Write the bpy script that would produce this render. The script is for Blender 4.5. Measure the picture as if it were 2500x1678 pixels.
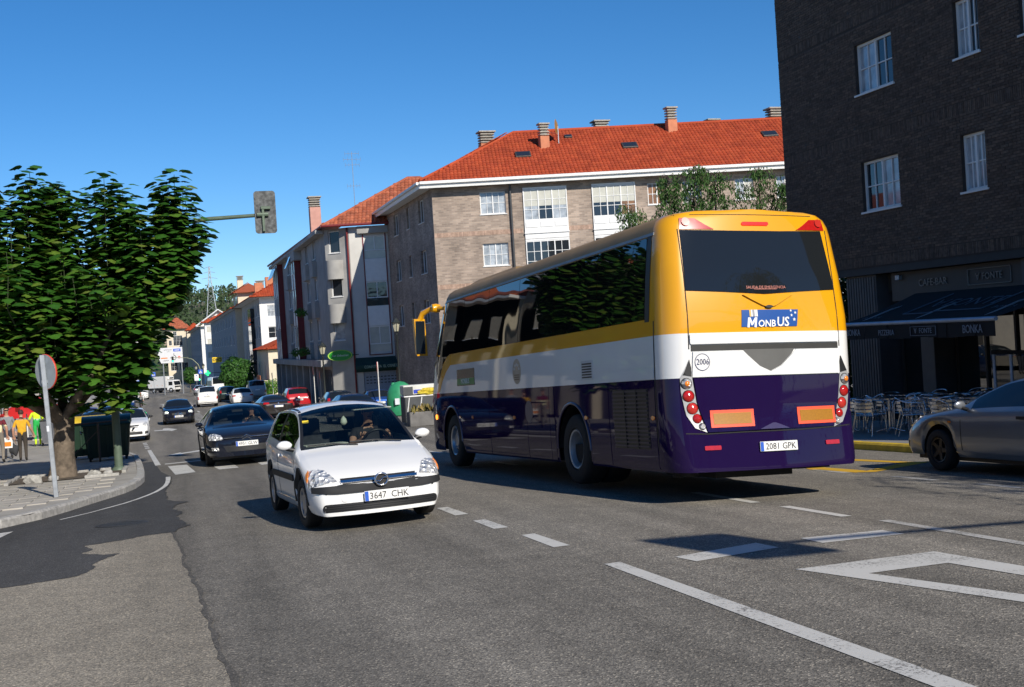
import bpy, bmesh, math, random
import numpy as np
from mathutils import Matrix, Vector, Euler
from mathutils.bvhtree import BVHTree

for o in list(bpy.data.objects):
    bpy.data.objects.remove(o)
S = bpy.context.scene
COL = S.collection
PI = math.pi
R_ = math.radians
random.seed(7)

# ------------------------------------------------------------------ camera
cam = bpy.data.cameras.new('camera')
cam.sensor_width = 36.0
cam.lens = 42.72
cam.clip_end = 6000
cam_o = bpy.data.objects.new('camera', cam)
COL.objects.link(cam_o)
EYE = 1.62
fwd, rgt, upv = (0.27990252, 0.95999035, -0.00855076), (0.95798077, -0.27987585, -0.06278822), (0.06266924, -0.00938312, 0.99799024)
m4 = Matrix.Identity(4)
for i in range(3):
    m4[i][0], m4[i][1], m4[i][2] = rgt[i], upv[i], -fwd[i]
m4.translation = (0, 0, EYE)
cam_o.matrix_world = m4
S.camera = cam_o

# ------------------------------------------------------------------ sky, sun, exposure
SUN_EL, SUN_AZ = R_(32), R_(12.5)          # azimuth: the sun stands behind the camera, this far to the right
world = bpy.data.worlds.new('World')
S.world = world
world.use_nodes = True
wn = world.node_tree.nodes
wl = world.node_tree.links
for n in list(wn):
    wn.remove(n)
sky = wn.new('ShaderNodeTexSky')
sky.sky_type = 'NISHITA'
sky.sun_disc = False
sky.sun_elevation = SUN_EL
sky.sun_rotation = PI - SUN_AZ
sky.air_density = 0.75
sky.dust_density = 0.0
sky.ozone_density = 5.0
sky.altitude = 20
bg = wn.new('ShaderNodeBackground')
bg.inputs['Strength'].default_value = 0.107
wo = wn.new('ShaderNodeOutputWorld')
hs = wn.new('ShaderNodeHueSaturation')
hs.inputs['Saturation'].default_value = 1.22
wl.new(sky.outputs[0], hs.inputs['Color'])
wl.new(hs.outputs[0], bg.inputs['Color'])
wl.new(bg.outputs[0], wo.inputs['Surface'])
sun = bpy.data.lights.new('sun', 'SUN')
sun.energy = 5.0
sun.angle = R_(0.53)
sun.color = (1.0, 0.93, 0.82)
sun_o = bpy.data.objects.new('sun', sun)
COL.objects.link(sun_o)
sun_dir = Vector((math.sin(SUN_AZ) * math.cos(SUN_EL), -math.cos(SUN_AZ) * math.cos(SUN_EL), math.sin(SUN_EL)))
sun_o.rotation_euler = sun_dir.to_track_quat('Z', 'Y').to_euler()
sun_o.location = sun_dir * 60
S.view_settings.view_transform = 'Standard'
S.view_settings.look = 'None'
S.view_settings.exposure = 0.12
S.view_settings.gamma = 1.0
S.view_settings.use_curve_mapping = False
S.render.engine = 'CYCLES'

# ------------------------------------------------------------------ the lie of the land
YS = [-60, 0, 15, 30, 45, 75, 105, 240, 400, 3000]
ZS = [2.4, 0, -.52, -1.10, -1.72, -2.55, -3.1, -5.6, -7.5, -7.5]
def gz(x, y):
    b = np.interp(y, YS, ZS)
    fade = min(1.0, max(0.0, (90 - y) / 50))
    return float(b - fade * (0.036 * min(14, max(0, x - 4)) * (1 if x < 13 else 1) + 0.010 * min(8, max(0, 4 - x))))
PLAZA_X = 12.98
def pz(x, y):
    """top of the paved plaza on the cafe side: level across, one kerb above the road edge"""
    return gz(PLAZA_X, y) + 0.13 + 0.012 * max(0, x - PLAZA_X)
def wz(x, y):
    """top of the pavement on the tree side"""
    return gz(x, y) + 0.13

# ------------------------------------------------------------------ materials
MATS = {}
def _bsdf(name):
    m = bpy.data.materials.new(name)
    m.use_nodes = True
    nt = m.node_tree
    return m, nt, nt.nodes['Principled BSDF']
def sock(b, n, v):
    if n in b.inputs:
        b.inputs[n].default_value = v
def mat(name, col, rough=.6, metal=0., var=.12, scale=3., bump=0., bscale=40., coat=0., spec=.5, detail=4., emit=None, estr=0., dirt=0.):
    if name in MATS:
        return MATS[name]
    m, nt, b = _bsdf(name)
    N, L = nt.nodes, nt.links
    sock(b, 'Roughness', rough); sock(b, 'Metallic', metal); sock(b, 'Specular IOR Level', spec)
    if coat:
        sock(b, 'Coat Weight', coat); sock(b, 'Coat Roughness', .03)
    tc = N.new('ShaderNodeTexCoord')
    c4 = (*col, 1)
    if var > 0:
        nz = N.new('ShaderNodeTexNoise'); nz.inputs['Scale'].default_value = scale; nz.inputs['Detail'].default_value = detail
        L.new(tc.outputs['Object'], nz.inputs['Vector'])
        rp = N.new('ShaderNodeValToRGB')
        rp.color_ramp.elements[0].position = .3; rp.color_ramp.elements[1].position = .7
        rp.color_ramp.elements[0].color = (*[c * (1 - var) for c in col], 1)
        rp.color_ramp.elements[1].color = (*[min(1, c * (1 + var)) for c in col], 1)
        L.new(nz.outputs['Fac'], rp.inputs['Fac'])
        out = rp.outputs['Color']
        if dirt:
            n2 = N.new('ShaderNodeTexNoise'); n2.inputs['Scale'].default_value = scale * .22; n2.inputs['Detail'].default_value = 8
            L.new(tc.outputs['Object'], n2.inputs['Vector'])
            r2 = N.new('ShaderNodeValToRGB'); r2.color_ramp.elements[0].position = .42; r2.color_ramp.elements[1].position = .72
            L.new(n2.outputs['Fac'], r2.inputs['Fac'])
            mx = N.new('ShaderNodeMix'); mx.data_type = 'RGBA'
            sc = N.new('ShaderNodeMath'); sc.operation = 'MULTIPLY'; sc.inputs[1].default_value = dirt
            L.new(r2.outputs['Color'], sc.inputs[0]); L.new(sc.outputs[0], mx.inputs['Factor'])
            L.new(out, mx.inputs[6]); mx.inputs[7].default_value = (*[c * .35 for c in col], 1)
            out = mx.outputs[2]
        L.new(out, b.inputs['Base Color'])
    else:
        b.inputs['Base Color'].default_value = c4
    if bump:
        nb = N.new('ShaderNodeTexNoise'); nb.inputs['Scale'].default_value = bscale; nb.inputs['Detail'].default_value = 3
        L.new(tc.outputs['Object'], nb.inputs['Vector'])
        bp = N.new('ShaderNodeBump'); bp.inputs['Strength'].default_value = bump; bp.inputs['Distance'].default_value = .02
        L.new(nb.outputs['Fac'], bp.inputs['Height']); L.new(bp.outputs['Normal'], b.inputs['Normal'])
    if emit:
        b.inputs['Emission Color'].default_value = (*emit, 1); b.inputs['Emission Strength'].default_value = estr
    MATS[name] = m
    return m
def glassmat(name, tint=(.55, .62, .6), rough=.0, ior=1.5, extra=.05):
    """thin window glass: see-through, with the sky and street reflected in it"""
    if name in MATS:
        return MATS[name]
    m = bpy.data.materials.new(name); m.use_nodes = True
    N, L = m.node_tree.nodes, m.node_tree.links
    for n in list(N):
        N.remove(n)
    o = N.new('ShaderNodeOutputMaterial'); tr = N.new('ShaderNodeBsdfTransparent'); gl = N.new('ShaderNodeBsdfGlossy')
    tr.inputs[0].default_value = (*tint, 1); gl.inputs['Roughness'].default_value = rough; gl.inputs[0].default_value = (1, 1, 1, 1)
    fr = N.new('ShaderNodeFresnel'); fr.inputs[0].default_value = ior
    ad = N.new('ShaderNodeMath'); ad.operation = 'ADD'; ad.inputs[1].default_value = extra; ad.use_clamp = True
    mx = N.new('ShaderNodeMixShader')
    L.new(fr.outputs[0], ad.inputs[0]); L.new(ad.outputs[0], mx.inputs[0]); L.new(tr.outputs[0], mx.inputs[1]); L.new(gl.outputs[0], mx.inputs[2])
    L.new(mx.outputs[0], o.inputs['Surface'])
    MATS[name] = m
    return m
def wavyglass(name, col=(.012, .013, .015), wave=.25, wscale=1.1, rough=.01, ior=1.9):
    """dark coach glass: near-mirror, with the slow ripple of toughened panes"""
    if name in MATS:
        return MATS[name]
    m, nt, b = _bsdf(name)
    N, L = nt.nodes, nt.links
    b.inputs['Base Color'].default_value = (*col, 1); sock(b, 'Roughness', rough); sock(b, 'IOR', ior)
    tc = N.new('ShaderNodeTexCoord'); nb = N.new('ShaderNodeTexNoise'); nb.inputs['Scale'].default_value = wscale; nb.inputs['Detail'].default_value = 1.
    L.new(tc.outputs['Object'], nb.inputs['Vector'])
    bp = N.new('ShaderNodeBump'); bp.inputs['Strength'].default_value = wave; bp.inputs['Distance'].default_value = .06
    L.new(nb.outputs['Fac'], bp.inputs['Height']); L.new(bp.outputs['Normal'], b.inputs['Normal'])
    MATS[name] = m
    return m
def asphalt(name, dark, light, speck, big=.35, rough=.85):
    if name in MATS:
        return MATS[name]
    m, nt, b = _bsdf(name)
    N, L = nt.nodes, nt.links
    tc = N.new('ShaderNodeTexCoord')
    vo = N.new('ShaderNodeTexVoronoi'); vo.inputs['Scale'].default_value = 95
    L.new(tc.outputs['Object'], vo.inputs['Vector'])
    sepc = N.new('ShaderNodeSeparateColor'); L.new(vo.outputs['Color'], sepc.inputs[0])
    rp = N.new('ShaderNodeValToRGB'); e = rp.color_ramp.elements
    e[0].position = 0; e[0].color = (*dark, 1); e[1].position = 1; e[1].color = (*speck, 1)
    k = rp.color_ramp.elements.new(.55); k.color = (*light, 1)
    k = rp.color_ramp.elements.new(.9); k.color = (*[c * 1.25 for c in light], 1)
    L.new(sepc.outputs[0], rp.inputs['Fac'])
    n1 = N.new('ShaderNodeTexNoise'); n1.inputs['Scale'].default_value = .5; n1.inputs['Detail'].default_value = 7; n1.inputs['Roughness'].default_value = .62
    mp = N.new('ShaderNodeMapping'); mp.inputs['Scale'].default_value = (1.7, .09, 1)
    L.new(tc.outputs['Object'], mp.inputs['Vector']); L.new(mp.outputs[0], n1.inputs['Vector'])
    r1 = N.new('ShaderNodeMapRange'); r1.inputs['From Min'].default_value = .3; r1.inputs['From Max'].default_value = .7
    r1.inputs['To Min'].default_value = 1 - big; r1.inputs['To Max'].default_value = 1 + big * .6
    L.new(n1.outputs['Fac'], r1.inputs['Value'])
    mx = N.new('ShaderNodeVectorMath'); mx.operation = 'SCALE'
    L.new(rp.outputs['Color'], mx.inputs[0]); L.new(r1.outputs[0], mx.inputs['Scale'])
    n3 = N.new('ShaderNodeTexNoise'); n3.inputs['Scale'].default_value = 2.3; n3.inputs['Detail'].default_value = 9; n3.inputs['Roughness'].default_value = .7
    L.new(tc.outputs['Object'], n3.inputs['Vector'])
    r3 = N.new('ShaderNodeMapRange'); r3.inputs['From Min'].default_value = .35; r3.inputs['From Max'].default_value = .65; r3.inputs['To Min'].default_value = .86; r3.inputs['To Max'].default_value = 1.1
    L.new(n3.outputs['Fac'], r3.inputs['Value'])
    m2 = N.new('ShaderNodeVectorMath'); m2.operation = 'SCALE'
    L.new(mx.outputs[0], m2.inputs[0]); L.new(r3.outputs[0], m2.inputs['Scale'])
    L.new(m2.outputs[0], b.inputs['Base Color'])
    sock(b, 'Roughness', rough); sock(b, 'Specular IOR Level', .35)
    bp = N.new('ShaderNodeBump'); bp.inputs['Strength'].default_value = .55; bp.inputs['Distance'].default_value = .006
    L.new(vo.outputs['Distance'], bp.inputs['Height']); L.new(bp.outputs['Normal'], b.inputs['Normal'])
    MATS[name] = m
    return m
def worn_paint(name, col, under=(.075, .073, .07), wear=.5):
    """road paint, chipped through to the asphalt"""
    if name in MATS:
        return MATS[name]
    m, nt, b = _bsdf(name)
    N, L = nt.nodes, nt.links
    tc = N.new('ShaderNodeTexCoord')
    n1 = N.new('ShaderNodeTexNoise'); n1.inputs['Scale'].default_value = 38; n1.inputs['Detail'].default_value = 6; n1.inputs['Roughness'].default_value = .75
    n2 = N.new('ShaderNodeTexNoise'); n2.inputs['Scale'].default_value = 2.2; n2.inputs['Detail'].default_value = 4
    L.new(tc.outputs['Object'], n1.inputs['Vector']); L.new(tc.outputs['Object'], n2.inputs['Vector'])
    ad = N.new('ShaderNodeMath'); ad.operation = 'MULTIPLY_ADD'; ad.inputs[1].default_value = .5
    L.new(n2.outputs['Fac'], ad.inputs[0]); L.new(n1.outputs['Fac'], ad.inputs[2])
    rp = N.new('ShaderNodeValToRGB'); e = rp.color_ramp.elements
    e[0].position = .43 + .22 * wear; e[0].color = (*under, 1); e[1].position = .56 + .22 * wear; e[1].color = (*col, 1)
    L.new(ad.outputs[0], rp.inputs['Fac']); L.new(rp.outputs['Color'], b.inputs['Base Color'])
    sock(b, 'Roughness', .7)
    MATS[name] = m
    return m
def brickmat(name, c1, c2, mortar, bw=.25, bh=.066, ms=.01, var=.35, axis='XZ', bump=.4):
    if name in MATS:
        return MATS[name]
    m, nt, b = _bsdf(name)
    N, L = nt.nodes, nt.links
    tc = N.new('ShaderNodeTexCoord'); sp = N.new('ShaderNodeSeparateXYZ'); cb = N.new('ShaderNodeCombineXYZ')
    L.new(tc.outputs['Object'], sp.inputs[0]); L.new(sp.outputs[0], cb.inputs[0]); L.new(sp.outputs[2], cb.inputs[1])
    br = N.new('ShaderNodeTexBrick')
    br.inputs['Color1'].default_value = (*c1, 1); br.inputs['Color2'].default_value = (*c2, 1); br.inputs['Mortar'].default_value = (*mortar, 1)
    br.inputs['Scale'].default_value = 1; br.inputs['Brick Width'].default_value = bw; br.inputs['Row Height'].default_value = bh
    br.inputs['Mortar Size'].default_value = ms; br.inputs['Bias'].default_value = -.1
    L.new(cb.outputs[0], br.inputs['Vector'])
    nz = N.new('ShaderNodeTexNoise'); nz.inputs['Scale'].default_value = .7; nz.inputs['Detail'].default_value = 6
    L.new(tc.outputs['Object'], nz.inputs['Vector'])
    mr = N.new('ShaderNodeMapRange'); mr.inputs['From Min'].default_value = .3; mr.inputs['From Max'].default_value = .7; mr.inputs['To Min'].default_value = 1 - var; mr.inputs['To Max'].default_value = 1 + var * .6
    L.new(nz.outputs['Fac'], mr.inputs['Value'])
    vm = N.new('ShaderNodeVectorMath'); vm.operation = 'SCALE'
    L.new(br.outputs['Color'], vm.inputs[0]); L.new(mr.outputs[0], vm.inputs['Scale']); L.new(vm.outputs[0], b.inputs['Base Color'])
    sock(b, 'Roughness', .85)
    bp = N.new('ShaderNodeBump'); bp.invert = True; bp.inputs['Strength'].default_value = bump; bp.inputs['Distance'].default_value = .012
    L.new(br.outputs['Fac'], bp.inputs['Height']); L.new(bp.outputs['Normal'], b.inputs['Normal'])
    MATS[name] = m
    return m
def randcol(name, cols, rough=.8, spec=.3, noise=.2, nscale=6., transl=0.):
    """one colour per object / per loose piece out of a few"""
    if name in MATS:
        return MATS[name]
    m, nt, b = _bsdf(name)
    N, L = nt.nodes, nt.links
    gi = N.new('ShaderNodeNewGeometry'); oi = N.new('ShaderNodeObjectInfo')
    ad = N.new('ShaderNodeMath'); ad.operation = 'ADD'
    L.new(gi.outputs['Random Per Island'], ad.inputs[0]); L.new(oi.outputs['Random'], ad.inputs[1])
    fr = N.new('ShaderNodeMath'); fr.operation = 'FRACT'; L.new(ad.outputs[0], fr.inputs[0])
    rp = N.new('ShaderNodeValToRGB'); e = rp.color_ramp.elements
    e[0].position = 0; e[0].color = (*cols[0], 1); e[1].position = 1; e[1].color = (*cols[-1], 1)
    for i, c in enumerate(cols[1:-1]):
        k = e.new((i + 1) / (len(cols) - 1)); k.color = (*c, 1)
    L.new(fr.outputs[0], rp.inputs['Fac'])
    tc = N.new('ShaderNodeTexCoord'); nz = N.new('ShaderNodeTexNoise'); nz.inputs['Scale'].default_value = nscale
    L.new(tc.outputs['Object'], nz.inputs['Vector'])
    mr = N.new('ShaderNodeMapRange'); mr.inputs['From Min'].default_value = .3; mr.inputs['From Max'].default_value = .7
    mr.inputs['To Min'].default_value = 1 - noise; mr.inputs['To Max'].default_value = 1 + noise
    L.new(nz.outputs['Fac'], mr.inputs['Value'])
    vm = N.new('ShaderNodeVectorMath'); vm.operation = 'SCALE'
    L.new(rp.outputs['Color'], vm.inputs[0]); L.new(mr.outputs[0], vm.inputs['Scale']); L.new(vm.outputs[0], b.inputs['Base Color'])
    sock(b, 'Roughness', rough); sock(b, 'Specular IOR Level', spec)
    if transl:
        out = [n for n in N if n.type == 'OUTPUT_MATERIAL'][0]
        t = N.new('ShaderNodeBsdfTranslucent'); L.new(vm.outputs[0], t.inputs['Color'])
        ms = N.new('ShaderNodeMixShader'); ms.inputs[0].default_value = transl
        L.new(b.outputs[0], ms.inputs[1]); L.new(t.outputs[0], ms.inputs[2]); L.new(ms.outputs[0], out.inputs['Surface'])
    MATS[name] = m
    return m
def paint(name, col, metal=.0, rough=.32):
    return mat(name, col, rough, metal, var=.04, scale=1.3, coat=1., spec=.0 if max(col) < .3 else .3)

# ------------------------------------------------------------------ mesh helpers
class MB:
    def __init__(s):
        s.v, s.f, s.m = [], [], []
    def add(s, vs, fs, m=0):
        o = len(s.v)
        s.v += [tuple(p) for p in vs]
        s.f += [tuple(i + o for i in f) for f in fs]
        s.m += [m] * len(fs)
        return s
    def box(s, x0, x1, y0, y1, z0, z1, m=0):
        return s.add([(x0, y0, z0), (x1, y0, z0), (x1, y1, z0), (x0, y1, z0), (x0, y0, z1), (x1, y0, z1), (x1, y1, z1), (x0, y1, z1)],
                     [(0, 3, 2, 1), (4, 5, 6, 7), (0, 1, 5, 4), (1, 2, 6, 5), (2, 3, 7, 6), (3, 0, 4, 7)], m)
    def cbox(s, x0, x1, y0, y1, z0, z1, c=.01, m=0):
        """box with all edges chamfered"""
        vs = []
        for (xa, xb) in ((x0, x0 + c), (x1, x1 - c)):
            for (ya, yb) in ((y0, y0 + c), (y1, y1 - c)):
                for (za, zb) in ((z0, z0 + c), (z1, z1 - c)):
                    vs += [(xa, yb, zb), (xb, ya, zb), (xb, yb, za)]
        h = hull(vs)
        return s.add(h[0], h[1], m)
    def tube(s, pts, r, n=8, m=0, cap=True):
        pts = [Vector(p) for p in pts]
        rs = r if isinstance(r, (list, tuple)) else [r] * len(pts)
        rings = []
        ref = None
        for i, p in enumerate(pts):
            d = (pts[min(i + 1, len(pts) - 1)] - pts[max(i - 1, 0)]).normalized()
            if ref is None:
                ref = Vector((0, 0, 1)) if abs(d.z) < .9 else Vector((1, 0, 0))
            a = d.cross(ref)
            if a.length < 1e-5:
                a = d.cross(Vector((1, 0, 0)))
            a.normalize(); b = a.cross(d).normalized(); ref = b.cross(a) * 0 + b
            # keep frame
            ref = b
            rings.append([p + (a * math.cos(2 * PI * k / n) + b * math.sin(2 * PI * k / n)) * rs[i] for k in range(n)])
        vs = [q for rr in rings for q in rr]
        fs = []
        for i in range(len(pts) - 1):
            for k in range(n):
                fs.append((i * n + k, i * n + (k + 1) % n, (i + 1) * n + (k + 1) % n, (i + 1) * n + k))
        if cap:
            fs.append(tuple(reversed(range(n)))); fs.append(tuple((len(pts) - 1) * n + k for k in range(n)))
        return s.add(vs, fs, m)
    def lathe(s, prof, n=24, axis='Z', o=(0, 0, 0), m=0, a0=0, a1=2 * PI):
        """prof: (radius, height) pairs"""
        full = abs(a1 - a0 - 2 * PI) < 1e-6
        cnt = n if full else n + 1
        vs = []
        for (r, h) in prof:
            for k in range(cnt):
                a = a0 + (a1 - a0) * k / n
                c, d = r * math.cos(a), r * math.sin(a)
                vs.append({'Z': (o[0] + c, o[1] + d, o[2] + h), 'X': (o[0] + h, o[1] + c, o[2] + d), 'Y': (o[0] + c, o[1] + h, o[2] - d)}[axis])
        fs = []
        for i in range(len(prof) - 1):
            for k in range(n):
                k2 = (k + 1) % cnt
                fs.append((i * cnt + k, i * cnt + k2, (i + 1) * cnt + k2, (i + 1) * cnt + k))
        return s.add(vs, fs, m)
    def prism(s, poly, d0, d1, plane='XZ', m=0):
        """a polygon in a plane, extruded along the third axis from d0 to d1"""
        def p(u, v, d):
            return {'XZ': (u, d, v), 'XY': (u, v, d), 'YZ': (d, u, v)}[plane]
        n = len(poly)
        vs = [p(u, v, d0) for u, v in poly] + [p(u, v, d1) for u, v in poly]
        fs = [tuple(range(n)), tuple(reversed(range(n, 2 * n)))] + [(i, i + n, (i + 1) % n + n, (i + 1) % n) for i in range(n)]
        return s.add(vs, fs, m)
    def tf(s, M):
        s.v = [tuple(M @ Vector(p)) for p in s.v]
        return s
    def merge(s, o, M=None, dm=0):
        s.add([tuple(M @ Vector(p)) if M else p for p in o.v], [], 0)
        b = len(s.v) - len(o.v)
        s.f += [tuple(i + b for i in f) for f in o.f]; s.m += [i + dm for i in o.m]
        return s
    def mesh(s, name, mats, smooth=None, fix=True, weld=0):
        me = bpy.data.meshes.new(name)
        me.from_pydata(s.v, [], s.f)
        for mm in (mats if isinstance(mats, (list, tuple)) else [mats]):
            me.materials.append(mm)
        if any(s.m):
            me.polygons.foreach_set('material_index', s.m)
        if fix or weld:
            bm = bmesh.new(); bm.from_mesh(me)
            if weld:
                bmesh.ops.remove_doubles(bm, verts=bm.verts, dist=weld)
            if fix:
                bmesh.ops.recalc_face_normals(bm, faces=bm.faces)
            bm.to_mesh(me); bm.free()
        if smooth is not None:
            me.polygons.foreach_set('use_smooth', [True] * len(me.polygons))
            if smooth < 180:
                me.set_sharp_from_angle(angle=R_(smooth))
        me.update()
        return me
    def obj(s, name, mats, parent=None, smooth=None, loc=None, rot=None, fix=True, weld=0):
        return mobj(name, s.mesh(name, mats, smooth, fix, weld), parent, loc, rot)
def hull(pts):
    bm = bmesh.new()
    for p in pts:
        bm.verts.new(p)
    r = bmesh.ops.convex_hull(bm, input=bm.verts)
    bm.verts.index_update()
    vs = [tuple(v.co) for v in bm.verts]
    fs = [tuple(v.index for v in f.verts) for f in bm.faces]
    bm.free()
    return vs, fs
def mobj(name, me, parent=None, loc=None, rot=None):
    o = bpy.data.objects.new(name, me)
    COL.objects.link(o)
    if parent is not None:
        o.parent = parent
    if loc is not None:
        o.location = loc
    if rot is not None:
        o.rotation_euler = rot
    return o
def tag(o, label=None, cat=None, group=None, kind=None):
    if label: o['label'] = label
    if cat: o['category'] = cat
    if group: o['group'] = group
    if kind: o['kind'] = kind
    return o
def thing(name, label, cat, loc=(0, 0, 0), rz=0., group=None, rot=None):
    o = bpy.data.objects.new(name, None)
    COL.objects.link(o)
    o.empty_display_size = .2
    o.location = loc
    o.rotation_euler = rot if rot else (0, 0, rz)
    return tag(o, label, cat, group)
def dup(root, loc, rz, label=None, parent=None):
    kids = {}
    for o in bpy.data.objects:
        if o.parent: kids.setdefault(o.parent.name, []).append(o)
    def cp(o, par):
        c = o.copy(); COL.objects.link(c); c.parent = par
        for k in kids.get(o.name, []):
            cp(k, c)
        return c
    r = cp(root, parent)
    r.location = loc; r.rotation_euler = (0, 0, rz)
    if label: r['label'] = label
    return r
def text_mb(txt, size, depth=.004, align='CENTER', shear=0., spacing=1., sx=1., bold=0.):
    cu = bpy.data.curves.new('txt', 'FONT')
    cu.body = txt; cu.size = size; cu.extrude = depth / 2; cu.align_x = align; cu.align_y = 'CENTER'; cu.shear = shear; cu.space_character = spacing
    cu.resolution_u = 2; cu.offset = bold * size
    o = bpy.data.objects.new('txt', cu); COL.objects.link(o)
    dg = bpy.context.evaluated_depsgraph_get()
    me = bpy.data.meshes.new_from_object(o.evaluated_get(dg))
    mb = MB()
    mb.add([(v.co.x * sx, -v.co.z, v.co.y) for v in me.vertices], [tuple(p.vertices) for p in me.polygons])
    bpy.data.objects.remove(o); bpy.data.curves.remove(cu); bpy.data.meshes.remove(me)
    return mb        # stands in XZ, faces -Y
def words(mb):
    """split lettering at its widest gap: a list of one or two pieces"""
    xs = sorted((min(mb.v[i][0] for i in f), max(mb.v[i][0] for i in f)) for f in mb.f)
    best, cut, hi = 0, None, xs[0][1]
    for a_, b_ in xs:
        if a_ - hi > best: best, cut = a_ - hi, (a_ + hi) / 2
        hi = max(hi, b_)
    out = []
    for s_ in (-1, 1):
        q = MB(); q.v = list(mb.v); q.f = [f for f in mb.f if (mb.v[f[0]][0] - cut) * s_ > 0]; q.m = [0] * len(q.f)
        use = sorted({i for f in q.f for i in f}); ix = {i: k for k, i in enumerate(use)}
        q.v = [mb.v[i] for i in use]; q.f = [tuple(ix[i] for i in f) for f in q.f]
        out.append(q)
    return out
def smooth_fn(pts):
    xs = [p[0] for p in pts]; ys = [p[1] for p in pts]
    n = len(xs)
    d = [(ys[i + 1] - ys[i]) / (xs[i + 1] - xs[i]) for i in range(n - 1)]
    m = [d[0]] + [0 if d[i - 1] * d[i] <= 0 else 2 * d[i - 1] * d[i] / (d[i - 1] + d[i]) for i in range(1, n - 1)] + [d[-1]]
    def f(x):
        if x <= xs[0]: return ys[0]
        if x >= xs[-1]: return ys[-1]
        i = 0
        while xs[i + 1] < x: i += 1
        h = xs[i + 1] - xs[i]; t = (x - xs[i]) / h
        return (ys[i] * (2 * t ** 3 - 3 * t ** 2 + 1) + h * m[i] * (t ** 3 - 2 * t ** 2 + t) + ys[i + 1] * (-2 * t ** 3 + 3 * t ** 2) + h * m[i + 1] * (t ** 3 - t ** 2))
    return f
def decal(bvh, poly, org, dirn, off=.004, step=.06, skirt=.012, m=0, mb=None):
    """lay a flat outline (u,v) onto a body along a direction: a thin skin that follows the surface.
    org(u,v) gives the start of each ray; the skin stands off by `off` and its rim runs back to the body."""
    bm = bmesh.new()
    vs = [bm.verts.new((u, v, 0)) for u, v in poly]
    bm.faces.new(vs)
    us = [p[0] for p in poly]; ws = [p[1] for p in poly]
    for ax, (a, b) in ((0, (min(us), max(us))), (1, (min(ws), max(ws)))):
        k = int((b - a) / step)
        for i in range(1, k + 1):
            c = a + (b - a) * i / (k + 1)
            co = (c, 0, 0) if ax == 0 else (0, c, 0); no = (1, 0, 0) if ax == 0 else (0, 1, 0)
            bmesh.ops.bisect_plane(bm, geom=bm.verts[:] + bm.edges[:] + bm.faces[:], plane_co=co, plane_no=no)
    bm.verts.index_update()
    d = Vector(dirn).normalized()
    outv, base = [], []
    for v in bm.verts:
        o = Vector(org(v.co.x, v.co.y))
        h = bvh.ray_cast(o, d)
        if h[0] is None:
            h = bvh.find_nearest(o + d * 2)
        n = h[1]
        if n.dot(d) > 0: n = -n
        outv.append(h[0] + n * off); base.append(h[0] - n * skirt)
    mb = mb or MB()
    n0 = len(outv)
    fs = [tuple(v.index for v in f.verts) for f in bm.faces]
    for e in bm.edges:
        if len(e.link_faces) == 1:
            a, b = e.verts[0].index, e.verts[1].index
            fs.append((a, b, b + n0, a + n0))
    bm.free()
    mb.add(outv + base, fs, m)
    return mb
def circle(cx, cy, rx, ry=None, n=16, a0=0., a1=2 * PI):
    ry = rx if ry is None else ry
    return [(cx + rx * math.cos(a0 + (a1 - a0) * k / n), cy + ry * math.sin(a0 + (a1 - a0) * k / n)) for k in range(n)]
def rrect(x0, x1, y0, y1, r=.03, n=3):
    out = []
    for (cx, cy, a) in ((x1 - r, y0 + r, -PI / 2), (x1 - r, y1 - r, 0), (x0 + r, y1 - r, PI / 2), (x0 + r, y0 + r, PI)):
        out += [(cx + r * math.cos(a + PI / 2 * k / n), cy + r * math.sin(a + PI / 2 * k / n)) for k in range(n + 1)]
    return out

# shared materials
BLACKP = mat('black_plastic', (.012, .012, .013), .45, var=.15)
RUBBER = mat('tyre_rubber', (.012, .012, .012), .8, var=.25, scale=14, bump=.2)
CHROME = mat('chrome', (.75, .76, .78), .12, 1., var=.03)
ALLOY = mat('alloy_rim', (.42, .43, .45), .32, .85, var=.06)
GALV = mat('galvanised_steel', (.42, .45, .48), .42, .6, var=.16, scale=9)
DARKIRON = mat('dark_painted_iron', (.022, .027, .026), .5, var=.2)
GLASSD = wavyglass('dark_vehicle_glass', (.010, .013, .016), .0, 1., .02, 1.6)
GLASSC = glassmat('clear_car_glass', (.62, .68, .66), 0., 1.45, .02)
REDLENS = mat('red_lens', (.42, .012, .010), .15, 0, var=.1, scale=30, coat=1.)
ORANGELENS = mat('orange_lens', (.75, .22, .02), .15, 0, var=.1, scale=30, coat=1.)
WHITE = mat('white_paint', (.78, .78, .76), .5, var=.05, dirt=.06)
PLATEW = mat('number_plate_white', (.74, .74, .72), .4, var=.03)
PLATEB = mat('number_plate_blue', (.02, .10, .50), .4, var=.05)
INK = mat('black_lettering', (.015, .015, .017), .5, var=0)
def lampmat(name, col=(.80, .80, .79)):
    if name in MATS: return MATS[name]
    m, nt, b = _bsdf(name)
    N, L = nt.nodes, nt.links
    tc = N.new('ShaderNodeTexCoord'); vo = N.new('ShaderNodeTexVoronoi'); vo.inputs['Scale'].default_value = 16
    L.new(tc.outputs['Object'], vo.inputs['Vector'])
    bp = N.new('ShaderNodeBump'); bp.inputs['Strength'].default_value = 1.; bp.inputs['Distance'].default_value = .06
    L.new(vo.outputs['Distance'], bp.inputs['Height']); L.new(bp.outputs['Normal'], b.inputs['Normal'])
    b.inputs['Base Color'].default_value = (*col, 1); sock(b, 'Metallic', .45); sock(b, 'Roughness', .28)
    sock(b, 'Coat Weight', 1.); sock(b, 'Coat Roughness', .02)
    MATS[name] = m
    return m
HEADLAMP = lampmat('headlamp_reflector')
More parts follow.
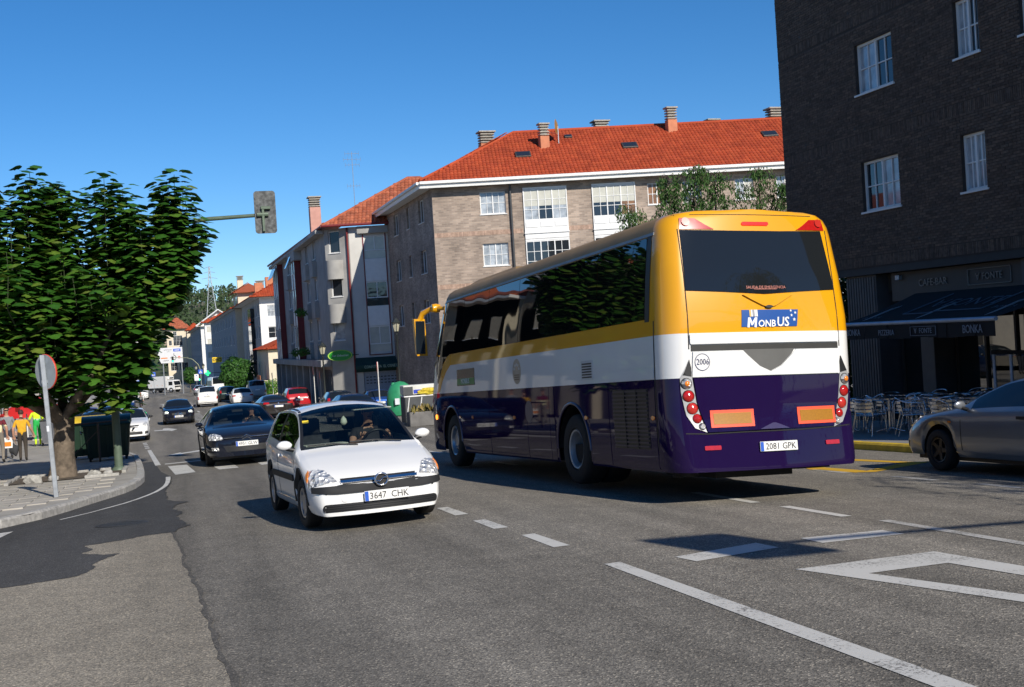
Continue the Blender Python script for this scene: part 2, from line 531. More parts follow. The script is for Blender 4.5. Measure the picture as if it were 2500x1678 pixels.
# ================================================================== ground, roads, pavements
def sheet(name, xs, ys, zf, m, **kw):
    vs = [(x, y, zf(x, y)) for y in ys for x in xs]
    n = len(xs)
    fs = [(j * n + i, j * n + i + 1, (j + 1) * n + i + 1, (j + 1) * n + i) for j in range(len(ys) - 1) for i in range(n - 1)]
    mb = MB().add(vs, fs)
    return tag(mb.obj(name, m, fix=False), kind='structure', **kw)
ylist = sorted(set(list(range(-40, 120, 5)) + [120, 140, 160, 180, 200, 220, 240, 280, 320, 360, 400]))
xfine = [-8, -4, 0, 2, 4, 6, 8, 10, 12, 13, 18]
EARTH = mat('dry_grass_earth', (.10, .10, .05), .95, var=.4, scale=.4)
def land(x, y):
    z = gz(max(-8, min(18, x)), y) - .25
    return z
sheet('ground', [-2500, -900, -300, -100, -40, -14] + xfine + [40, 100, 300, 900, 2500], ylist + [450, 500, 700, 1000, 2500, 5000], land, EARTH, label='flat ground under the town')
ROADM = asphalt('grey_asphalt', (.086, .080, .070), (.205, .188, .160), (.52, .465, .375), big=.46)
OLDROADM = asphalt('pale_stony_asphalt', (.125, .113, .093), (.285, .254, .202), (.64, .54, .40), big=.22)
sheet('road', [-40, -14] + [x for x in xfine if x < 13] + [PLAZA_X + .02], ylist, gz, ROADM, label='grey asphalt street running downhill past the bus')
def drape(poly, dz, m, name, parent=None, step=1.5, zf=gz, thick=0):
    bm = bmesh.new()
    bm.faces.new([bm.verts.new((x, y, 0)) for x, y in poly])
    xs = [p[0] for p in poly]; ys_ = [p[1] for p in poly]
    for ax, a, b, ex in ((0, min(xs), max(xs), [-4, 4, 13]), (1, min(ys_), max(ys_), YS)):
        cs = [a + (b - a) * i / (int((b - a) / step) + 1) for i in range(1, int((b - a) / step) + 1)] + [e for e in ex if a < e < b]
        for c in cs:
            bmesh.ops.bisect_plane(bm, geom=bm.verts[:] + bm.edges[:] + bm.faces[:], plane_co=(c, 0, 0) if ax == 0 else (0, c, 0), plane_no=(1, 0, 0) if ax == 0 else (0, 1, 0))
    for v in bm.verts:
        v.co.z = zf(v.co.x, v.co.y) + dz
    bmesh.ops.recalc_face_normals(bm, faces=bm.faces)
    for f in bm.faces:
        if f.normal.z < 0: f.normal_flip()
    me = bpy.data.meshes.new(name); bm.to_mesh(me); bm.free(); me.materials.append(m)
    return mobj(name, me, parent)
rs = random.Random(3)
seam = [(.42, 3), (.36, 5), (.30, 7.29), (.25, 8.45), (.24, 9.42), (.21, 10.86), (.14, 12.15), (.12, 13.9), (.04, 15.65), (-.3, 16.6), (-1.2, 17.2)]
seam_f = []
for a, b in zip(seam[:-1], seam[1:]):
    for k in range(6):
        t = k / 6
        seam_f.append((a[0] + (b[0] - a[0]) * t + rs.uniform(-.014, .014), a[1] + (b[1] - a[1]) * t))
oldp = [(-14, -8), (.5, -8)] + seam_f + [(-2.4, 17.6), (-14, 16.9)]
tag(drape(oldp, .004, OLDROADM, 'side_road', step=2.), 'pale stony asphalt of the side road with a ragged seam', kind='structure')
CRACK = asphalt('tar_seam', (.06, .057, .05), (.125, .115, .10), (.34, .30, .25))
sp = [(x - .018 + rs.uniform(-.012, .008), y) for x, y in seam_f] + [(x + .022 + rs.uniform(-.025, .02), y) for x, y in reversed(seam_f)]
tag(drape(sp, .007, CRACK, 'road_seam', step=1.), 'dark ragged joint between the two asphalts', kind='structure')
DARKTAR = asphalt('fresh_dark_asphalt', (.036, .035, .035), (.064, .063, .062), (.16, .155, .15), big=.3)  # darker asphalt for the strip along the corner kerb, ragged on its open edge
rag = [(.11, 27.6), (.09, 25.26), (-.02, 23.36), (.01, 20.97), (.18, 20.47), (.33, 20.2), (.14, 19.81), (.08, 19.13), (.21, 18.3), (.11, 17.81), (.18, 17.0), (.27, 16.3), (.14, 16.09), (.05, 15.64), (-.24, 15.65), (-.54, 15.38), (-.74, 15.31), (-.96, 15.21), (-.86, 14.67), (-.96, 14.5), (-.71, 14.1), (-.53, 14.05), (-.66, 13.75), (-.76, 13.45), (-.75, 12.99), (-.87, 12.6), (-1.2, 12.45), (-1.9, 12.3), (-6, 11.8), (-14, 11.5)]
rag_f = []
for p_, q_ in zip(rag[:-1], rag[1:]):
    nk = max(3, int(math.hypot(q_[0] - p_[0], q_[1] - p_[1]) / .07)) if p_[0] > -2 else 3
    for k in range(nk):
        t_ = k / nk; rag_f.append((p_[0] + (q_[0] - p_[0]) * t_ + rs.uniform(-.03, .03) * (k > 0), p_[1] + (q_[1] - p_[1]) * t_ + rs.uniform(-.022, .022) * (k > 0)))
tag(drape(rag_f + [(-14, 17.75), (-8, 17.85), (-4, 18.2), (-2.4, 19.0), (-1.7, 20.4), (-1.25, 22), (-.8, 23.6), (-.55, 25.1), (-.46, 27), (-.5, 30), (-.65, 36), (-.3, 36), (-.1, 30)], .0075, DARKTAR, 'dark_ragged_strip', step=2.), 'dark asphalt along the corner kerb with a ragged edge', kind='structure')
# ---------------------------------------------------------------- painted markings
WPAINT = worn_paint('worn_white_road_paint', (.56, .55, .515), under=(.13, .125, .115), wear=.6)
WPAINT2 = worn_paint('faded_white_road_paint', (.44, .43, .405), under=(.13, .125, .115), wear=.82)
YPAINT = worn_paint('worn_yellow_road_paint', (.62, .36, .015), wear=.35)
road_o = bpy.data.objects['road']
def mark(name, poly, m=WPAINT, dz=None):
    dz = .012 if max(p[1] for p in poly) > 40 or max(p[0] for p in poly) < .15 else .0045
    return drape(poly, dz, m, name, road_o, step=1.2)
mark('painted_dash', [(4.01, 9.33), (4.06, 9.01), (5.0, 9.38), (4.97, 9.74)])
mark('painted_dash', [(5.45, 9.81), (5.45, 9.43), (6.36, 9.56), (6.35, 9.9)])
for poly in ([(4.53, 8.26), (5.93, 8.52), (5.66, 7.96), (4.89, 7.83)], [(5.93, 8.52), (6.3, 4.6), (6.05, 4.7), (5.66, 7.96)], [(4.53, 8.26), (4.89, 7.83), (6.0, 4.2), (5.78, 4.1)]):
    mark('give_way_triangle', poly)
for (y0, y1, x) in ((12.85, 14.5, 6.52), (11.05, 12.3, 6.62), (2.0, 10.55, 6.76), (22, 23.5, 6.3), (25, 26.5, 6.25), (28, 29.5, 6.2), (31, 32.5, 6.2), (36, 37.5, 6.2), (41, 42.5, 6.2), (47, 48.5, 6.2)):
    mark('lane_line', [(x, y0), (x + .13, y0), (x + .1, y1), (x - .03, y1)], WPAINT2 if y0 < 11 else WPAINT)
for (y0, y1, x) in ((13.97, 14.9, 9.74), (12.4, 13.2, 9.86), (15.9, 16.8, 9.6), (9.5, 11.0, 9.95)):
    mark('parking_line', [(x, y0), (x + .15, y0), (x + .13, y1), (x - .02, y1)], WPAINT2)
for (y0, y1, x) in ((4.0, 9.43, 3.42), (10.65, 11.7, 3.38), (12.4, 13.3, 3.29), (14.0, 15.0, 3.25), (16.0, 17.0, 3.22), (18.0, 19, 3.2), (20.0, 21, 3.2), (22, 23, 3.2), (24, 25, 3.2), (26.2, 27.2, 3.2), (34, 38, 3.2), (41, 45, 3.2), (48, 52, 3.15), (56, 60, 3.1), (64, 68, 3.1), (72, 76, 3.0), (96, 100, 2.7), (106, 110, 2.5), (118, 124, 2.3)):
    mark('centre_line', [(x, y0), (x + .16, y0), (x + .14, y1), (x, y1)])
for poly in ([(.07, 32.44), (.21, 28.15), (.66, 28.38), (.54, 32.33)], [(1.13, 29.7), (1.18, 28.5), (1.62, 28.55), (1.59, 32.2), (1.12, 32.2)], [(2.12, 32.2), (2.15, 28.7), (2.6, 28.8), (2.56, 32.2)], [(3.6, 32.2), (3.6, 28.8), (4.05, 28.8), (4.05, 32.2)], [(4.6, 32.2), (4.6, 28.8), (5.05, 28.8), (5.05, 32.2)]):
    mark('crossing_bar', poly)
mark('stop_line', [(.0, 33.6), (3.0, 33.9), (3.0, 34.3), (.0, 34.1)])
mark('edge_line', [(-.57, 45.66), (-.44, 45.7), (-.1, 33.4), (-.24, 33.25)])
for k in range(4):
    y = 47.1 + k * 1.5
    x = -.58 - k * .045
    mark('edge_dash', [(x - .08, y), (x + .08, y), (x + .05, y + .8), (x - .11, y + .8)])
cv = [(-1.56, 19.30), (-1.2, 19.98), (-.95, 20.6), (-.71, 21.2), (-.52, 21.85), (-.36, 22.5), (-.23, 23.15), (-.14, 23.82), (-.06, 24.6), (-.02, 25.44), (0, 26.5), (0, 27.5)]
mark('corner_edge_line', [(x - .0, y) for x, y in cv] + [(x + .03 + .07 * i / 11, y - .07 * (11 - i) / 11) for i, (x, y) in reversed(list(enumerate(cv)))])
mark('lane_arrow', [(-.44, 67.38), (.0, 67.2), (.05, 69.4), (.3, 69.3), (.75, 66.2), (.43, 64), (.31, 65.3), (-.4, 66)])
mark('lane_arrow', [(.08, 39.47), (.49, 41.02), (.55, 40.5), (1.15, 41.6), (1.11, 40.3), (.6, 39.8), (.51, 38.83)])
mark('lane_arrow', [(.2, 128), (.45, 128), (.5, 133), (.9, 132.5), (.35, 137), (-.2, 132.5), (.15, 133)])
mark('give_way_triangle', [(-4.2, 17.5), (-2.07, 18.13), (-2.4, 15.4), (-2.7, 15.4), (-2.35, 17.6), (-4.0, 17.1)])
for k in range(7):
    y = 77 + k * 2.4
    mark('hatched_island', [(2.05 - k * .02, y), (2.05 - k * .02, y + 1.1), (2.75, y + 2.6), (2.75, y + 1.5)], WPAINT2)
for poly in ([(11.2, 19.55), (10.95, 19.1), (11.38, 17.0), (11.6, 17.2)], [(9.95, 17.9), (9.62, 16.9), (9.78, 15.84), (10.1, 16.0)], [(9.82, 15.84), (10.05, 15.75), (11.85, 16.95), (11.6, 17.2)],
             [(9.8, 18.2), (9.62, 17.6), (9.9, 17.5), (10.1, 18.1)], [(10.9, 19.3), (11.2, 19.6), (10.7, 21.8), (10.45, 21.7)], [(9.75, 18.0), (10.05, 18.0), (9.6, 21.9), (9.35, 21.9)], [(10.9, 11.2), (11.3, 11.2), (11.2, 12.2), (10.8, 12.2)]):
    mark('yellow_zigzag', poly, YPAINT)
IRON = mat('cast_iron_cover', (.05, .05, .05), .6, .3, var=.3, scale=20, bump=.6, bscale=60)
for (x, y, r) in ((-.61, 17.5, .33),):
    mc = MB(); mc.lathe([(0, .0), (r * .6, .0), (r * .62, .004), (r * .9, .004), (r * .92, 0), (r, .0), (r + .03, -.004)], 28)
    tag(mc.obj('manhole_cover', IRON, loc=(x, y, gz(x, y) + .014), rot=(-.036, 0, 0)), 'round iron manhole cover in the dark asphalt near the corner kerb', 'manhole cover')

# ---------------------------------------------------------------- pavement on the tree side
KERB = [(-14, 17.6), (-8, 17.7), (-4, 18.0), (-2.9, 18.45), (-2.3, 18.9), (-1.95, 19.45), (-1.66, 20.25), (-1.22, 21.95), (-.77, 23.5), (-.52, 25.0), (-.43, 26.7), (-.45, 29), (-.55, 33), (-.75, 39), (-1.1, 42.5), (-1.9, 45), (-2.7, 46.8), (-2.85, 60), (-4.1, 100), (-5.2, 140), (-6, 200), (-6.5, 300)]
PAVE = mat('pavement_concrete', (.34, .32, .285), .85, var=.16, scale=2.2, bump=.25, bscale=60, dirt=.3)
PAVER = randcol('paving_slab', [(.36, .335, .295), (.42, .39, .345), (.33, .31, .275), (.39, .365, .31)], .85, .3, .14, 3.)
KERBM = randcol('granite_kerb', [(.31, .30, .285), (.37, .36, .34), (.34, .33, .30)], .8, .35, .22, 14.)
PAVEL = mat('paving_far', (.40, .375, .33), .85, var=.14, scale=1.2, bump=.2, dirt=.25)
bands = []
def path_pts(P, step):
    out = []
    for a, b in zip(P[:-1], P[1:]):
        n = max(1, int(math.hypot(b[0] - a[0], b[1] - a[1]) / step))
        out += [(a[0] + (b[0] - a[0]) * k / n, a[1] + (b[1] - a[1]) * k / n) for k in range(n)]
    return out + [P[-1]]
inner = [(x - .02, y + .04) for x, y in KERB]
pave_o = tag(drape(inner + [(-30, 300), (-30, 17.6)], .125, PAVE, 'pavement', step=3.), 'pale paved footway with trees and pedestrians', kind='structure')
def kerbs(P, parent, m, step=.95, wid=.16, h=.145, side=1, zf=gz):
    pts = []
    acc = 0
    dense = path_pts(P, .1)
    keep = [dense[0]]
    for p in dense[1:]:
        if math.hypot(p[0] - keep[-1][0], p[1] - keep[-1][1]) >= step:
            keep.append(p)
    for i, (a, b) in enumerate(zip(keep[:-1], keep[1:])):
        d = Vector((b[0] - a[0], b[1] - a[1], 0)); L = d.length; d.normalize(); nrm = Vector((-d.y, d.x, 0)) * side
        A = Vector((a[0], a[1], zf(*a))) + d * .006; B = Vector((b[0], b[1], zf(*b))) - d * .006
        j = rs.uniform(-.006, .006)
        prof = [(0, -.1), (.004, h - .035 + j), (.035, h + j), (wid, h + j), (wid, -.1)]
        vs = [A + nrm * q + Vector((0, 0, r)) for q, r in prof] + [B + nrm * q + Vector((0, 0, r)) for q, r in prof]
        n = len(prof)
        MB().add(vs, [tuple(range(n)), tuple(range(2 * n - 1, n - 1, -1))] + [(k, k + n, (k + 1) % n + n, (k + 1) % n) for k in range(n)]).obj('kerb_stone', m, parent)
kerbs([p for p in KERB if p[1] < 62], pave_o, KERBM)
kerbs([p for p in KERB if p[1] >= 60], pave_o, KERBM, step=6)
def inside(p, poly):
    x, y = p; c = False
    for (x0, y0), (x1, y1) in zip(poly, poly[1:] + poly[:1]):
        if (y0 > y) != (y1 > y) and x < (x1 - x0) * (y - y0) / (y1 - y0) + x0:
            c = not c
    return c
clipk = [(x - .34, y + .34) if y < 21 else (x - .32, y) for x, y in KERB if y < 48] + [(-9, 48), (-9, 18.5)]
PIT = (-3.25, -.95, 28.1, 30.5)            # tree pit
np_ = 0
y = 19.0
row = 0
while y < 34.5:
    x = -.7 - (row % 2) * .3
    while x > -3.9:
        cs = [(x - .59, y), (x, y), (x, y + .57), (x - .59, y + .57)]
        if all(inside(c, clipk) for c in cs) and not (x > PIT[0] and x - .6 < PIT[1] and y + .6 > PIT[2] and y < PIT[3]) and np_ < 290:
            j = rs.uniform(-.004, .005)
            top = [(a, b, wz(a, b) + .012 + j + rs.uniform(-.003, .003)) for a, b in [(c[0] + .004, c[1] + .004) if 0 else c for c in cs]]
            g = .007
            top = [(top[0][0] + g, top[0][1] + g, top[0][2]), (top[1][0] - g, top[1][1] + g, top[1][2]), (top[2][0] - g, top[2][1] - g, top[2][2]), (top[3][0] + g, top[3][1] - g, top[3][2])]
            vs = [(a, b, c - .03) for a, b, c in top] + top
            MB().add(vs, [(4, 5, 6, 7), (0, 1, 5, 4), (1, 2, 6, 5), (2, 3, 7, 6), (3, 0, 4, 7)]).obj('paving_slab', PAVER, pave_o, fix=False)
            np_ += 1
        x -= .6
    y += .58
    row += 1
# tree pit rim of rough stones
SOIL = mat('tree_pit_soil', (.09, .07, .05), .95, var=.4, scale=9, bump=.8, bscale=30)
drape([(PIT[0], PIT[2]), (PIT[1], PIT[2]), (PIT[1], PIT[3]), (PIT[0], PIT[3])], .142, SOIL, 'tree_pit_soil', pave_o, step=.6)
for (xa, xb, ya, yb) in ((PIT[0], PIT[1], PIT[2] - .1, PIT[2]), (PIT[0], PIT[1], PIT[3], PIT[3] + .1), (PIT[0] - .1, PIT[0], PIT[2], PIT[3]), (PIT[1], PIT[1] + .1, PIT[2], PIT[3])):
    for k in range(3):
        if rs.random() < .25: continue
        t0, t1 = k / 3 + .01, (k + 1) / 3 - .01
        X = (xa + (xb - xa) * t0, xa + (xb - xa) * t1) if xb - xa > yb - ya else (xa, xb)
        Y = (ya, yb) if xb - xa > yb - ya else (ya + (yb - ya) * t0, ya + (yb - ya) * t1)
        z = wz((X[0] + X[1]) / 2, (Y[0] + Y[1]) / 2)
        MB().cbox(X[0], X[1], Y[0], Y[1], z - .05, z + .05 + rs.uniform(0, .03), .012).obj('pit_edging_stone', KERBM, pave_o)
def rock(name, label, x, y, r, m=KERBM, zf=wz):
    bm = bmesh.new(); bmesh.ops.create_icosphere(bm, subdivisions=2, radius=r)
    for v in bm.verts:
        v.co = Vector((v.co.x * 1.2, v.co.y, v.co.z * .8)) * (1 + rs.uniform(-.16, .16))
    me = bpy.data.meshes.new(name); bm.to_mesh(me); bm.free(); me.materials.append(m)
    o = mobj(name, me, loc=(x, y, zf(x, y) + r * .5)); return tag(o, label, 'rock', 'loose stones round the tree pit')
rock('loose_stone', 'pointed pale stone standing at the near corner of the tree pit', -2.72, 27.9, .16)
rock('loose_stone', 'low flat stone beside the foot of the big trunk', -2.35, 28.25, .1)
rock('loose_stone', 'rounded stone right of the big trunk inside the pit', -1.5, 28.3, .12)
rock('loose_stone', 'small stone at the far right corner of the tree pit', -1.22, 28.5, .09)
# ---------------------------------------------------------------- plaza on the cafe side
PLZ = mat('plaza_paving', (.24, .235, .225), .8, var=.2, scale=1.5, bump=.2, bscale=30, dirt=.3)
plz = sheet('plaza', [PLAZA_X + .12, 14, 15, 16, 17, 18, 20, 24, 40], [y for y in ylist if y <= 65] + [68], pz, PLZ, label='grey paved plaza in front of the cafe and shops')
YKERB = mat('yellow_painted_kerb', (.60, .40, .02), .6, var=.2, scale=6, dirt=.35)
kerbs([(PLAZA_X, y) for y in (2, 26.4)], plz, YKERB, side=-1, wid=.2)
kerbs([(PLAZA_X, y) for y in (26.5, 67.9)], plz, KERBM, step=2.5, side=-1)
# far right pavement beyond the plaza and shops
sheet('far_pavement', [10.3, 11, 14, 30], [68, 75, 85, 95, 105, 140, 180, 240, 320], lambda x, y: gz(min(x, 10), y) + .13 + (.0 if y > 75 else 0), PAVEL, label='narrow footway along the far shops')
# ================================================================== buildings
FRAMEW = mat('white_window_frame', (.74, .74, .73), .45, var=.05)
FRAMED = mat('dark_window_frame', (.05, .045, .04), .5, var=.1)
PANE = wavyglass('window_glass', (.02, .024, .03), .05, 2., .03, 1.7)
CURT = mat('pane_with_net_curtain', (.34, .37, .40), .25, var=.35, scale=3.2, coat=1., detail=2.)
BLIND = mat('pane_with_roller_blind', (.50, .49, .42), .4, var=.08, coat=.7)
AMBER = mat('pane_with_brown_curtain', (.20, .085, .02), .4, var=.4, scale=4, coat=.8)
PANES = [PANE, CURT, BLIND, AMBER]
WINM = {}
def window(parent, u, z, w, h, depth=.10, nx=2, nz=2, panes=(0, 1), frame=FRAMEW, fw_=.055, sill=True, mull=None, blind=0., open_=None):
    """a window part: frame mesh with its bars; panes and sill are sub-parts. Local wall frame: x along, z up, wall face at y=0, outside is -y"""
    f = MB()
    y0, y1 = depth - .03, depth + .03
    f.box(u, u + fw_, y0, y1, z, z + h); f.box(u + w - fw_, u + w, y0, y1, z, z + h)
    f.box(u + fw_, u + w - fw_, y0, y1, z, z + fw_); f.box(u + fw_, u + w - fw_, y0, y1, z + h - fw_, z + h)
    iw, ih = w - 2 * fw_, h - 2 * fw_
    leafs = len(panes)
    for k in range(1, leafs):
        x = u + fw_ + iw * k / leafs
        f.box(x - .03, x + .03, y0 - .006, y1 - .01, z + fw_, z + h - fw_)
    gb = .014
    for k in range(leafs):
        xa = u + fw_ + iw * k / leafs; xb = xa + iw / leafs
        for q in range(1, nx):
            x = xa + (xb - xa) * q / nx; f.box(x - gb, x + gb, y0 + .012, y1 - .02, z + fw_, z + h - fw_)
    if mull:
        for q in mull:
            zz = z + fw_ + ih * q; f.box(u + fw_, u + w - fw_, y0 + .008, y1 - .018, zz - .028, zz + .028)
    for q in range(1, nz):
        zz = z + fw_ + ih * q / nz; f.box(u + fw_, u + w - fw_, y0 + .013, y1 - .021, zz - gb, zz + gb)
    wo = f.obj('window', frame, parent)
    for k, pm in enumerate(panes):
        xa = u + fw_ + iw * k / leafs; xb = xa + iw / leafs
        MB().box(xa + .001, xb - .001, depth + .012, depth + .022, z + fw_ * .9, z + h - fw_ * .9).obj('pane', PANES[pm], wo)
    if blind:
        MB().box(u + fw_, u + w - fw_, depth + .004, depth + .0115, z + h - fw_ - ih * blind, z + h - fw_).obj('roller_blind', BLIND, wo)
    if sill:
        MB().box(u - .05, u + w + .05, -.05, depth - .031, z - .045, z - .002).obj('sill', frame, wo)
    return wo
def wall(parent, W, z0, z1, holes, m, name='wall', depth=.25, xr0=0.):
    """wall with real openings: holes are (u, z, w, h)"""
    us = sorted({xr0, W} | {a for h in holes for a in (h[0], h[0] + h[2]) if xr0 < a < W})
    zs = sorted({z0, z1} | {a for h in holes for a in (h[1], h[1] + h[3]) if z0 < a < z1})
    mb = MB()
    for ua, ub in zip(us[:-1], us[1:]):
        for za, zb in zip(zs[:-1], zs[1:]):
            cu, cz = (ua + ub) / 2, (za + zb) / 2
            if any(h[0] < cu < h[0] + h[2] and h[1] < cz < h[1] + h[3] for h in holes): continue
            mb.add([(ua, 0, za), (ub, 0, za), (ub, 0, zb), (ua, 0, zb)], [(0, 1, 2, 3)])
    for (u, z, w, h) in holes:
        u1, z1_ = u + w, z + h
        mb.add([(u, 0, z), (u1, 0, z), (u1, 0, z1_), (u, 0, z1_), (u, depth, z), (u1, depth, z), (u1, depth, z1_), (u, depth, z1_)],
               [(0, 4, 5, 1), (1, 5, 6, 2), (2, 6, 7, 3), (3, 7, 4, 0)])
    # dark backing some way in, so that nothing shows straight through
    mb.add([(xr0, depth + .06, z0), (W, depth + .06, z0), (W, depth + .06, z1), (xr0, depth + .06, z1)], [(0, 1, 2, 3)], 1)
    return mb.obj(name, [m, INK], parent, fix=False)
def face(parent, A, B, name='wall_face'):
    """an Empty-free wall frame: returns location and rotation for a wall that runs from A to B (seen from outside, left to right)"""
    ang = math.atan2(B[1] - A[1], B[0] - A[0])
    return (A[0], A[1], 0), (0, 0, ang), math.hypot(B[0] - A[0], B[1] - A[1])
TILE = randcol('roof_tile', [(.36, .058, .022), (.42, .078, .030), (.31, .050, .021), (.39, .070, .030)], .85, .2, .13, 1.2)
TILE_OLD = randcol('old_roof_tile', [(.36, .10, .05), (.43, .14, .075), (.28, .085, .05), (.40, .12, .06)], .9, .2, .25, 2.)
def tiles(parent, P0, P1, P2, P3, m, name='roof_tiles', cw=.21, rl=.38, amp=.04):
    """curved tiles over a roof slope: P0-P1 eave (left to right), P3-P2 ridge. Every tile is its own little curved piece"""
    P0, P1, P2, P3 = [np.array(p, float) for p in (P0, P1, P2, P3)]
    e = P1 - P0; Le = np.linalg.norm(e); ex = e / Le
    n = np.cross(ex, P3 - P0); n /= np.linalg.norm(n)
    if n[2] < 0: n = -n
    up = np.cross(n, ex)
    if up[2] < 0: up = -up
    h = float(np.dot(P3 - P0, up)); a3 = float(np.dot(P3 - P0, ex)); a2 = float(np.dot(P2 - P0, ex))
    vs, fs = [], []
    ks = [(-.5, 0.), (-.36, .62), (-.12, 1.), (.12, 1.), (.36, .62), (.5, 0.)]
    rows = int(h / rl) + 1
    for r in range(rows):
        v0 = r * rl; v1 = min(h, v0 + rl * 1.12)
        if v1 - v0 < .05: continue
        t = v0 / h
        xa, xb = a3 * t, Le + (a2 - Le) * t
        c = int(math.ceil(xa / cw)); 
        while c * cw + cw * .5 < xb:
            x = c * cw + cw * .5
            o = len(vs)
            for (vv, lift) in ((v0, .035), (v1, .0)):
                for (k, q) in ks:
                    p = P0 + ex * (x + k * cw) + up * vv + n * (q * amp + lift)
                    vs.append(tuple(p))
            for i in range(5):
                fs.append((o + i, o + i + 1, o + 7 + i, o + 6 + i))
            fs.append((o, o + 1, o + 2, o + 3, o + 4, o + 5))
            c += 1
    mb = MB(); mb.v = vs; mb.f = fs; mb.m = [0] * len(fs)
    o = mb.obj(name, m, parent, fix=False)
    o['kind'] = 'stuff'
    return o
def slab(parent, name, m, poly3):
    """thin flat piece through given corners, 6 cm thick downward"""
    n = len(poly3)
    vs = [tuple(p) for p in poly3] + [(p[0], p[1], p[2] - .06) for p in poly3]
    return MB().add(vs, [tuple(range(n)), tuple(reversed(range(n, 2 * n)))] + [(i, i + n, (i + 1) % n + n, (i + 1) % n) for i in range(n)]).obj(name, m, parent)
def chimney(parent, x, y, z0, h, w=.55, d=.55, m=None, cap=True):
    c = MB().cbox(x - w / 2, x + w / 2, y - d / 2, y + d / 2, z0, z0 + h, .02).obj('chimney', m or mat('salmon_render', (.50, .19, .10), .85, var=.12), parent)
    if cap:
        g = mat('cowl_concrete', (.33, .31, .27), .9, var=.2, scale=8)
        q = MB()
        for k in range(4):
            q.cbox(x - w * .52, x + w * .52, y - d * .52, y + d * .52, z0 + h + .04 + k * .16, z0 + h + .12 + k * .16, .02)
        q.box(x - w * .3, x + w * .3, y - d * .3, y + d * .3, z0 + h, z0 + h + .66)
        q.cbox(x - w * .62, x + w * .62, y - d * .62, y + d * .62, z0 + h + .66, z0 + h + .76, .02)
        q.obj('cowl', g, c)
    return c
# ---------------------------------------------------------------- brick corner block across the junction
BR_M = brickmat('pinkish_brick', (.405, .315, .25), (.235, .182, .147), (.34, .29, .245), .30, .095, .010)
MBX, MBY = 15.02, 65.46
nn = (0.22069744, 0.97534232); tt = (0.97534232, -0.22069744)
mid = thing('brick_corner_block', 'brick apartment block with orange tiled hip roof behind the coach', 'building', (MBX, MBY, 0))
def mp(u, v=0):      # world point on the sunny facade (v: metres behind it)
    return (MBX + tt[0] * u + nn[0] * v, MBY + tt[1] * u + nn[1] * v)
mang = math.atan2(tt[1], tt[0])
mbase = -3.2
WF_ = 36.
fa = bpy.data.objects.new('sunny_facade', None)
cols = []
sun_h, sun_w = [], []
for z in (8.26, 5.40, 2.54, -.3):
    cols.append((2.63, z, 1.42, 1.24))
    for u in (12.0, 13.98, 16.95, 19.3, 22, 25, 28): cols.append((u, z + .02, 1.06, 1.2))
gal = []
for z in (6.98, 4.12, 1.26):
    for u in (5.02, 8.86): gal.append((u, z + .0, 2.44, 2.62 if z > 6 else 2.62))
mw = wall(mid, WF_, mbase, 9.85, cols + gal, BR_M, 'wall', .22)
mw.rotation_euler = (0, 0, mang)
pm_i = 0
for i, (u, z, w, h) in enumerate(cols):
    window(mw, u, z, w, h, .13, 2, 2, ((1, 1), (3, 3), (0, 0), (1, 2), (1, 1), (0, 1), (1, 0), (2, 2))[i % 8], FRAMEW)
for i, (u, z, w, h) in enumerate(gal):
    # glazed gallery bay: white panelled foot, tall panes, small lower lights
    pz_ = ((1, 0, 1), (0, 0, 3), (0, 0, 0), (0, 1, 0), (1, 1, 0), (0, 0, 0))[i]
    window(mw, u, z + .80, w, 1.72, -.06, 2, 3, pz_, FRAMEW, sill=False, blind=.55 if i < 2 else 0)
    b = MB(); b.box(u, u + w, -.10, .2, z - .22, z + .80); b.obj('gallery_apron', FRAMEW, mw)
    for k in range(3):
        MB().cbox(u + .06 + k * w / 3, u + (k + 1) * w / 3 - .06, -.125, -.1, z + .40, z + .70, .01).obj('apron_panel', FRAMEW, mw)
    MB().box(u, u + w, -.09, .2, z + 2.53, z + 2.62).obj('gallery_head', FRAMEW, mw)
    MB().cbox(u - .03, u + w + .03, -.16, .2, z + .06, z + .14, .01).obj('gallery_moulding', FRAMEW, mw)
# soldier courses: upright bricks as real pieces on the nearest band, one band joined per storey
SOLD = randcol('soldier_brick', [(.45, .31, .23), (.36, .245, .185), (.50, .35, .27), (.33, .22, .17)], .85, .3, .2, 8.)
for z in (7.12, 4.26):
    sb = MB()
    for a, b in ((.02, 4.98), (7.5, 8.82), (11.36, WF_ - .1)):
        u = a
        while u < b - .07:
            sb.box(u, u + .058, -.012, .0, z, z + .25); u += .068
    o = sb.obj('soldier_course', SOLD, mw, fix=False); o['kind'] = 'stuff'
# street-side facade
sw = wall(mid, 14.6, mbase, 9.85, [(a, z, 1.45, 1.33) for z in (8.27, 5.36, 2.5) for a in (14.6 - 3.75, 14.6 - 11.35)] + [(14.6 - 7.2, z + .03, .75, 1.3) for z in (8.27, 5.36, 2.5)], BR_M, 'wall', .22)
sw.rotation_euler = (0, 0, -PI / 2)
sw.location = (0, 14.6, 0)
for z in (8.27, 5.36, 2.5):
    for a in (14.6 - 3.75, 14.6 - 11.35): window(sw, a, z, 1.45, 1.33, .16, 1, 1, (0, 0), FRAMEW)
    window(sw, 14.6 - 7.2, z + .03, .75, 1.3, .16, 1, 1, (0,), FRAMEW)
for o_, p in ((sw, 1),):
    pass
def mloc(x, y, z=0): return (x - MBX, y - MBY, z)
EAV = mat('white_eaves', (.76, .755, .73), .5, var=.04)
OV = .62
e0 = mp(-OV, -OV); e1 = mp(WF_, -OV); e2 = mp(-OV + .3, 16.); e3 = mp(WF_, 13)
d0 = (MBX - OV, MBY - OV + .12); dfar = (MBX - OV, MBY + 15.4)
gm = MB()
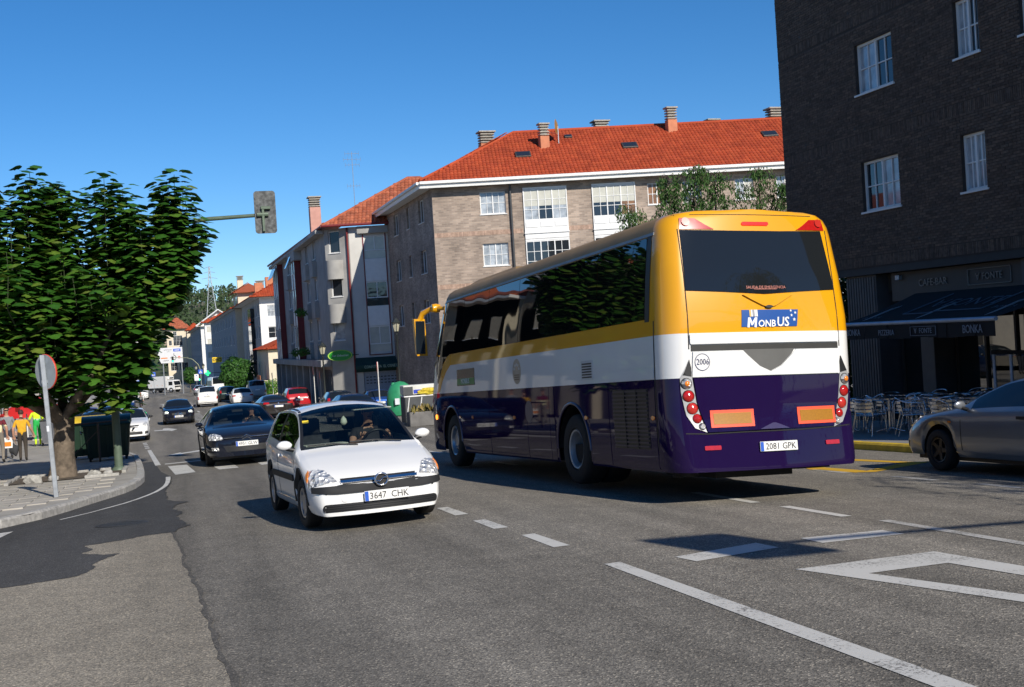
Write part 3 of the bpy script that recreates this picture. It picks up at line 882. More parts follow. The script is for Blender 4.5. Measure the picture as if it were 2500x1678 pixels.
def gutter(P, Q, z, nrm):
    prof = [(0, -.32), (0, 0), (.16, .05), (.2, .02), (.2, -.1), (.06, -.14), (.04, -.32)]
    vs = []
    for (x, y) in (P, Q):
        vs += [mloc(x + nrm[0] * a, y + nrm[1] * a, z + b) for a, b in prof]
    k = len(prof)
    return MB().add(vs, [tuple(range(k)), tuple(reversed(range(k, 2 * k)))] + [(i, i + k, (i + 1) % k + k, (i + 1) % k) for i in range(k)])
EZ = 10.12
gutter(e0, e1, EZ, (-nn[0], -nn[1])).obj('eaves_gutter', EAV, mid)
gutter(e0, dfar, EZ, (-1, 0)).obj('eaves_gutter', EAV, mid)
slab(mid, 'soffit', EAV, [mloc(*e0, 9.93), mloc(*e1, 9.93), mloc(*mp(WF_, .5), 9.93), mloc(*mp(.4, .5), 9.93)])
slab(mid, 'soffit', EAV, [mloc(*e0, 9.93), mloc(MBX + .5, MBY + .5, 9.93), mloc(MBX + .5, MBY + 15.4, 9.93), mloc(*dfar, 9.93)])
rdz = 13.6
r0 = mp(5.1, 5.6); r1 = mp(WF_, 5.6)
back0 = mp(4.9, 11.5)
tiles(mid, mloc(*e0, EZ + .04), mloc(*e1, EZ + .04), mloc(*r1, rdz), mloc(*r0, rdz), TILE, 'roof_tiles')
tiles(mid, mloc(*dfar, EZ + .04), mloc(*e0, EZ + .04), mloc(*r0, rdz), mloc(r0[0] - .3, MBY + 14, rdz), TILE, 'roof_tiles')
slab(mid, 'roof', mat('roof_underlay', (.30, .07, .03), .9), [mloc(*e0, EZ), mloc(*e1, EZ), mloc(*r1, rdz - .05), mloc(*r0, rdz - .05)])
slab(mid, 'roof', mat('roof_underlay', (.30, .07, .03), .9), [mloc(*r0, rdz - .05), mloc(*r1, rdz - .05), mloc(*mp(WF_, 12), EZ), mloc(*mp(2, 13), EZ)])
slab(mid, 'roof', mat('roof_underlay', (.30, .07, .03), .9), [mloc(*e0, EZ), mloc(*r0, rdz - .05), mloc(r0[0] - .3, MBY + 14, rdz - .05), mloc(*dfar, EZ)])
rid = MB()
rid.tube([mloc(*r0, rdz + .0), mloc(*r1, rdz + .0)], .11, 8); rid.tube([mloc(*e0, EZ + .1), mloc(*r0, rdz + .0)], .10, 8); rid.obj('ridge_tiles', TILE, mid, smooth=60)
for (u, v, z, h, w) in ((3.5, 6.2, 11.6, 1.5, .85), (6.7, 3.2, 11.7, 1.2, .55), (10.5, 6.4, 12.9, .52, .85), (14.5, 4.6, 12.4, 1.3, .6), (17.4, 6.4, 12.9, .25, .7), (21.2, 6.0, 12.9, .67, .9)):
    x, y = mp(u, v); chimney(mid, x - MBX, y - MBY, z, h, w, w * .8)
for (u, v) in ((5.35, 2.15), (11.6, 2.65), (20.0, 3.2), (8.27, 4.4)):
    k = (rdz - EZ) / 6.22; sc = .5 if u == 8.27 else 1.
    x, y = mp(u, v); z = EZ + (v + OV) * k
    ang = math.atan(k)
    s = MB(); s.cbox(-.45 * sc, .45 * sc, -.38 * sc, .38 * sc, 0, .14, .02)
    so = s.obj('skylight', FRAMED, mid, loc=mloc(x, y, z + .02)); so.rotation_euler = (ang, 0, mang)
    MB().box(-.37 * sc, .37 * sc, -.30 * sc, .30 * sc, .14, .146).obj('skylight_pane', PANE, so)
x, y = mp(4.32, -.12)
MB().tube([mloc(x, y, 9.8), mloc(x, y, mbase)], .065, 10).obj('downpipe', mat('dark_downpipe', (.05, .052, .055), .5), mid, smooth=60)
# satellite dish on the roof
x, y = mp(7.5, 3.6)
dish = thing('satellite_dish', 'rusty yellow satellite dish on the orange roof beside a chimney', 'satellite dish', (x, y, 12.35), R_(60))
dd = MB(); dd.lathe([(0.001, -.10), (.25, -.07), (.42, 0), (.43, .0), (.25, -.055), (.001, -.085)], 24, 'Y', (0, 0, 1.15)); dd.obj('reflector', mat('faded_ochre_metal', (.38, .20, .05), .5, .3, var=.3), dish, smooth=60)
da = MB(); da.tube([(0, -.1, 0), (0, -.1, 1.15)], .03, 8); da.tube([(0, -.05, .75), (0, .5, .85), (0, .55, 1.1)], .015, 6); da.cbox(-.05, .05, .5, .6, 1.06, 1.16, .01); da.obj('mount', GALV, dish)

# ---------------------------------------------------------------- grey concrete block with red window strips
CONC = mat('grey_concrete', (.36, .355, .34), .85, var=.16, scale=1.1, bump=.15, dirt=.3)
CONCL = mat('pale_render', (.56, .55, .52), .8, var=.08, scale=1., dirt=.12)
REDT = mat('dark_red_trim', (.16, .012, .014), .5, var=.1)
GX, GY = 12.54, 79.73
HX, HY = 11.1, 81.0
grey = thing('grey_block', 'grey concrete apartment block with dark red window strips', 'building', (GX, GY, 0))
gb = -3.2
# gable wall facing the junction, a glazed strip in the middle
hol = [(.93, 7.13, 1.40, 1.5), (.93, 4.0, 1.40, 1.6), (.93, .95, 1.40, 1.7), (.4, -2.6, 3.2, 2.45)]
gw = wall(grey, 9., gb, 9.25, hol, CONCL, 'wall', .2)
gw.rotation_euler = (0, 0, mang)
for (u, z, w, h), pn in zip(hol[:3], ((2, 2), (0, 0), (2, 2))):
    window(gw, u, z + .5, w, h - .5, .06, 1, 1, pn, FRAMEW, .07, sill=False)
    MB().box(u, u + w, .05, .12, z, z + .5).obj('spandrel_glass', [BLIND, PANE, BLIND][int(z > 2) + int(z > 6)], gw)
for u in (.86, 2.33):
    MB().box(u, u + .07, -.05, .1, .8, 9.0).obj('red_trim', REDT, gw)
MB().box(.86, 2.40, -.05, .1, .74, .80).obj('red_trim', REDT, gw)
for z0, z1 in ((5.62, 7.1), (2.68, 3.97)):
    MB().box(.94, 2.32, -.02, .1, z0, z1).obj('white_spandrel', FRAMEW, gw)
MB().cbox(.55, 2.6, -.35, .2, 8.75, 9.24, .03).obj('concrete_canopy', CONC, gw)
MB().tube([(-.12, -.08, 9.2), (-.12, -.08, -2.8)], .06, 8).obj('downpipe', REDT, gw, smooth=60)
# shop below: shutter, sign band, awning
sh = MB()
for k in range(24):
    z = -2.55 + k * .1
    sh.box(.42, 3.58, .10 + (k % 2) * .012, .15, z, z + .094)
sho = sh.obj('shop_shutter', mat('shutter_blue_grey', (.30, .34, .40), .5, .2, var=.08), gw)
for r in range(3):
    for k in range(13):
        MB().box(.55 + k * .235, .70 + k * .235, .085, .098, -.72 - r * .2, -.66 - r * .2).obj('shutter_slot', INK, sho)
AWG = mat('dark_green_fabric', (.008, .045, .038), .8, var=.15)
MB().box(-.05, 3.9, -.14, -.01, -.33, .08).obj('shop_sign_band', AWG, gw)
slab(gw, 'awning', AWG, [(-.05, 0, .62), (3.9, 0, .62), (3.9, -.95, .12), (-.05, -.95, .12)])
MB().box(-.05, 3.9, -.97, -.93, -.12, .12).obj('awning_valance', AWG, gw)
t = text_mb('CONFITERIA  EL CISNE DE ORO', .25, .01, sx=.80); t.v = [(x + 1.95, y - .985, z + .0) for x, y, z in t.v]; t.obj('sign_lettering', mat('sign_pale_green', (.42, .55, .42), .6, var=0), gw, fix=False)
# chamfer with curved balconies
ca = math.atan2(HY - GY, HX - GX)
cw_len = math.hypot(HX - GX, HY - GY)
cwz = [(.30, z, .85, 1.45) for z in (7.65, 4.75, 1.85)]
chw = wall(grey, cw_len, gb, 9.25, cwz, CONC, 'wall', .2)
chw.location = (HX - GX, HY - GY, 0); chw.rotation_euler = (0, 0, ca + PI)
for k, (u, z, w, h) in enumerate(cwz):
    window(chw, u, z, w, h, .12, 1, 1, ((0,), (0,), (1,))[k], FRAMEW)
    if z > 2:
        bz = z - 1.75
        b = MB(); b.lathe([(.62, 0), (.62, 1.25), (.54, 1.25), (.54, .1), (0.01, .1)], 14, 'Z', (.72, .02, bz), a0=PI, a1=2 * PI); b.lathe([(0.01, 0), (.62, 0)], 14, 'Z', (.72, .02, bz), a0=PI, a1=2 * PI)
        b.obj('curved_balcony', CONC, chw, smooth=50)
# street front
SL = 35.
sgw_h = []
strips = [(SL - 17.2, 2), (SL - 32.5, 3)]
small = [(SL - 6.5, 1.3), (SL - 11.0, 1.5), (SL - 24, 1.6)]
for z in (7.75, 4.85, 1.95):
    for u, w in small: sgw_h.append((u, z, w, 1.45))
gsw = wall(grey, SL, gb, 9.25, sgw_h, CONC, 'wall', .2)
gsw.rotation_euler = (0, 0, -PI / 2); gsw.location = (HX - GX, HY - GY + SL, 0)
for i, (u, z, w, h) in enumerate(sgw_h):
    window(gsw, u, z, w, h, .12, 1, 1, ((1, 0), (0, 0), (0, 1))[i % 3], FRAMEW)
    b = MB(); b.box(u - .3, u + w + .3, -.3, 0, z - 1.3, z - .2); b.obj('balcony_front', CONC, gsw)
for u0, n in strips:
    for k in range(n):
        u = u0 + k * 1.5
        MB().box(u - .14, u, -.495, 0, .5, 9.1).obj('red_mullion', REDT, gsw); MB().box(u + 1.1, u + 1.24, -.495, 0, .5, 9.1).obj('red_mullion', REDT, gsw)
        for z in (7.2, 4.3, 1.4):
            window(gsw, u, z + .1, 1.1, 1.7, -.47, 1, 1, ((0,), (1,), (0,))[(k + int(z)) % 3], FRAMEW, sill=False)
            MB().box(u, u + 1.1, -.48, -.1, z - 1.05, z + .08).obj('white_spandrel', FRAMEW, gsw)
        MB().box(u, u + 1.1, -.48, -.1, 8.98, 9.1).obj('white_spandrel', FRAMEW, gsw)
        # top lights tilted open
        if n == 3 or k == 0:
            lf = MB(); lf.box(0, 1.05, -.02, .02, -1.1, 0); lo = lf.obj('open_sash', mat('blue_reflecting_glass', (.25, .42, .6), .1, coat=1.), gsw, loc=(u, -.53, 8.85)); lo.rotation_euler = (R_(-24), 0, 0)
MB().cbox(0, SL, -.6, 0, 9.0, 9.25, .03).obj('eaves_slab', CONC, gsw)
MB().box(SL - 18.6, SL - 13.6, -.58, 0, 8.3, 9.0).obj('eaves_box', CONC, gsw)
# ground-floor shops of the street front
for k in range(8):
    MB().cbox(k * 4.3 + .2, k * 4.3 + .7, -.5, -.05, gb, .15, .02).obj('pillar', CONC, gsw)
    MB().box(k * 4.3 + .75, min(SL - .1, k * 4.3 + 4.4), -.03, -.01, -2.9, -.1).obj('shop_window', PANE, gsw)
MB().box(0, SL, -.75, -.05, .16, .6).obj('shop_fascia', CONC, gsw)
# roof
gea = (HX - .65 - GX, HY + SL - GY, 9.35)
p_r = (tt[0] * 9, tt[1] * 9, 9.35)
_t = (HX - .35 - GX + nn[0] * .6) / tt[0]
gc = ge0 = (HX - .35 - GX, tt[1] * _t - nn[1] * .6, 9.35)
apex = (tt[0] * 4.0 + nn[0] * 5.6, tt[1] * 4.0 + nn[1] * 5.6, 13.0)
apx2 = (apex[0] - 1.0, apex[1] + SL - 6, 12.4)
tiles(grey, gc, (p_r[0] - nn[0] * .6, p_r[1] - nn[1] * .6, 9.35), (apex[0] + tt[0] * .9, apex[1] + tt[1] * .9, 12.98), apex, TILE_OLD, 'roof_tiles', .26, .42, .05)
tiles(grey, gea, ge0, (apex[0], apex[1], 12.95), apx2, TILE_OLD, 'roof_tiles', .26, .42, .05)
slab(grey, 'roof', mat('roof_underlay', (.30, .07, .03), .9), [gc, (p_r[0] - nn[0] * .6, p_r[1] - nn[1] * .6, 9.3), (apex[0] + tt[0] * .9, apex[1] + tt[1] * .9, 12.88), (apex[0], apex[1], 12.9)])
slab(grey, 'roof', mat('roof_underlay', (.30, .07, .03), .9), [gc, (apex[0], apex[1], 12.9), (apx2[0], apx2[1], 12.3), gea])
MB().tube([gc, (p_r[0] - nn[0] * .6, p_r[1] - nn[1] * .6, 9.35)], .09, 8).obj('red_gutter', REDT, grey)
MB().tube([gc, gea], .09, 8).obj('red_gutter', REDT, grey)
rid = MB(); rid.tube([gc, apex], .12, 8); rid.tube([apex, (apex[0] + tt[0] * .9, apex[1] + tt[1] * .9, 12.98)], .12, 8); rid.obj('ridge_tiles', TILE_OLD, grey, smooth=60)
chimney(grey, HX - GX - .0, HY - GY + 4.0, 9.2, 2.0, .75, .75, mat('pink_render', (.50, .27, .22), .85, var=.1))
ant = thing('roof_antenna', 'thin television aerial standing above the grey block roof', 'antenna', (GX + 1.6, GY + 6.5, 11.2))
a = MB(); a.tube([(0, 0, -.6), (0, 0, 4.0)], .022, 6)
for z, w in ((3.9, .5), (3.5, .62), (3.1, .5), (1.6, .45)):
    a.tube([(-w, 0, z), (w, 0, z)], .012, 5)
    for q in range(5):
        x = -w + 2 * w * q / 4; a.tube([(x, 0, z - .16), (x, 0, z + .16)], .008, 4)
a.obj('aerial', GALV, ant)

# ---------------------------------------------------------------- more distant houses down the street
CREAM = mat('cream_render', (.66, .58, .44), .85, var=.06, dirt=.08)
WREND = mat('white_render', (.74, .73, .70), .8, var=.05, dirt=.08)
BGREY = mat('blue_grey_render', (.22, .24, .27), .85, var=.1, dirt=.15)  # blue-grey also stands in for shade on street sides of pale far houses
def far_house(name, label, x0, x1, y0, y1, ztop, front_m, side_m, wins_f=(), wins_s=(), base=None, ridge=1.8, over=.5, tile=TILE, roof='hip'):
    """front faces the camera (y0), the street side is x0"""
    b = thing(name, label, 'building', (x0, y0, 0))
    zb = (gz(x0, y1) - .6) if base is None else base
    hf_ = [(u, z, w, h) for (u, z, w, h, p) in wins_f]
    fw2 = wall(b, x1 - x0, zb, ztop, hf_, front_m, 'wall', .2)
    for (u, z, w, h, p) in wins_f: window(fw2, u, z, w, h, .1, 2, 2, p, FRAMEW, .09)
    D = y1 - y0
    hs_ = [(u, z, w, h) for (u, z, w, h, p) in wins_s]
    s2 = wall(b, D, zb, ztop, hs_, side_m, 'wall', .2)
    s2.rotation_euler = (0, 0, -PI / 2); s2.location = (0, D, 0)
    for (u, z, w, h, p) in wins_s: window(s2, u, z, w, h, .1, 1, 1, p, FRAMEW, .09)
    W = x1 - x0
    MB().box(W - .01, W, 0, D, zb, ztop).obj('wall', side_m, b)
    o = over
    A, B_, C, D_ = (-o, -o, ztop), (W + o, -o, ztop), (W + o, D + o, ztop), (-o, D + o, ztop)
    slab(b, 'eaves', EAV, [A, B_, C, D_])
    m = min(W, D) / 2
    if roof == 'hip':
        r0_, r1_ = (W / 2, m, ztop + ridge), (W / 2, D - m, ztop + ridge)
        tiles(b, A, B_, r0_, r0_, tile, 'roof_tiles', .3, .5, .05)
        tiles(b, D_, A, r0_, r1_, tile, 'roof_tiles', .3, .5, .05)
        um = mat('roof_underlay', (.30, .07, .03), .9)
        slab(b, 'roof', um, [A, B_, r0_]); slab(b, 'roof', um, [B_, C, r1_, r0_]); slab(b, 'roof', um, [D_, A, r0_, r1_])
    else:      # gable towards the camera
        r0_, r1_ = (W / 2, -o, ztop + ridge), (W / 2, D + o, ztop + ridge)
        tiles(b, D_, A, r0_, r1_, tile, 'roof_tiles', .3, .5, .05)
        um = mat('roof_underlay', (.30, .07, .03), .9)
        slab(b, 'roof', um, [D_, A, r0_, r1_]); slab(b, 'roof', um, [B_, C, r1_, r0_])
        MB().add([(0, 0, ztop), (W, 0, ztop), (W / 2, 0, ztop + ridge)], [(0, 1, 2)]).obj('gable', front_m, b)
        MB().tube([A, r0_, B_], .2, 4).obj('barge_board', EAV, b)
    return b
cream = far_house('cream_house', 'low cream house with tiled roof and small balcony beyond the grey block', 12.0, 21, 140, 156, 1.5, CREAM, CREAM, [], [(2, -1.9, 1.3, 1.9, (0, 0)), (6, -1.9, 1.3, 1.9, (0, 0)), (10.5, -1.9, 1.3, 1.9, (1, 0))], ridge=2.0)
MB().cbox(-1.0, 0, .6, 5, -2.3, -2.0, .03).obj('balcony_slab', CREAM, cream); MB().cbox(-1.02, -.95, .6, 5, -2.0, -1.4, .01).obj('flower_box', mat('terracotta', (.45, .15, .06), .8), cream)
st_ = MB(); st_.tube([(1.5, -.3, -3.8), (6, -.3, -.5)], .05, 6); st_.obj('stair_rail', mat('grey_rail', (.3, .3, .3), .5), cream)
gw_f = [(.9, z, 5.2, 1.55, (p, p, p)) for z, p in ((5.7, 1), (2.9, 0))]
white_gal = far_house('white_gallery_house', 'white house with two glazed gallery rows under a big orange roof', 13.0, 24, 160, 194, 8.3, WREND, CONC, gw_f,
                      [(31 - k * 3.6, z, 1.5, 1.6, (0, 1)) for k in range(8) for z in (5.9, 3.0, .1)], ridge=3.6, over=1.3)
MB().box(-.5, 0, 10, 15, -2, 7.2).obj('glass_stair_bay', PANE, white_gal)
for z in (5.2, 2.4, -.4):
    MB().box(-.55, 0, 10, 15, z, z + .22).obj('bay_band', mat('teal_band', (.12, .22, .22), .5), white_gal)
for (x, y, z) in ((2.0, 6, 9.6), (3.6, 4, 10.4), (5.0, 3, 10.6), (1.0, 12, 9.2)):
    chimney(white_gal, x, y, z, 1.6, 1.1, .9, cap=(x > 3))
dm = MB(); dm.cbox(3.0, 5.2, -.2, 3, 9.4, 11, .03); dm.obj('dormer', mat('salmon_render', (.50, .19, .10), .85, var=.12), white_gal)
slab(white_gal, 'dormer_roof', TILE, [(2.7, -.5, 11), (5.5, -.5, 11), (5.5, 3, 11.9), (2.7, 3, 11.9)])
blue_h = far_house('blue_grey_house', 'blue-grey rendered house with rows of narrow windows', 12.1, 22, 196, 288, 8.2, CREAM, BGREY, [],
                   [(92 - 8 - k * 9, z, 2.6 if k % 2 else 2.0, 1.7, (0, 1) if k % 3 else (0, 0)) for k in range(9) for z in (5.6, 2.5, -.6)], ridge=2.2, over=.8)
dm = MB(); dm.cbox(1.2, 5, 10, 22, 8.6, 11.2, .05); dmo = dm.obj('attic_storey', CREAM, blue_h); MB().box(1.15, 1.2, 12, 15, 9.2, 10.6).obj('attic_window', PANE, dmo)
tiles(blue_h, (.4, 23, 11.2), (.4, 9, 11.2), (3.2, 12, 12.9), (3.2, 20, 12.9), TILE_OLD, 'roof_tiles', .3, .5, .05); slab(blue_h, 'roof', mat('roof_underlay', (.30, .07, .03), .9), [(.4, 9, 11.15), (5.6, 9, 11.15), (3.2, 12, 12.8)])
slab(blue_h, 'roof', mat('roof_underlay', (.30, .07, .03), .9), [(.4, 23, 11.1), (.4, 9, 11.1), (3.2, 12, 12.7), (3.2, 20, 12.7)])
chimney(blue_h, 4.6, 6, 8.4, 3.6, 1.2, 1.); chimney(blue_h, 2.0, 14, 12, 1.4, 1., .8, CREAM)
far_house('white_corner_house', 'white corner house with stacked bay windows beyond the blue-grey one', 11.06, 22, 296, 301, 8.6, WREND, WREND, [(.35, z, 1.1, 1.5, (2,)) for z in (6.2, 3.2, .2)], [], ridge=2.6, over=.9)
far_house('white_gable_house', 'white house with a broad pale gable edge and blue-grey street side', 11.0, 20, 322, 425, 8.4, WREND, BGREY, [], [(8 + k * 12, z, 2.4, 1.8, (0, 0)) for k in range(8) for z in (5, 2, -1)], ridge=4., over=1.2, roof='gable')
far_house('stone_corner_house', 'narrow pale house at the far bend of the street', 10.0, 15, 430, 444, 9.5, CREAM, BGREY, [], [(5, z, 1.6, 1.8, (0, 0)) for z in (6, 3)], ridge=2.5)
far_house('far_end_house', 'cream house with red roof closing the far end of the street', 3.4, 10.8, 448, 466, 10.6, CREAM, CREAM, [(2.2, 4.6, 3.2, 3.6, (0, 0, 0)), (.6, 4.8, 1.1, 1.8, (0,)), (2.2, 8.2, 1.3, 1.5, (0,)), (2.4, 1.0, 3, 2.0, (2, 0, 2)), (.6, .5, 1.1, 2.2, (0,)), (.8, -4.2, 2.4, 2.8, (0, 0)), (4, -4.2, 2.8, 2.8, (0, 0))], [], ridge=4.2, over=1.2, tile=TILE_OLD)
far_house('far_pale_house', 'pale house glimpsed between tree crown and road sign', -13, -4, 430, 450, 10, WREND, WREND, [(1 + k * 2.8, z, 1.6, 1.8, (0, 0)) for k in range(3) for z in (6.5, 3, -.5)], [], ridge=3)
# ---------------------------------------------------------------- tree-side row (partly seen under the tree, mirrored in the coach)
def left_house(label, y0, y1, ztop, m, shop=True, k=0, x0=-9.2):
    rows_ok = shop
    b = thing('row_house', label, 'building', (x0, y0, 0), group=None)
    D = y1 - y0
    zb = gz(-8, y1) - .6
    rows = []
    n = int(D / 3.6)
    z = zb + 4.6
    while z + 1.6 < ztop - .4 and rows_ok:
        rows += [(1.2 + q * (D - 1.6) / n, z, 1.3, 1.55) for q in range(n)]
        z += 2.95
    zs_ = gz(-8, (y0 + y1) / 2) + .13
    shops = [(.8 + q * (D - .8) / n, zs_ + .25, (D - .8) / n - .8, 2.5) for q in range(n)] if shop else []
    w = wall(b, D, zb, ztop, rows + shops, m, 'wall', .25)
    w.rotation_euler = (0, 0, PI / 2)
    for i, (u, z, ww, h) in enumerate(rows): window(w, u, z, ww, h, .12, 1, 1, ((0, 1), (1, 1), (0, 0), (2, 0))[(i + k) % 4], FRAMEW)
    for i, (u, z, ww, h) in enumerate(shops): window(w, u, z, ww, h, .15, 1, 1, (0, 0), FRAMED, .08, sill=False)
    MB().box(-9, 0, 0, D, zb, ztop).obj('rear_mass', m, b)
    MB().cbox(-9.2, .5, -.1, D + .1, ztop, ztop + .2, .03).obj('eaves', EAV, b)
    r0_, r1_ = (-4.5, .5, ztop + 2.2), (-4.5, D - .5, ztop + 2.2)
    um = mat('roof_underlay', (.30, .07, .03), .9)
    slab(b, 'roof', um, [(.5, 0, ztop + .22), (.5, D, ztop + .22), r1_, r0_]); slab(b, 'roof', um, [(.5, 0, ztop + .22), r0_, (-9.2, 0, ztop + .22)])
    return b
BEIGE = mat('beige_render', (.50, .45, .34), .85, var=.06, dirt=.1)
STONE = mat('brown_timber_front', (.16, .10, .06), .8, var=.2)
left_house('blank beige house set back behind the big-leaved tree', 21, 45, 8.2, BEIGE, False, 0)
left_house('cream three-storey house beyond the walking woman', 47, 58, 8.2, CREAM, True, 1)
left_house('beige shop house behind the red parasols', 59, 76, 7.2, BEIGE, True, 2)
left_house('white house on the tree-side row past the shops', 78, 100, 8.4, WREND, True, 3)
left_house('grey house further down the tree-side row', 103, 135, 7.4, CONC, True, 1)
left_house('pale house near the far junction on the tree side', 140, 200, 6.0, WREND, True, 2, -10.5)

for i, (xa, xb, zt_, mm_) in enumerate(((-34, -16, 9.5, BEIGE), (-15, 3, 11, CONC), (4, 20, 10, BEIGE), (21, 44, 12, CONC))):  # unseen houses added behind the camera to darken reflections in the vehicles
    hb_ = thing('row_house', ['unseen beige house added behind the camera at the side-road end', 'unseen grey block added behind the camera facing the junction', 'unseen beige block added behind the camera beside the grey one', 'unseen tall grey block added behind the camera on the cafe side'][i], 'building', (xb, -38, 0))
    wh = [(1.5 + q * 3.4, z, 1.4, 1.5) for q in range(int((xb - xa - 2) / 3.4)) for z in (3.5, 6.3, 9.0) if z + 1.5 < zt_ - .3]
    w_ = wall(hb_, xb - xa, -.5, zt_, wh, mm_, 'wall', .2); w_.rotation_euler = (0, 0, PI)
    for h_ in wh: window(w_, *h_, .1, 1, 1, (0, 0), FRAMEW)
    MB().box(xa - xb, 0, -10, -.3, -.5, zt_ + .2).obj('building_mass', mm_, hb_)
# ---------------------------------------------------------------- dark brick block on the cafe side
RX, RY0, RY1 = 16.8, 6., 29.86
right = thing('dark_brick_block', 'dark brick apartment block in shade above the cafe', 'building', (RX, RY1, 0))
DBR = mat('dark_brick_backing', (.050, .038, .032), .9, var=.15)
WL = RY1 - RY0
def ru(y): return RY1 - y
ZT = 10.6
rh = []
for z in (6.89, 4.03):
    rh += [(ru(26.14), z, 1.55, 1.21), (ru(22.31), z, .80, 1.21), (ru(20.26), z, 1.5, 1.21), (ru(15), z, 1.5, 1.21)]
rh = [(u, z, w, h if z < 9 else 1.21) for u, z, w, h in rh]
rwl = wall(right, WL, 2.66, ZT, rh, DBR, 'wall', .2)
rwl.rotation_euler = (0, 0, -PI / 2)
for i, (u, z, w, h) in enumerate(rh):
    window(rwl, u, z, w, h, .11, 2, 2, ((1, 0), (1, 0), (0, 1), (0, 0), (0, 1), (1, 1), (0, 0), (1, 0), (0, 0), (1, 1), (0, 1), (0, 0))[i], FRAMEW, .06)
# bricks: real pieces. The ones that show largest are single parts, the rest are joined
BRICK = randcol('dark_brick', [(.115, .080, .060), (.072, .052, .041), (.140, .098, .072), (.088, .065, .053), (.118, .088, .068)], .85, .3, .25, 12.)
bm_one = MB().box(0, .238, -.012, .004, 0, .052).mesh('brick', BRICK)
singles = 0
jb = MB()
rb_ = random.Random(11)
def in_hole(u0, u1, z0, z1): return any(u1 > h[0] - .0 and u0 < h[0] + h[2] and z1 > h[1] and z0 < h[1] + h[3] for h in rh)
z = 2.66; r = 0
bandz = (2.70, 5.70, 8.57)
cand = []
while z < ZT - .05:
    inb = [b for b in bandz if b - .01 <= z < b + .25]
    if inb:
        u = 0
        while u < WL - 1.0:
            if not in_hole(u, u + .052, inb[0], inb[0] + .24): cand.append((u, inb[0], 1))
            u += .0645
        z = inb[0] + .258; r += 1
        continue
    nb = [b for b in bandz if z < b < z + .052]
    u = -.125 * (r % 2)
    if not nb:
        while u < WL - 1.2:
            ua, ub = max(0, u), u + .238
            if not in_hole(ua, ub, z, z + .052): cand.append((ua, z, 0))
            else:
                for h in rh:      # closers beside openings
                    if z + .052 > h[1] and z < h[1] + h[3]:
                        if ua < h[0] < ub and h[0] - ua > .05: jb.box(ua, h[0] - .004, -.012, .004, z, z + .052)
                        if ua < h[0] + h[2] < ub and ub - h[0] - h[2] > .05: jb.box(h[0] + h[2] + .004, ub, -.012, .004, z, z + .052)
            u += .2485
    z += .0625; r += 1
seen_u = ru(20.6)
# the ones that show largest: nearest to the camera inside the frame, low on the wall
order = sorted([c for c in cand if c[2] == 0 and c[0] < seen_u - .2 and c[0] >= .001], key=lambda c: (seen_u - c[0]) ** 2 + (c[1] - 2.8) ** 2)[:290]
oset = set(order)
for (u, zz, k) in cand:
    if (u, zz, k) in oset:
        mobj('brick', bm_one, rwl, (u, rb_.uniform(-.003, .003), zz))
    elif k == 0:
        d = rb_.uniform(-.004, .003)
        jb.box(u, u + (.238 if u > .001 else (.238 if (int(round((zz) / .0625)) % 1 == 0) else .1)), -.012 + d, .004, zz, zz + .052)
    else:
        d = rb_.uniform(-.003, .003); jb.box(u, u + .054, -.012 + d, .004, zz, zz + .24)
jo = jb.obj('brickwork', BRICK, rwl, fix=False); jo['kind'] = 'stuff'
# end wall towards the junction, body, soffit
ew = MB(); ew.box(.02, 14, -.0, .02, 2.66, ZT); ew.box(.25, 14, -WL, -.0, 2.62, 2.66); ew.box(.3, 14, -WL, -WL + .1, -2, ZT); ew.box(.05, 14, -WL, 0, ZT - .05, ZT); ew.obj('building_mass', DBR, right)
for (u, z) in [(1.2 + k * 2.35, zz) for k in range(7) for zz in (6.1, 8.95, 3.2)]:
    MB().lathe([(.0, -.016), (.03, -.016), (.035, 0)], 8, 'Y', (u, 0, z)).obj('weep_hole', INK, rwl)
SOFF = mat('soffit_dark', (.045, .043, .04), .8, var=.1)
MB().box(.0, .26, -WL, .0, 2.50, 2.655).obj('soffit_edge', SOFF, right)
# ---- ground floor: recessed cafe front
CFX = 1.0          # metres behind the brick face
TILEG = mat('grey_fluted_cladding', (.065, .065, .066), .5, var=.15, scale=3)
SIGNB = mat('dark_fascia', (.05, .043, .035), .55, var=.08)
def rl(x, y): return (x - RX, y - RY1)
cf = MB(); gzb = pz(18, 26) - .8
def cbx(name, x0, x1, y0, y1, z0, z1, m, par=right, c=.012):
    return MB().cbox(x0 - RX, x1 - RX, y0 - RY1, y1 - RY1, z0, z1, c).obj(name, m, par)
p1 = cbx('pillar', 16.95, 17.7, 26.05, 27.35, gzb, 2.50, TILEG)
for k in range(11):
    y = 26.10 + k * .115
    cbx('pillar_flute', 16.925, 16.955, y, y + .075, gzb + .1, 2.45, TILEG, p1, .006)
cbx('pillar', 17.0, 17.9, 23.95, 24.45, gzb, 1.2, TILEG)
cbx('pillar', 17.0, 17.9, 19.6, 20.9, gzb, 2.5, TILEG)
fas = cbx('fascia', 17.05, 17.5, 12, 25.55, 1.80, 2.49, SIGNB)
cbx('fascia', 17.3, 17.6, 25.6, 27.4, 2.05, 2.49, SIGNB)
cbx('wall_lamp', 16.95, 17.1, 25.1, 25.25, 2.3, 2.42, SIL if 'SIL' in globals() else GALV)
PALE = mat('dull_silver_letters', (.24, .22, .19), .5, .3, var=.1)
def fas_text(txt, size, y, z, m=PALE, x=17.03, **kw):
    t = text_mb(txt, size, .02, **kw)
    t.v = [(x - RX + yy, (y - xx) - RY1, z + zz) for xx, yy, zz in t.v]
    return t.obj('fascia_lettering', m, fas, fix=False)
fas_text('CAFE-BAR', .235, 23.9, 2.18)
fas_text('\u2200 FONTE', .21, 21.95, 2.20)
fas_text('PIZZERIA', .235, 20.2, 2.22)
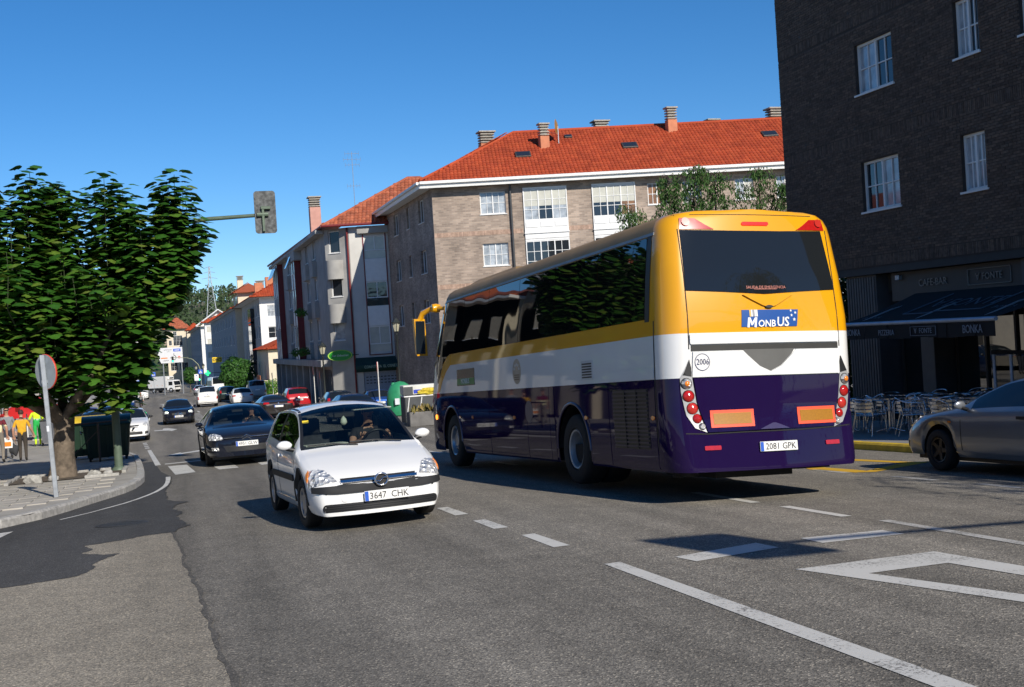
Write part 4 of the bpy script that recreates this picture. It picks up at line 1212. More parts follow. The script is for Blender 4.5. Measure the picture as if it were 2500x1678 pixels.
for (y0, y1, z0, z1) in ((21.25, 22.65, 2.03, 2.045), (21.25, 22.65, 2.37, 2.385), (21.25, 21.265, 2.03, 2.385), (22.635, 22.65, 2.03, 2.385)):
    cbx('fascia_frame', 17.025, 17.05, y0, y1, z0, z1, PALE, fas, .002)
CGL = wavyglass('cafe_mirror_glass', (.004, .004, .004), .01, .6, .005, 3.6)
for (y0, y1) in ((25.15, 26.0), (24.5, 25.1), (22.9, 23.9), (21.9, 22.85), (20.95, 21.85), (17.5, 19.55)):
    g = cbx('glazing', 17.6, 17.63, y0, y1, gzb + .5, 1.8, CGL)
    for ye in (y0 - .03, y1 - .01):
        cbx('glazing_frame', 17.55, 17.66, ye, ye + .04, gzb + .4, 1.82, FRAMED, g, .004)
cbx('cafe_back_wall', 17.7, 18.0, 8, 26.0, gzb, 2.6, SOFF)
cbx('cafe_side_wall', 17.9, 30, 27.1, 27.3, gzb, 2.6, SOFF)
cbx('stall_riser', 17.5, 17.68, 12, 26.0, gzb, pz(17, 23) + .28, SIGNB)
# ---- awning
awn = thing('cafe_awning', 'black cafe awning with printed valance over the terrace', 'awning', (17.0, 22, 1.9))
BLKF = mat('black_awning_fabric', (.005, .005, .006), .85, var=.2, scale=12)
BLETT = mat('awning_print_blue_grey', (.20, .24, .29), .7, var=.05)
a_ = MB()
A0, A1, A2, A3 = (0, -2.75, .05), (0, 2.55, .05), (-2.0, 2.48, -.55), (-2.0, -2.76, -.55)
NS = 10
for k in range(NS):
    f0, f1 = k / NS, (k + 1) / NS
    def lerp(P, Q, f): return tuple(P[i] + (Q[i] - P[i]) * f - (0.05 * math.sin(f * PI) if i == 2 else 0) for i in range(3))
    a_.add([lerp(A0, A3, f0), lerp(A1, A2, f0), lerp(A1, A2, f1), lerp(A0, A3, f1)], [(0, 1, 2, 3)])
a_.obj('canopy', BLKF, awn, smooth=60)
MB().tube([(-2.0, -2.8, -.57), (-2.0, 2.52, -.57)], .045, 10).obj('front_bar', mat('pale_bar', (.36, .42, .5), .4, .3), awn, smooth=60)
v_ = MB()
for k in range(18):
    y0 = -2.76 + k * 5.24 / 18; y1 = y0 + 5.24 / 18; dx = .012 * math.sin(k * 1.9)
    v_.box(-2.005 + dx, -1.995 + dx, y0, y1, -.90 + .012 * math.sin(k * 1.1), -.6)
vo_ = v_.obj('valance', BLKF, awn)
def val_text(txt, size, y, z, kern=1., sx=1., m=BLETT):
    t = text_mb(txt, size, .004, sx=sx, spacing=kern)
    t.v = [(-2.022 + yy, y - xx, z + zz) for xx, yy, zz in t.v]
    return t.obj('valance_lettering', m, vo_, fix=False)
val_text('BONKA', .21, 2.02, -.76, .92, .78); val_text('PIZZERIA', .17, .75, -.78, 1., .85); val_text('\u2200  FONTE', .15, -.55, -.76, 1., .9); val_text('BONKA', .23, -2.12, -.76, .92, .78)
for (y0, y1, z0, z1) in ((-.98, -.12, -.855, -.847), (-.98, -.12, -.675, -.667), (-.98, -.972, -.855, -.667), (-.128, -.12, -.855, -.667)):
    MB().box(-2.024, -2.016, y0, y1, z0, z1).obj('valance_frame', BLETT, vo_)
def can_text(txt, size, y, f, sx=1., shear=.0):
    t = text_mb(txt, size, .003, sx=sx, shear=shear)
    out = []
    for xx, yy, zz in t.v:
        ff = f - zz / 2.09
        P = (-2.0 * ff, y - xx, .05 - .60 * ff - .05 * math.sin(ff * PI) + .012)
        out.append(P)
    t.v = out
    return t.obj('canopy_lettering', BLETT, awn, fix=False)
can_text('\u2200', .62, .55, .40, .95); can_text('FONTE', .62, -.65, .40, .95); can_text('BONKA', .22, 1.9, .80, .9); can_text('BONKA', .22, -2.1, .62, .9)
fr2 = MB()
for (ya, fa_, yb, fb) in ((.95, .72, .80, .12), (.95, .72, .2, .72), (-.2, .66, -1.5, .66), (-1.5, .66, -1.75, .08)):
    P = [(-2.0 * f, y, .05 - .60 * f - .05 * math.sin(f * PI) + .015) for y, f in ((ya, fa_), (yb, fb))]
    fr2.tube(P, .014, 5)
fr2.tube([(-2.0 * f, y, .05 - .60 * f - .05 * math.sin(f * PI) + .015) for y, f in ((.2, .72), (0, .69), (-.1, .66), (-.2, .66))], .014, 5)
fr2.obj('canopy_frame_print', mat('awning_line_print', (.10, .12, .15), .7), awn)
for y in (-2.2, 0, 2.0):
    MB().tube([(0, y, -.1), (-1.0, y, -.28), (-1.95, y, -.57)], .02, 6).obj('folding_arm', GALV, awn)
# neighbouring darker awning and windscreen panel on the terrace
aw2 = thing('side_awning', 'second dark awning beside the printed one, cut by the picture edge', 'awning', (17.0, 17.3, 1.95))
slab(aw2, 'canopy', BLKF, [(0, -2, 0), (0, 1.75, 0), (-1.4, 1.75, -.5), (-1.4, -2, -.5)]); MB().box(-1.41, -1.39, -2, 1.75, -.85, -.5).obj('valance', BLKF, aw2)
scr = thing('glass_screen', 'low glass windbreak with pale posts on the cafe terrace', 'screen', (16.0, 20.4, pz(16, 20.4)))
for y in (-1.6, -.3, .2):
    MB().cbox(-.03, .03, y - .03, y + .03, 0, 1.5, .006).obj('post', mat('pale_bar', (.36, .42, .5), .4, .3), scr)
MB().box(-.008, .008, -1.55, .17, .55, 1.45).obj('glass_pane', glassmat('smoked_glass', (.3, .33, .33)), scr); MB().box(-.02, .02, -1.57, .17, .02, .54).obj('lower_panel', BLKF, scr); MB().cbox(-.04, .04, -1.65, .25, 1.48, 1.56, .01).obj('top_rail', BLKF, scr)
# ================================================================== wheels and plates shared by all vehicles
WHEELS = {}
def wheel(parent, x, y, z, r, wid, side, style='alloy', steer=0., rimr=None):
    """tyre with a rim sub-part; side = +1 when the outer face looks to +x"""
    key = (round(r, 3), round(wid, 3), style)
    rr = rimr or r * .64
    if key not in WHEELS:
        t = MB()
        h = wid / 2
        t.lathe([(rr, -h * .8), (rr + .012, -h * .96), (r * .9, -h), (r * .97, -h * .86), (r, -h * .6), (r * .992, -h * .3), (r, -h * .28), (r, h * .28), (r * .992, h * .3), (r, h * .6), (r * .97, h * .86), (r * .9, h), (rr + .012, h * .96), (rr, h * .8)], 36, 'X')
        tm = t.mesh('tyre', RUBBER, 40)
        k = MB()
        if style == 'bus':
            k.lathe([(rr, h * .75), (rr - .02, h * .9), (rr - .045, h * .8), (rr - .06, h * .35), (rr * .62, h * .15), (rr * .55, h * .42), (rr * .42, h * .45), (rr * .36, h * .6), (rr * .2, h * .62), (0, h * .62)], 36, 'X')
            for q in range(10):
                a = 2 * PI * q / 10
                k.lathe([(0.001, h * .62), (.016, h * .6), (.018, h * .4)], 6, 'X', (0, rr * .49 * math.cos(a), rr * .49 * math.sin(a)))
        elif style == 'busrear':
            k.lathe([(rr, h * .75), (rr - .015, h * .9), (rr - .035, h * .85), (rr - .05, h * .4), (rr * .84, -h * .1), (rr * .74, -h * .5), (rr * .45, -h * .6), (rr * .40, -h * .1), (rr * .3, 0), (0, .02)], 36, 'X')
            for q in range(10):
                a = 2 * PI * q / 10
                k.lathe([(0.001, -h * .42), (.016, -h * .45), (.018, -h * .6)], 6, 'X', (0, rr * .58 * math.cos(a), rr * .58 * math.sin(a)))
        else:
            k.lathe([(rr, h * .7), (rr - .012, h * .86), (rr - .03, h * .8), (rr - .04, h * .3), (rr * .55, h * .1), (0, h * .1)], 30, 'X', m=0 if style == 'steel' else 1)
            ns = 7 if style == 'steel' else 5
            for q in range(ns):
                a = 2 * PI * q / ns
                c, s_ = math.cos(a), math.sin(a)
                wdt = rr * (.2 if style == 'steel' else .15)
                pts = []
                for (rad, hw, hx) in ((rr * .12, wdt * 1.3, h * .62), (rr * .9, wdt * .8, h * .76)):
                    for sg in (-1, 1):
                        yy, zz = rad * c - sg * hw * s_, rad * s_ + sg * hw * c
                        pts += [(hx, yy, zz), (hx - .03, yy, zz)]
                hv, hf = hull(pts)
                k.add(hv, hf)
            k.lathe([(rr * .26, h * .5), (rr * .24, h * .68), (0, h * .7)], 16, 'X')
        km = k.mesh('rim', [BLACKP if style == 'dark' else (ALLOY if style != 'busrear' else GALV), BLACKP], 40)
        WHEELS[key] = (tm, km)
    tm, km = WHEELS[key]
    rot = (0, 0, steer + (0 if side > 0 else PI))
    t = mobj('wheel', tm, parent, (x, y, z), rot)
    mobj('rim', km, t)
    return t
def plate(parent, loc, rot, txt, w=.52, h=.115, name='number_plate'):
    p = MB().cbox(-w / 2, w / 2, -.008, .006, -h / 2, h / 2, .004).obj(name, PLATEW, parent, loc=loc, rot=rot)
    MB().box(-w / 2 + .004, -w / 2 + .045, -.0105, -.008, -h / 2 + .004, h / 2 - .004).obj('blue_band', PLATEB, p)
    if txt:
        t = text_mb(txt, h * .92, .002, sx=.92)
        t.v = [(x + .022, y - .0105, z - .004) for x, y, z in t.v]
        for q in (words(t) if ' ' in txt else [t]): q.obj('plate_lettering', INK, p, fix=False)
    return p

# ================================================================== the coach
BL, BH = 11.25, 3.39
YEL = paint('coach_yellow', (.70, .325, .003), rough=.3)
BWH = paint('coach_white', (.72, .72, .71))
PUR = mat('coach_purple', (.013, .0055, .041), .3, .0, var=.03, coat=.6, spec=.0)
BGL = wavyglass('coach_tinted_glass', (.006, .006, .007), .09, .8, .015, 1.72)
RGL = wavyglass('coach_rear_glass', (.012, .014, .016), .03, .6, .03, 1.55)
fw = Vector((-0.04417819, 0.99805077, -0.04407882)); rt = Vector((0.99819571, 0.04230265, -0.04261222)); upb = Vector((0.04066451, 0.04588182, 0.99811886))
K = 1.03
Oq = Vector((5.46230 * K, 12.93935 * K, EYE + (0.98860 - EYE) * K))     # left side, y=.36, z=1.39 in coach coordinates
borg = Oq + rt * (1.28) - fw * .36 - upb * 1.39
bus = thing('coach', 'long yellow, white and purple coach driving away down the street', 'bus')
bus.rotation_mode = 'QUATERNION'
bm4 = Matrix.Identity(4)
for i in range(3):
    bm4[i][0], bm4[i][1], bm4[i][2] = rt[i], fw[i], upb[i]
bus.rotation_quaternion = bm4.to_3x3().to_quaternion()
bus.location = borg
WR, WF = 3.12, 9.28
RW = .49
SEC = [(.29, 1.235), (.36, 1.258), (.95, 1.278), (1.20, 1.281), (1.385, 1.282), (1.905, 1.278), (2.10, 1.270), (2.6, 1.235), (3.10, 1.185), (3.20, 1.168), (3.29, 1.125), (3.35, 1.04), (3.38, .88), (3.395, .5), (3.40, 0)]
def bus_bottom(y):
    z = .29
    for wy in (WR, WF):
        d = abs(y - wy)
        if d < .62:
            z = max(z, RW + math.sqrt(.62 ** 2 - d * d) * 1.02)
    return z
sty = [0, .01, .03, .06, .10, .15, .21, .28, .36, .5, .8, 1.2, 1.8] + [i * .5 for i in range(9, 19)] + [10.0, 10.3, 10.6, 10.8, 10.95, 11.05, 11.13, 11.19, 11.23, 11.25]
for wy in (WR, WF):
    sty += [wy + .62 * math.cos(PI * k / 14) for k in range(15)]
sty = sorted(set(round(a, 4) for a in sty))
def bus_w(y):
    rc = .34
    if y < rc: return .80 + .20 * math.sqrt(max(0, 1 - ((rc - y) / rc) ** 2))
    rc = .9
    if y > BL - rc: return .72 + .28 * math.sqrt(max(0, 1 - ((y - BL + rc) / rc) ** 2))
    return 1.
def bus_shift(y, z):
    s = 0
    f = max(0, 1 - y / 1.3)
    s += f * (.20 * max(0, (z - 2.0) / 1.3) ** 1.4 - .085 * min(1, max(0, (.74 - z) / .05)) )
    f = max(0, min(1, (y - 8.8) / 2.0))
    s -= f * (.95 * max(0, (z - 1.2) / 2.1) ** 1.3)
    return s
def bus_ring(y):
    zb = bus_bottom(y); k = bus_w(y)
    zl = [s[0] for s in SEC]
    zz = list(zl)
    zz[0] = zb; zz[1] = max(zl[1], zb + .02); zz[2] = max(zl[2], zb + .06); zz[3] = max(zl[3], zb + .1)
    half = []
    for i, (z0, x0) in enumerate(SEC):
        z = zz[i]
        x = np.interp(z, zl, [s[1] for s in SEC]) if i < 5 else x0
        kk = k
        half.append((x * kk, z))
    return [(-x, y + bus_shift(y, z), z) for x, z in half] + [(x, y + bus_shift(y, z), z) for x, z in reversed(half[:-1])]
body = MB()
rings = [bus_ring(y) for y in sty]
nr = len(rings[0]); nh = len(SEC)
body.v = [p for r in rings for p in r]
def band(j):
    j = j if j < nh - 1 else 2 * (nh - 1) - 1 - j
    return 0 if j < 4 else (1 if j == 4 else (3 if j >= 8 else 2))
for i in range(len(rings) - 1):
    for j in range(nr - 1):
        body.f.append((i * nr + j, (i + 1) * nr + j, (i + 1) * nr + j + 1, i * nr + j + 1)); body.m.append(band(j) if sty[i] > .35 else min(2, band(j)))
def bus_cap(ring, sgn, bulge, base_off):
    global body
    NX = 14
    o = len(body.v)
    for j in range(nh):
        a, b = ring[j], ring[nr - 1 - j]
        for q in range(NX + 1):
            t = q / NX; x = a[0] + (b[0] - a[0]) * t
            u = 2 * t - 1
            body.v.append((x, a[1] + sgn * bulge * (1 - u * u), a[2]))
    for j in range(nh - 1):
        for q in range(NX):
            body.f.append((o + j * (NX + 1) + q, o + j * (NX + 1) + q + 1, o + (j + 1) * (NX + 1) + q + 1, o + (j + 1) * (NX + 1) + q)); body.m.append(min(2, band(j)))
bus_cap(rings[0], -1, .075, 0)
bus_cap(rings[-1], 1, .16, 0)
ROOFY = mat('coach_roof_dusty_ochre', (.30, .19, .075), .55, var=.12, scale=2, spec=.3)
bob = body.obj('body', [PUR, BWH, YEL, ROOFY], bus, smooth=38, weld=.0005)
bvh = BVHTree.FromPolygons([Vector(v) for v in body.v], body.f)
sideL = lambda u, v: (-3, u, v)
sideR = lambda u, v: (3, u, v)
rear_ = lambda u, v: (u, -3, v)
def bside(name, poly, m, off=.005, step=.12, parent=bob, right=False, skirt=.012):
    return decal(bvh, poly, sideR if right else sideL, (-1, 0, 0) if right else (1, 0, 0), off, step, skirt).obj(name, m, parent, smooth=30)
def brear(name, poly, m, off=.005, step=.09, parent=bob, skirt=.012):
    return decal(bvh, poly, rear_, (0, 1, 0), off, step, skirt).obj(name, m, parent, smooth=30)
# side glazing: one continuous dark band in panes, sweeping down at the driver's window
for rgt_ in (False, True):
    cuts = [.62, 2.15, 3.75, 5.35, 6.95, 8.45]
    for a, b in zip(cuts[:-1], cuts[1:]):
        bside('side_window', [(a + .008, 2.11), (b - .008, 2.11), (b - .008, 3.10), (a + .008, 3.10)], BGL, .008, .2, bob, rgt_)
    fr = [(8.458, 3.10), (8.458, 2.11), (9.3, 2.11), (9.55, 2.06), (9.8, 1.93), (10.0, 1.74), (10.16, 1.58), (10.35, 1.9), (10.4, 2.5), (10.35, 3.02), (10.2, 3.10)]
    bside('driver_window', fr, BGL, .008, .15, bob, rgt_)
    bside('yellow_band', [(9.28, 2.095), (9.28, 1.905), (9.6, 1.78), (9.85, 1.62), (10.06, 1.42), (10.2, 1.40), (10.14, 1.57), (9.98, 1.73), (9.78, 1.92), (9.53, 2.045)], YEL, .006, .1, bob, rgt_)
    bside('window_gasket', [(.50, 2.08), (.62, 2.08), (.62, 3.14), (.50, 3.14)], BLACKP, .006, .2, bob, rgt_)
    bside('roof_gutter', [(.45, 3.115), (10.1, 3.115), (10.1, 3.15), (.45, 3.15)], mat('grey_gutter', (.25, .25, .25), .4, .3), .012, .4, bob, rgt_)
    # luggage doors and panels, gaps between them
    PD = .007
    for a, b, z0, z1 in ((.40, 1.78, .32, 1.52), (1.80, 2.46, .32, 1.375), (3.80, 4.0, .32, 1.375), (4.015, 5.0, .32, 1.375), (5.015, 6.9, .32, 1.375), (6.915, 8.62, .32, 1.375)):
        bside('luggage_door' if a > 3 else 'engine_door', rrect(a, b, z0, min(z1, 1.375), .02), PUR, PD, .25, bob, rgt_)
    bside('upper_engine_panel', rrect(.40, 1.78, 1.392, 1.52, .01), BWH, PD, .25, bob, rgt_)
    bside('panel_joint', [(.365, .32), (.39, .32), (.39, 2.08), (.365, 2.08)], BLACKP, .003, .3, bob, rgt_)
    bside('white_panel', rrect(.41, 9.3, 1.535, 1.895, .01), BWH, .004, .4, bob, rgt_)
    # wheel arch lips
    for wy in (WR, WF):
        lip = MB()
        pts = [(wy + .63 * math.cos(a), RW + .64 * math.sin(a)) for a in [PI * k / 20 for k in range(21)]]
        s_ = 1 if rgt_ else -1
        lip.tube([(s_ * (np.interp(z, [q[0] for q in SEC], [q[1] for q in SEC]) + .0), y, z) for y, z in pts], .022, 8)
        lip.obj('wheel_arch_lip', mat('coach_purple_lip', (.03, .022, .07), .3, .2, coat=1.), bob, smooth=60)
        lin = MB(); lin.lathe([(.62, s_ * 1.24), (.62, s_ * .75), (0.01, s_ * .75)], 24, 'X', (0, wy, RW), a0=0, a1=PI)
        lin.obj('wheel_housing', BLACKP, bob)
# engine grille and louvres on the left side
gr = bside('engine_grille', [(.58, .55), (1.64, .55), (1.64, 1.28), (.58, 1.28)], BLACKP, .010, .2)
for k in range(15):
    z = .575 + k * .048
    bside('grille_slat', [(.60, z), (1.62, z), (1.62, z + .018), (.60, z + .018)], mat('grille_slat_metal', (.035, .03, .06), .3, .4), .022, .3, gr, skirt=.02)
for yv in (.9, 1.25):
    bside('grille_bar', [(yv, .56), (yv + .025, .56), (yv + .025, 1.27), (yv, 1.27)], BLACKP, .024, .2, gr)
vn = bside('air_vent', rrect(2.28, 2.70, 1.44, 1.70, .01), mat('vent_grey', (.5, .5, .5), .5), .008, .2)
for k in range(6):
    z = 1.465 + k * .036
    bside('vent_louvre', [(2.32, z), (2.66, z), (2.66, z + .02), (2.32, z + .02)], BLACKP, .011, .2, vn)
for y in (.46, 2.58, 5.6, 7.9, 8.7):
    bside('side_marker', circle(y, .93, .05, .028, 10), ORANGELENS, .018, .05)
bside('front_indicator', circle(10.35, .93, .05, .05, 10), mat('lit_indicator', (.8, .25, .02), .2, emit=(1., .30, .03), estr=2.5), .02, .05)
em = bside('round_emblem', circle(5.42, 1.655, .20, .20, 24), mat('emblem_beige', (.42, .33, .24), .4), .006, .1)
for k in range(5):
    a = PI * (k + .5) / 5
    bside('emblem_dot', circle(5.42 + .12 * math.cos(a), 1.665 + .10 * math.sin(a), .022, n=8), BWH, .009, .1, em)
for k in range(3):
    bside('emblem_bar', [(5.31, 1.52 + k * .035), (5.53, 1.52 + k * .035), (5.53, 1.535 + k * .035), (5.31, 1.535 + k * .035)], mat('emblem_brown', (.2, .12, .06), .5), .009, .1, em)
sgp = bside('side_display', rrect(7.72, 8.82, 1.50, 1.80, .015), mat('display_dark', (.05, .05, .045), .25), .008, .2)
bside('display_lower', [(7.74, 1.515), (8.80, 1.515), (8.80, 1.63), (7.74, 1.63)], mat('display_green', (.02, .22, .05), .3), .011, .2, sgp)
def side_text(txt, size, yc, zc, m, parent, off=.004, shear=0.):
    t = text_mb(txt, size, .003, shear=shear)
    t.v = [(-1.282 - off + y * .5, yc - x, zc + z) for x, y, z in t.v]
    return t.obj('side_lettering', m, parent, fix=False)
side_text('MONBUS', .13, 8.27, 1.575, WHITE, sgp, .016)
bside('emblem_ring', circle(4.9, 1.02, .17, .17, 20), mat('dark_emblem', (.06, .05, .08), .3), .009, .1)
# ---- rear
SEAMM = mat('panel_gap', (.01, .01, .01), .8, var=0)
for s_ in (-1, 1):
    brear('panel_gap', [(s_ * 1.00, 2.36), (s_ * 1.00, 3.34), (s_ * 1.012, 3.34), (s_ * 1.012, 2.36)], SEAMM, .004, .2)
    brear('panel_gap', [(s_ * 1.008, 1.72), (s_ * 1.00, 2.36), (s_ * 1.012, 2.36), (s_ * 1.02, 1.72)], SEAMM, .004, .2)
rw = brear('rear_window', [(-1.0, 2.41), (-.5, 2.385), (.0, 2.355), (.5, 2.385), (1.0, 2.41), (.925, 3.14), (.3, 3.125), (-.3, 3.125), (-.985, 3.14)], RGL, .012, .1)
brear('emergency_lettering_strip', [(-.14, 2.41), (.16, 2.41), (.16, 2.416), (-.14, 2.416)], mat('pink_print', (.5, .18, .14), .5), .015, .1, rw)
def rear_text(txt, size, xc, zc, m, parent, off=.02, **kw):
    t = text_mb(txt, size, .003, **kw)
    out = []
    for x, y, z in t.v:
        h = bvh.ray_cast(Vector((xc + x, -3, zc + z)), Vector((0, 1, 0)))
        out.append((xc + x, (h[0].y if h[0] else 0) - off + y, zc + z))
    t.v = out
    return t.obj('lettering', m, parent, fix=False)
rear_text('SALIDA DE EMERGENCIA', .048, .02, 2.435, mat('pink_print', (.5, .18, .14), .5), rw, .018)
for s_ in (-1, 1):
    brear('upper_marker_lamp', [(s_ * .985, 3.15), (s_ * .56, 3.145), (s_ * .66, 3.2), (s_ * .78, 3.28), (s_ * .965, 3.285)], REDLENS, .012, .08)
    brear('round_marker', circle(s_ * .90, 3.235, .05, n=14), mat('red_lens_bright', (.5, .03, .02), .2, coat=1.), .03, .05)
brear('high_brake_light', rrect(-.19, .17, 3.195, 3.235, .018), mat('lit_brake_red', (.5, .01, .01), .2, emit=(1., .03, .02), estr=1.2), .02, .06)
brear('roof_seam', [(-1.0, 3.325), (1.0, 3.325), (1.0, 3.333), (-1.0, 3.333)], SEAMM, .003, .2)
# moulded brow below the window
brow = MB(); decal(bvh, [(-.30, 2.345), (-.20, 2.29), (-.05, 2.215), (.0, 2.20), (.08, 2.20), (.13, 2.215), (.27, 2.29), (.37, 2.345), (.2, 2.335), (.03, 2.33), (-.13, 2.335)], rear_, (0, 1, 0), .026, .05, .02, mb=brow)
brow.obj('handle_brow', YEL, bob, smooth=60)
brear('camera_pod', circle(.03, 2.20, .05, .018, 10), BLACKP, .03, .05)
# name board
NB = brear('name_board', [(-.345, 1.965), (.40, 1.965), (.43, 2.165), (-.33, 2.165)], mat('board_blue', (.012, .075, .30), .35, var=.03), .010, .1)
brear('capital_letter', [(-.275 + x + z * .14, 1.957 + z) for x, z in ((0, 0), (.028, 0), (.028, .072), (.052, .025), (.068, .025), (.092, .072), (.092, 0), (.12, 0), (.12, .118), (.09, .118), (.06, .062), (.03, .118), (0, .118))], WHITE, .014, .1, NB)
rear_text('ONB', .115, -.018, 1.998, WHITE, NB, .016, shear=.12, sx=.95, bold=.018)
rear_text('US', .155, .20, 2.015, WHITE, NB, .016, shear=.12, sx=.95, bold=.018)
for (x, z, r) in ((.325, 2.15, .018), (.385, 2.125, .02), (.33, 2.095, .019), (.365, 2.045, .024)):
    brear('star', [(x + (r if k % 2 == 0 else r * .42) * math.sin(k * PI / 5), z + (r if k % 2 == 0 else r * .42) * math.cos(k * PI / 5)) for k in range(10)], WHITE, .014, .1, NB)
for i, c in enumerate(((.7, .45, .1), (.75, .74, .7), (.3, .3, .32), (.75, .74, .7), (.75, .74, .7))):
    brear('stripe', [(-.235 + i * .022, 2.085), (-.217 + i * .022, 2.085), (-.217 + i * .022, 2.165), (-.235 + i * .022, 2.165)], mat('stripe_%d' % i, c, .4, var=0), .013, .1, NB)
# white step, dark slot, grey shield notch
brear('slot', [(-.99, 1.695), (.99, 1.695), (.99, 1.765), (.3, 1.765), (-.3, 1.765), (-.99, 1.765)], mat('slot_dark', (.03, .03, .028), .7), .006, .1)
step_ = brear('white_upper_panel', rrect(-1.0, .995, 1.775, 1.9, .02), BWH, .020, .12)
brear('boot_panel', [(-.99, 1.392), (.985, 1.392), (.99, 1.69), (.36, 1.69), (.30, 1.63), (.15, 1.50), (.005, 1.435), (-.14, 1.50), (-.29, 1.63), (-.35, 1.69), (-.97, 1.69)], BWH, .022, .1)
brear('shield_notch', [(.005, 1.44), (.15, 1.505), (.30, 1.635), (.35, 1.70), (-.34, 1.70), (-.29, 1.635), (-.14, 1.505)], mat('warm_grey_plastic', (.10, .10, .095), .5), .008, .1)
brear('purple_tailgate', [(-.975, 1.378), (.975, 1.378), (.94, 1.1), (.84, .757), (-.84, .745), (-.94, 1.08)], PUR, .022, .12)
nbm = brear('number_disc', circle(-.865, 1.565, .09, .098, 22), mat('disc_white', (.74, .74, .74), .4), .026, .1)
ring = [(-.865 + .092 * math.cos(2 * PI * k / 24), 1.565 + .1 * math.sin(2 * PI * k / 24)) for k in range(24)]
rmb = MB()
for k in range(24):
    a, b = ring[k], ring[(k + 1) % 24]
    sc = lambda p, f: (-.865 + (p[0] + .865) * f, 1.565 + (p[1] - 1.565) * f)
    decal(bvh, [a, b, sc(b, .93), sc(a, .93)], rear_, (0, 1, 0), .029, .2, .002, mb=rmb)
NAVY = mat('navy_print', (.02, .03, .09), .5, var=0)
rmb.obj('disc_ring', NAVY, nbm, fix=True)
rear_text('2006', .098, -.865, 1.565, NAVY, nbm, .031, sx=.8)
# light clusters
SIL = mat('silver_plastic', (.42, .42, .42), .35, .3, var=.05)
for s_ in (-1, 1):
    cl = decal(bvh, [(s_ * 1.02, 1.60), (s_ * 1.13, 1.38), (s_ * 1.125, 1.22), (s_ * 1.08, .95), (s_ * .99, .80), (s_ * .85, .745), (s_ * .89, .86), (s_ * .955, 1.1), (s_ * .99, 1.36), (s_ * 1.0, 1.5)], lambda u, v: (u, -3, v), (-s_ * .0, 1, 0), .014, .06, .02).obj('light_cluster', SIL, bob, smooth=40)
    dk = decal(bvh, [(s_ * 1.02, 1.60), (s_ * 1.10, 1.42), (s_ * 1.0, 1.40), (s_ * 1.0, 1.5)], rear_, (0, 1, 0), .018, .06, .01).obj('cluster_cover', BLACKP, cl)
    for (x, z, r, mm) in ((1.063, 1.32, .062, HEADLAMP), (1.045, 1.175, .066, REDLENS), (1.005, 1.03, .066, mat('red_lens_bright', (.5, .03, .02), .2, coat=1.)), (.955, .91, .054, REDLENS), (.905, .815, .04, HEADLAMP)):
        h = bvh.ray_cast(Vector((s_ * x, -3, z)), Vector((0, 1, 0)))
        n = h[1] if h[1].y < 0 else -h[1]
        lm = MB(); lm.lathe([(r * 1.12, -.03), (r * 1.12, .012), (r * 1.0, .020)], 20, 'Z', m=1); lm.lathe([(r, .014), (r * .8, .030), (r * .5, .040), (0.0005, .046)], 20, 'Z', m=0)
        q = n.to_track_quat('Z', 'Y')
        o = lm.obj('round_lamp', [mm, BLACKP], cl, smooth=50, loc=h[0])
        o.rotation_euler = q.to_euler()
        if x > 1.05:
            ol = MB(); ol.lathe([(r * .5, .047), (r * .35, .055), (.0005, .058)], 14, 'Z')
            ol.obj('bulb', ORANGELENS, o, smooth=60)
# reflective boards
for (x0, x1, z0, z1) in ((-.80, -.255, .795, 1.00), (.33, .87, .795, 1.00)):
    rb = brear('reflector_board', [(x0, z0), (x1, z0), (x1, z1), (x0, z1)], mat('fluorescent_red', (.85, .09, .035), .5, var=.05), .030, .1)
    brear('reflector_centre', [(x0 + .035, z0 + .035), (x1 - .035, z0 + .035), (x1 - .035, z1 - .035), (x0 + .035, z1 - .035)], mat('reflector_ochre', (.33, .14, .004), .45, var=.12, scale=60), .034, .1, rb)
brear('tailgate_handle', [(-.19, .755), (.20, .755), (.13, .785), (.02, .825), (-.02, .825), (-.12, .785)], mat('purple_gloss', (.05, .04, .11), .25, coat=1.), .034, .05)
brear('bumper_gap', [(-1.1, .735), (-.85, .722), (-.4, .727), (.4, .727), (.86, .74), (1.1, .755), (1.1, .768), (.86, .753), (.4, .740), (-.4, .740), (-.85, .735), (-1.1, .748)], SEAMM, .006, .1)
for s_ in (-1, 1):
    brear('reflector', rrect(s_ * .80 - .1, s_ * .80 + .1, .54, .59, .01), REDLENS, .014, .1)
h = bvh.ray_cast(Vector((.03, -3, .55)), Vector((0, 1, 0)))
plate(bob, (.03, h[0].y - .02, .555), (R_(-4), 0, 0), '2081 GPK', .50, .115)
# underside, exhaust, running gear
ub = MB(); ub.box(-1.15, 1.15, .45, 10.9, .30, .55); ub.box(-.55, .5, .35, 1.6, .18, .32); ub.box(.5, 1.0, .3, 1.0, .24, .4); ub.tube([(-.9, .2, .27), (-.9, .9, .27)], .05, 8); ub.box(-1.0, -.9, .5, .58, .2, .3)
ub.obj('underside', mat('under_black', (.008, .008, .008), .8), bus)
for s_ in (-1, 1):
    wheel(bus, s_ * 1.10, WF, RW, RW, .30, s_, 'bus', rimr=.29)
    wheel(bus, s_ * 1.08, WR, RW, RW, .34, s_, 'busrear', rimr=.285)
    mobj('wheel', WHEELS[(RW, .34, 'busrear')][0], bus, (s_ * .72, WR, RW))
ax = MB(); ax.tube([(-1, WR, RW), (1, WR, RW)], .09, 10); ax.tube([(-1, WF, RW), (1, WF, RW)], .06, 10); ax.lathe([(.0, -.25), (.2, -.2), (.24, 0), (.2, .2), (0, .25)], 14, 'X', (0, WR, RW)); ax.obj('axles', mat('under_black', (.008, .008, .008), .8), bus)
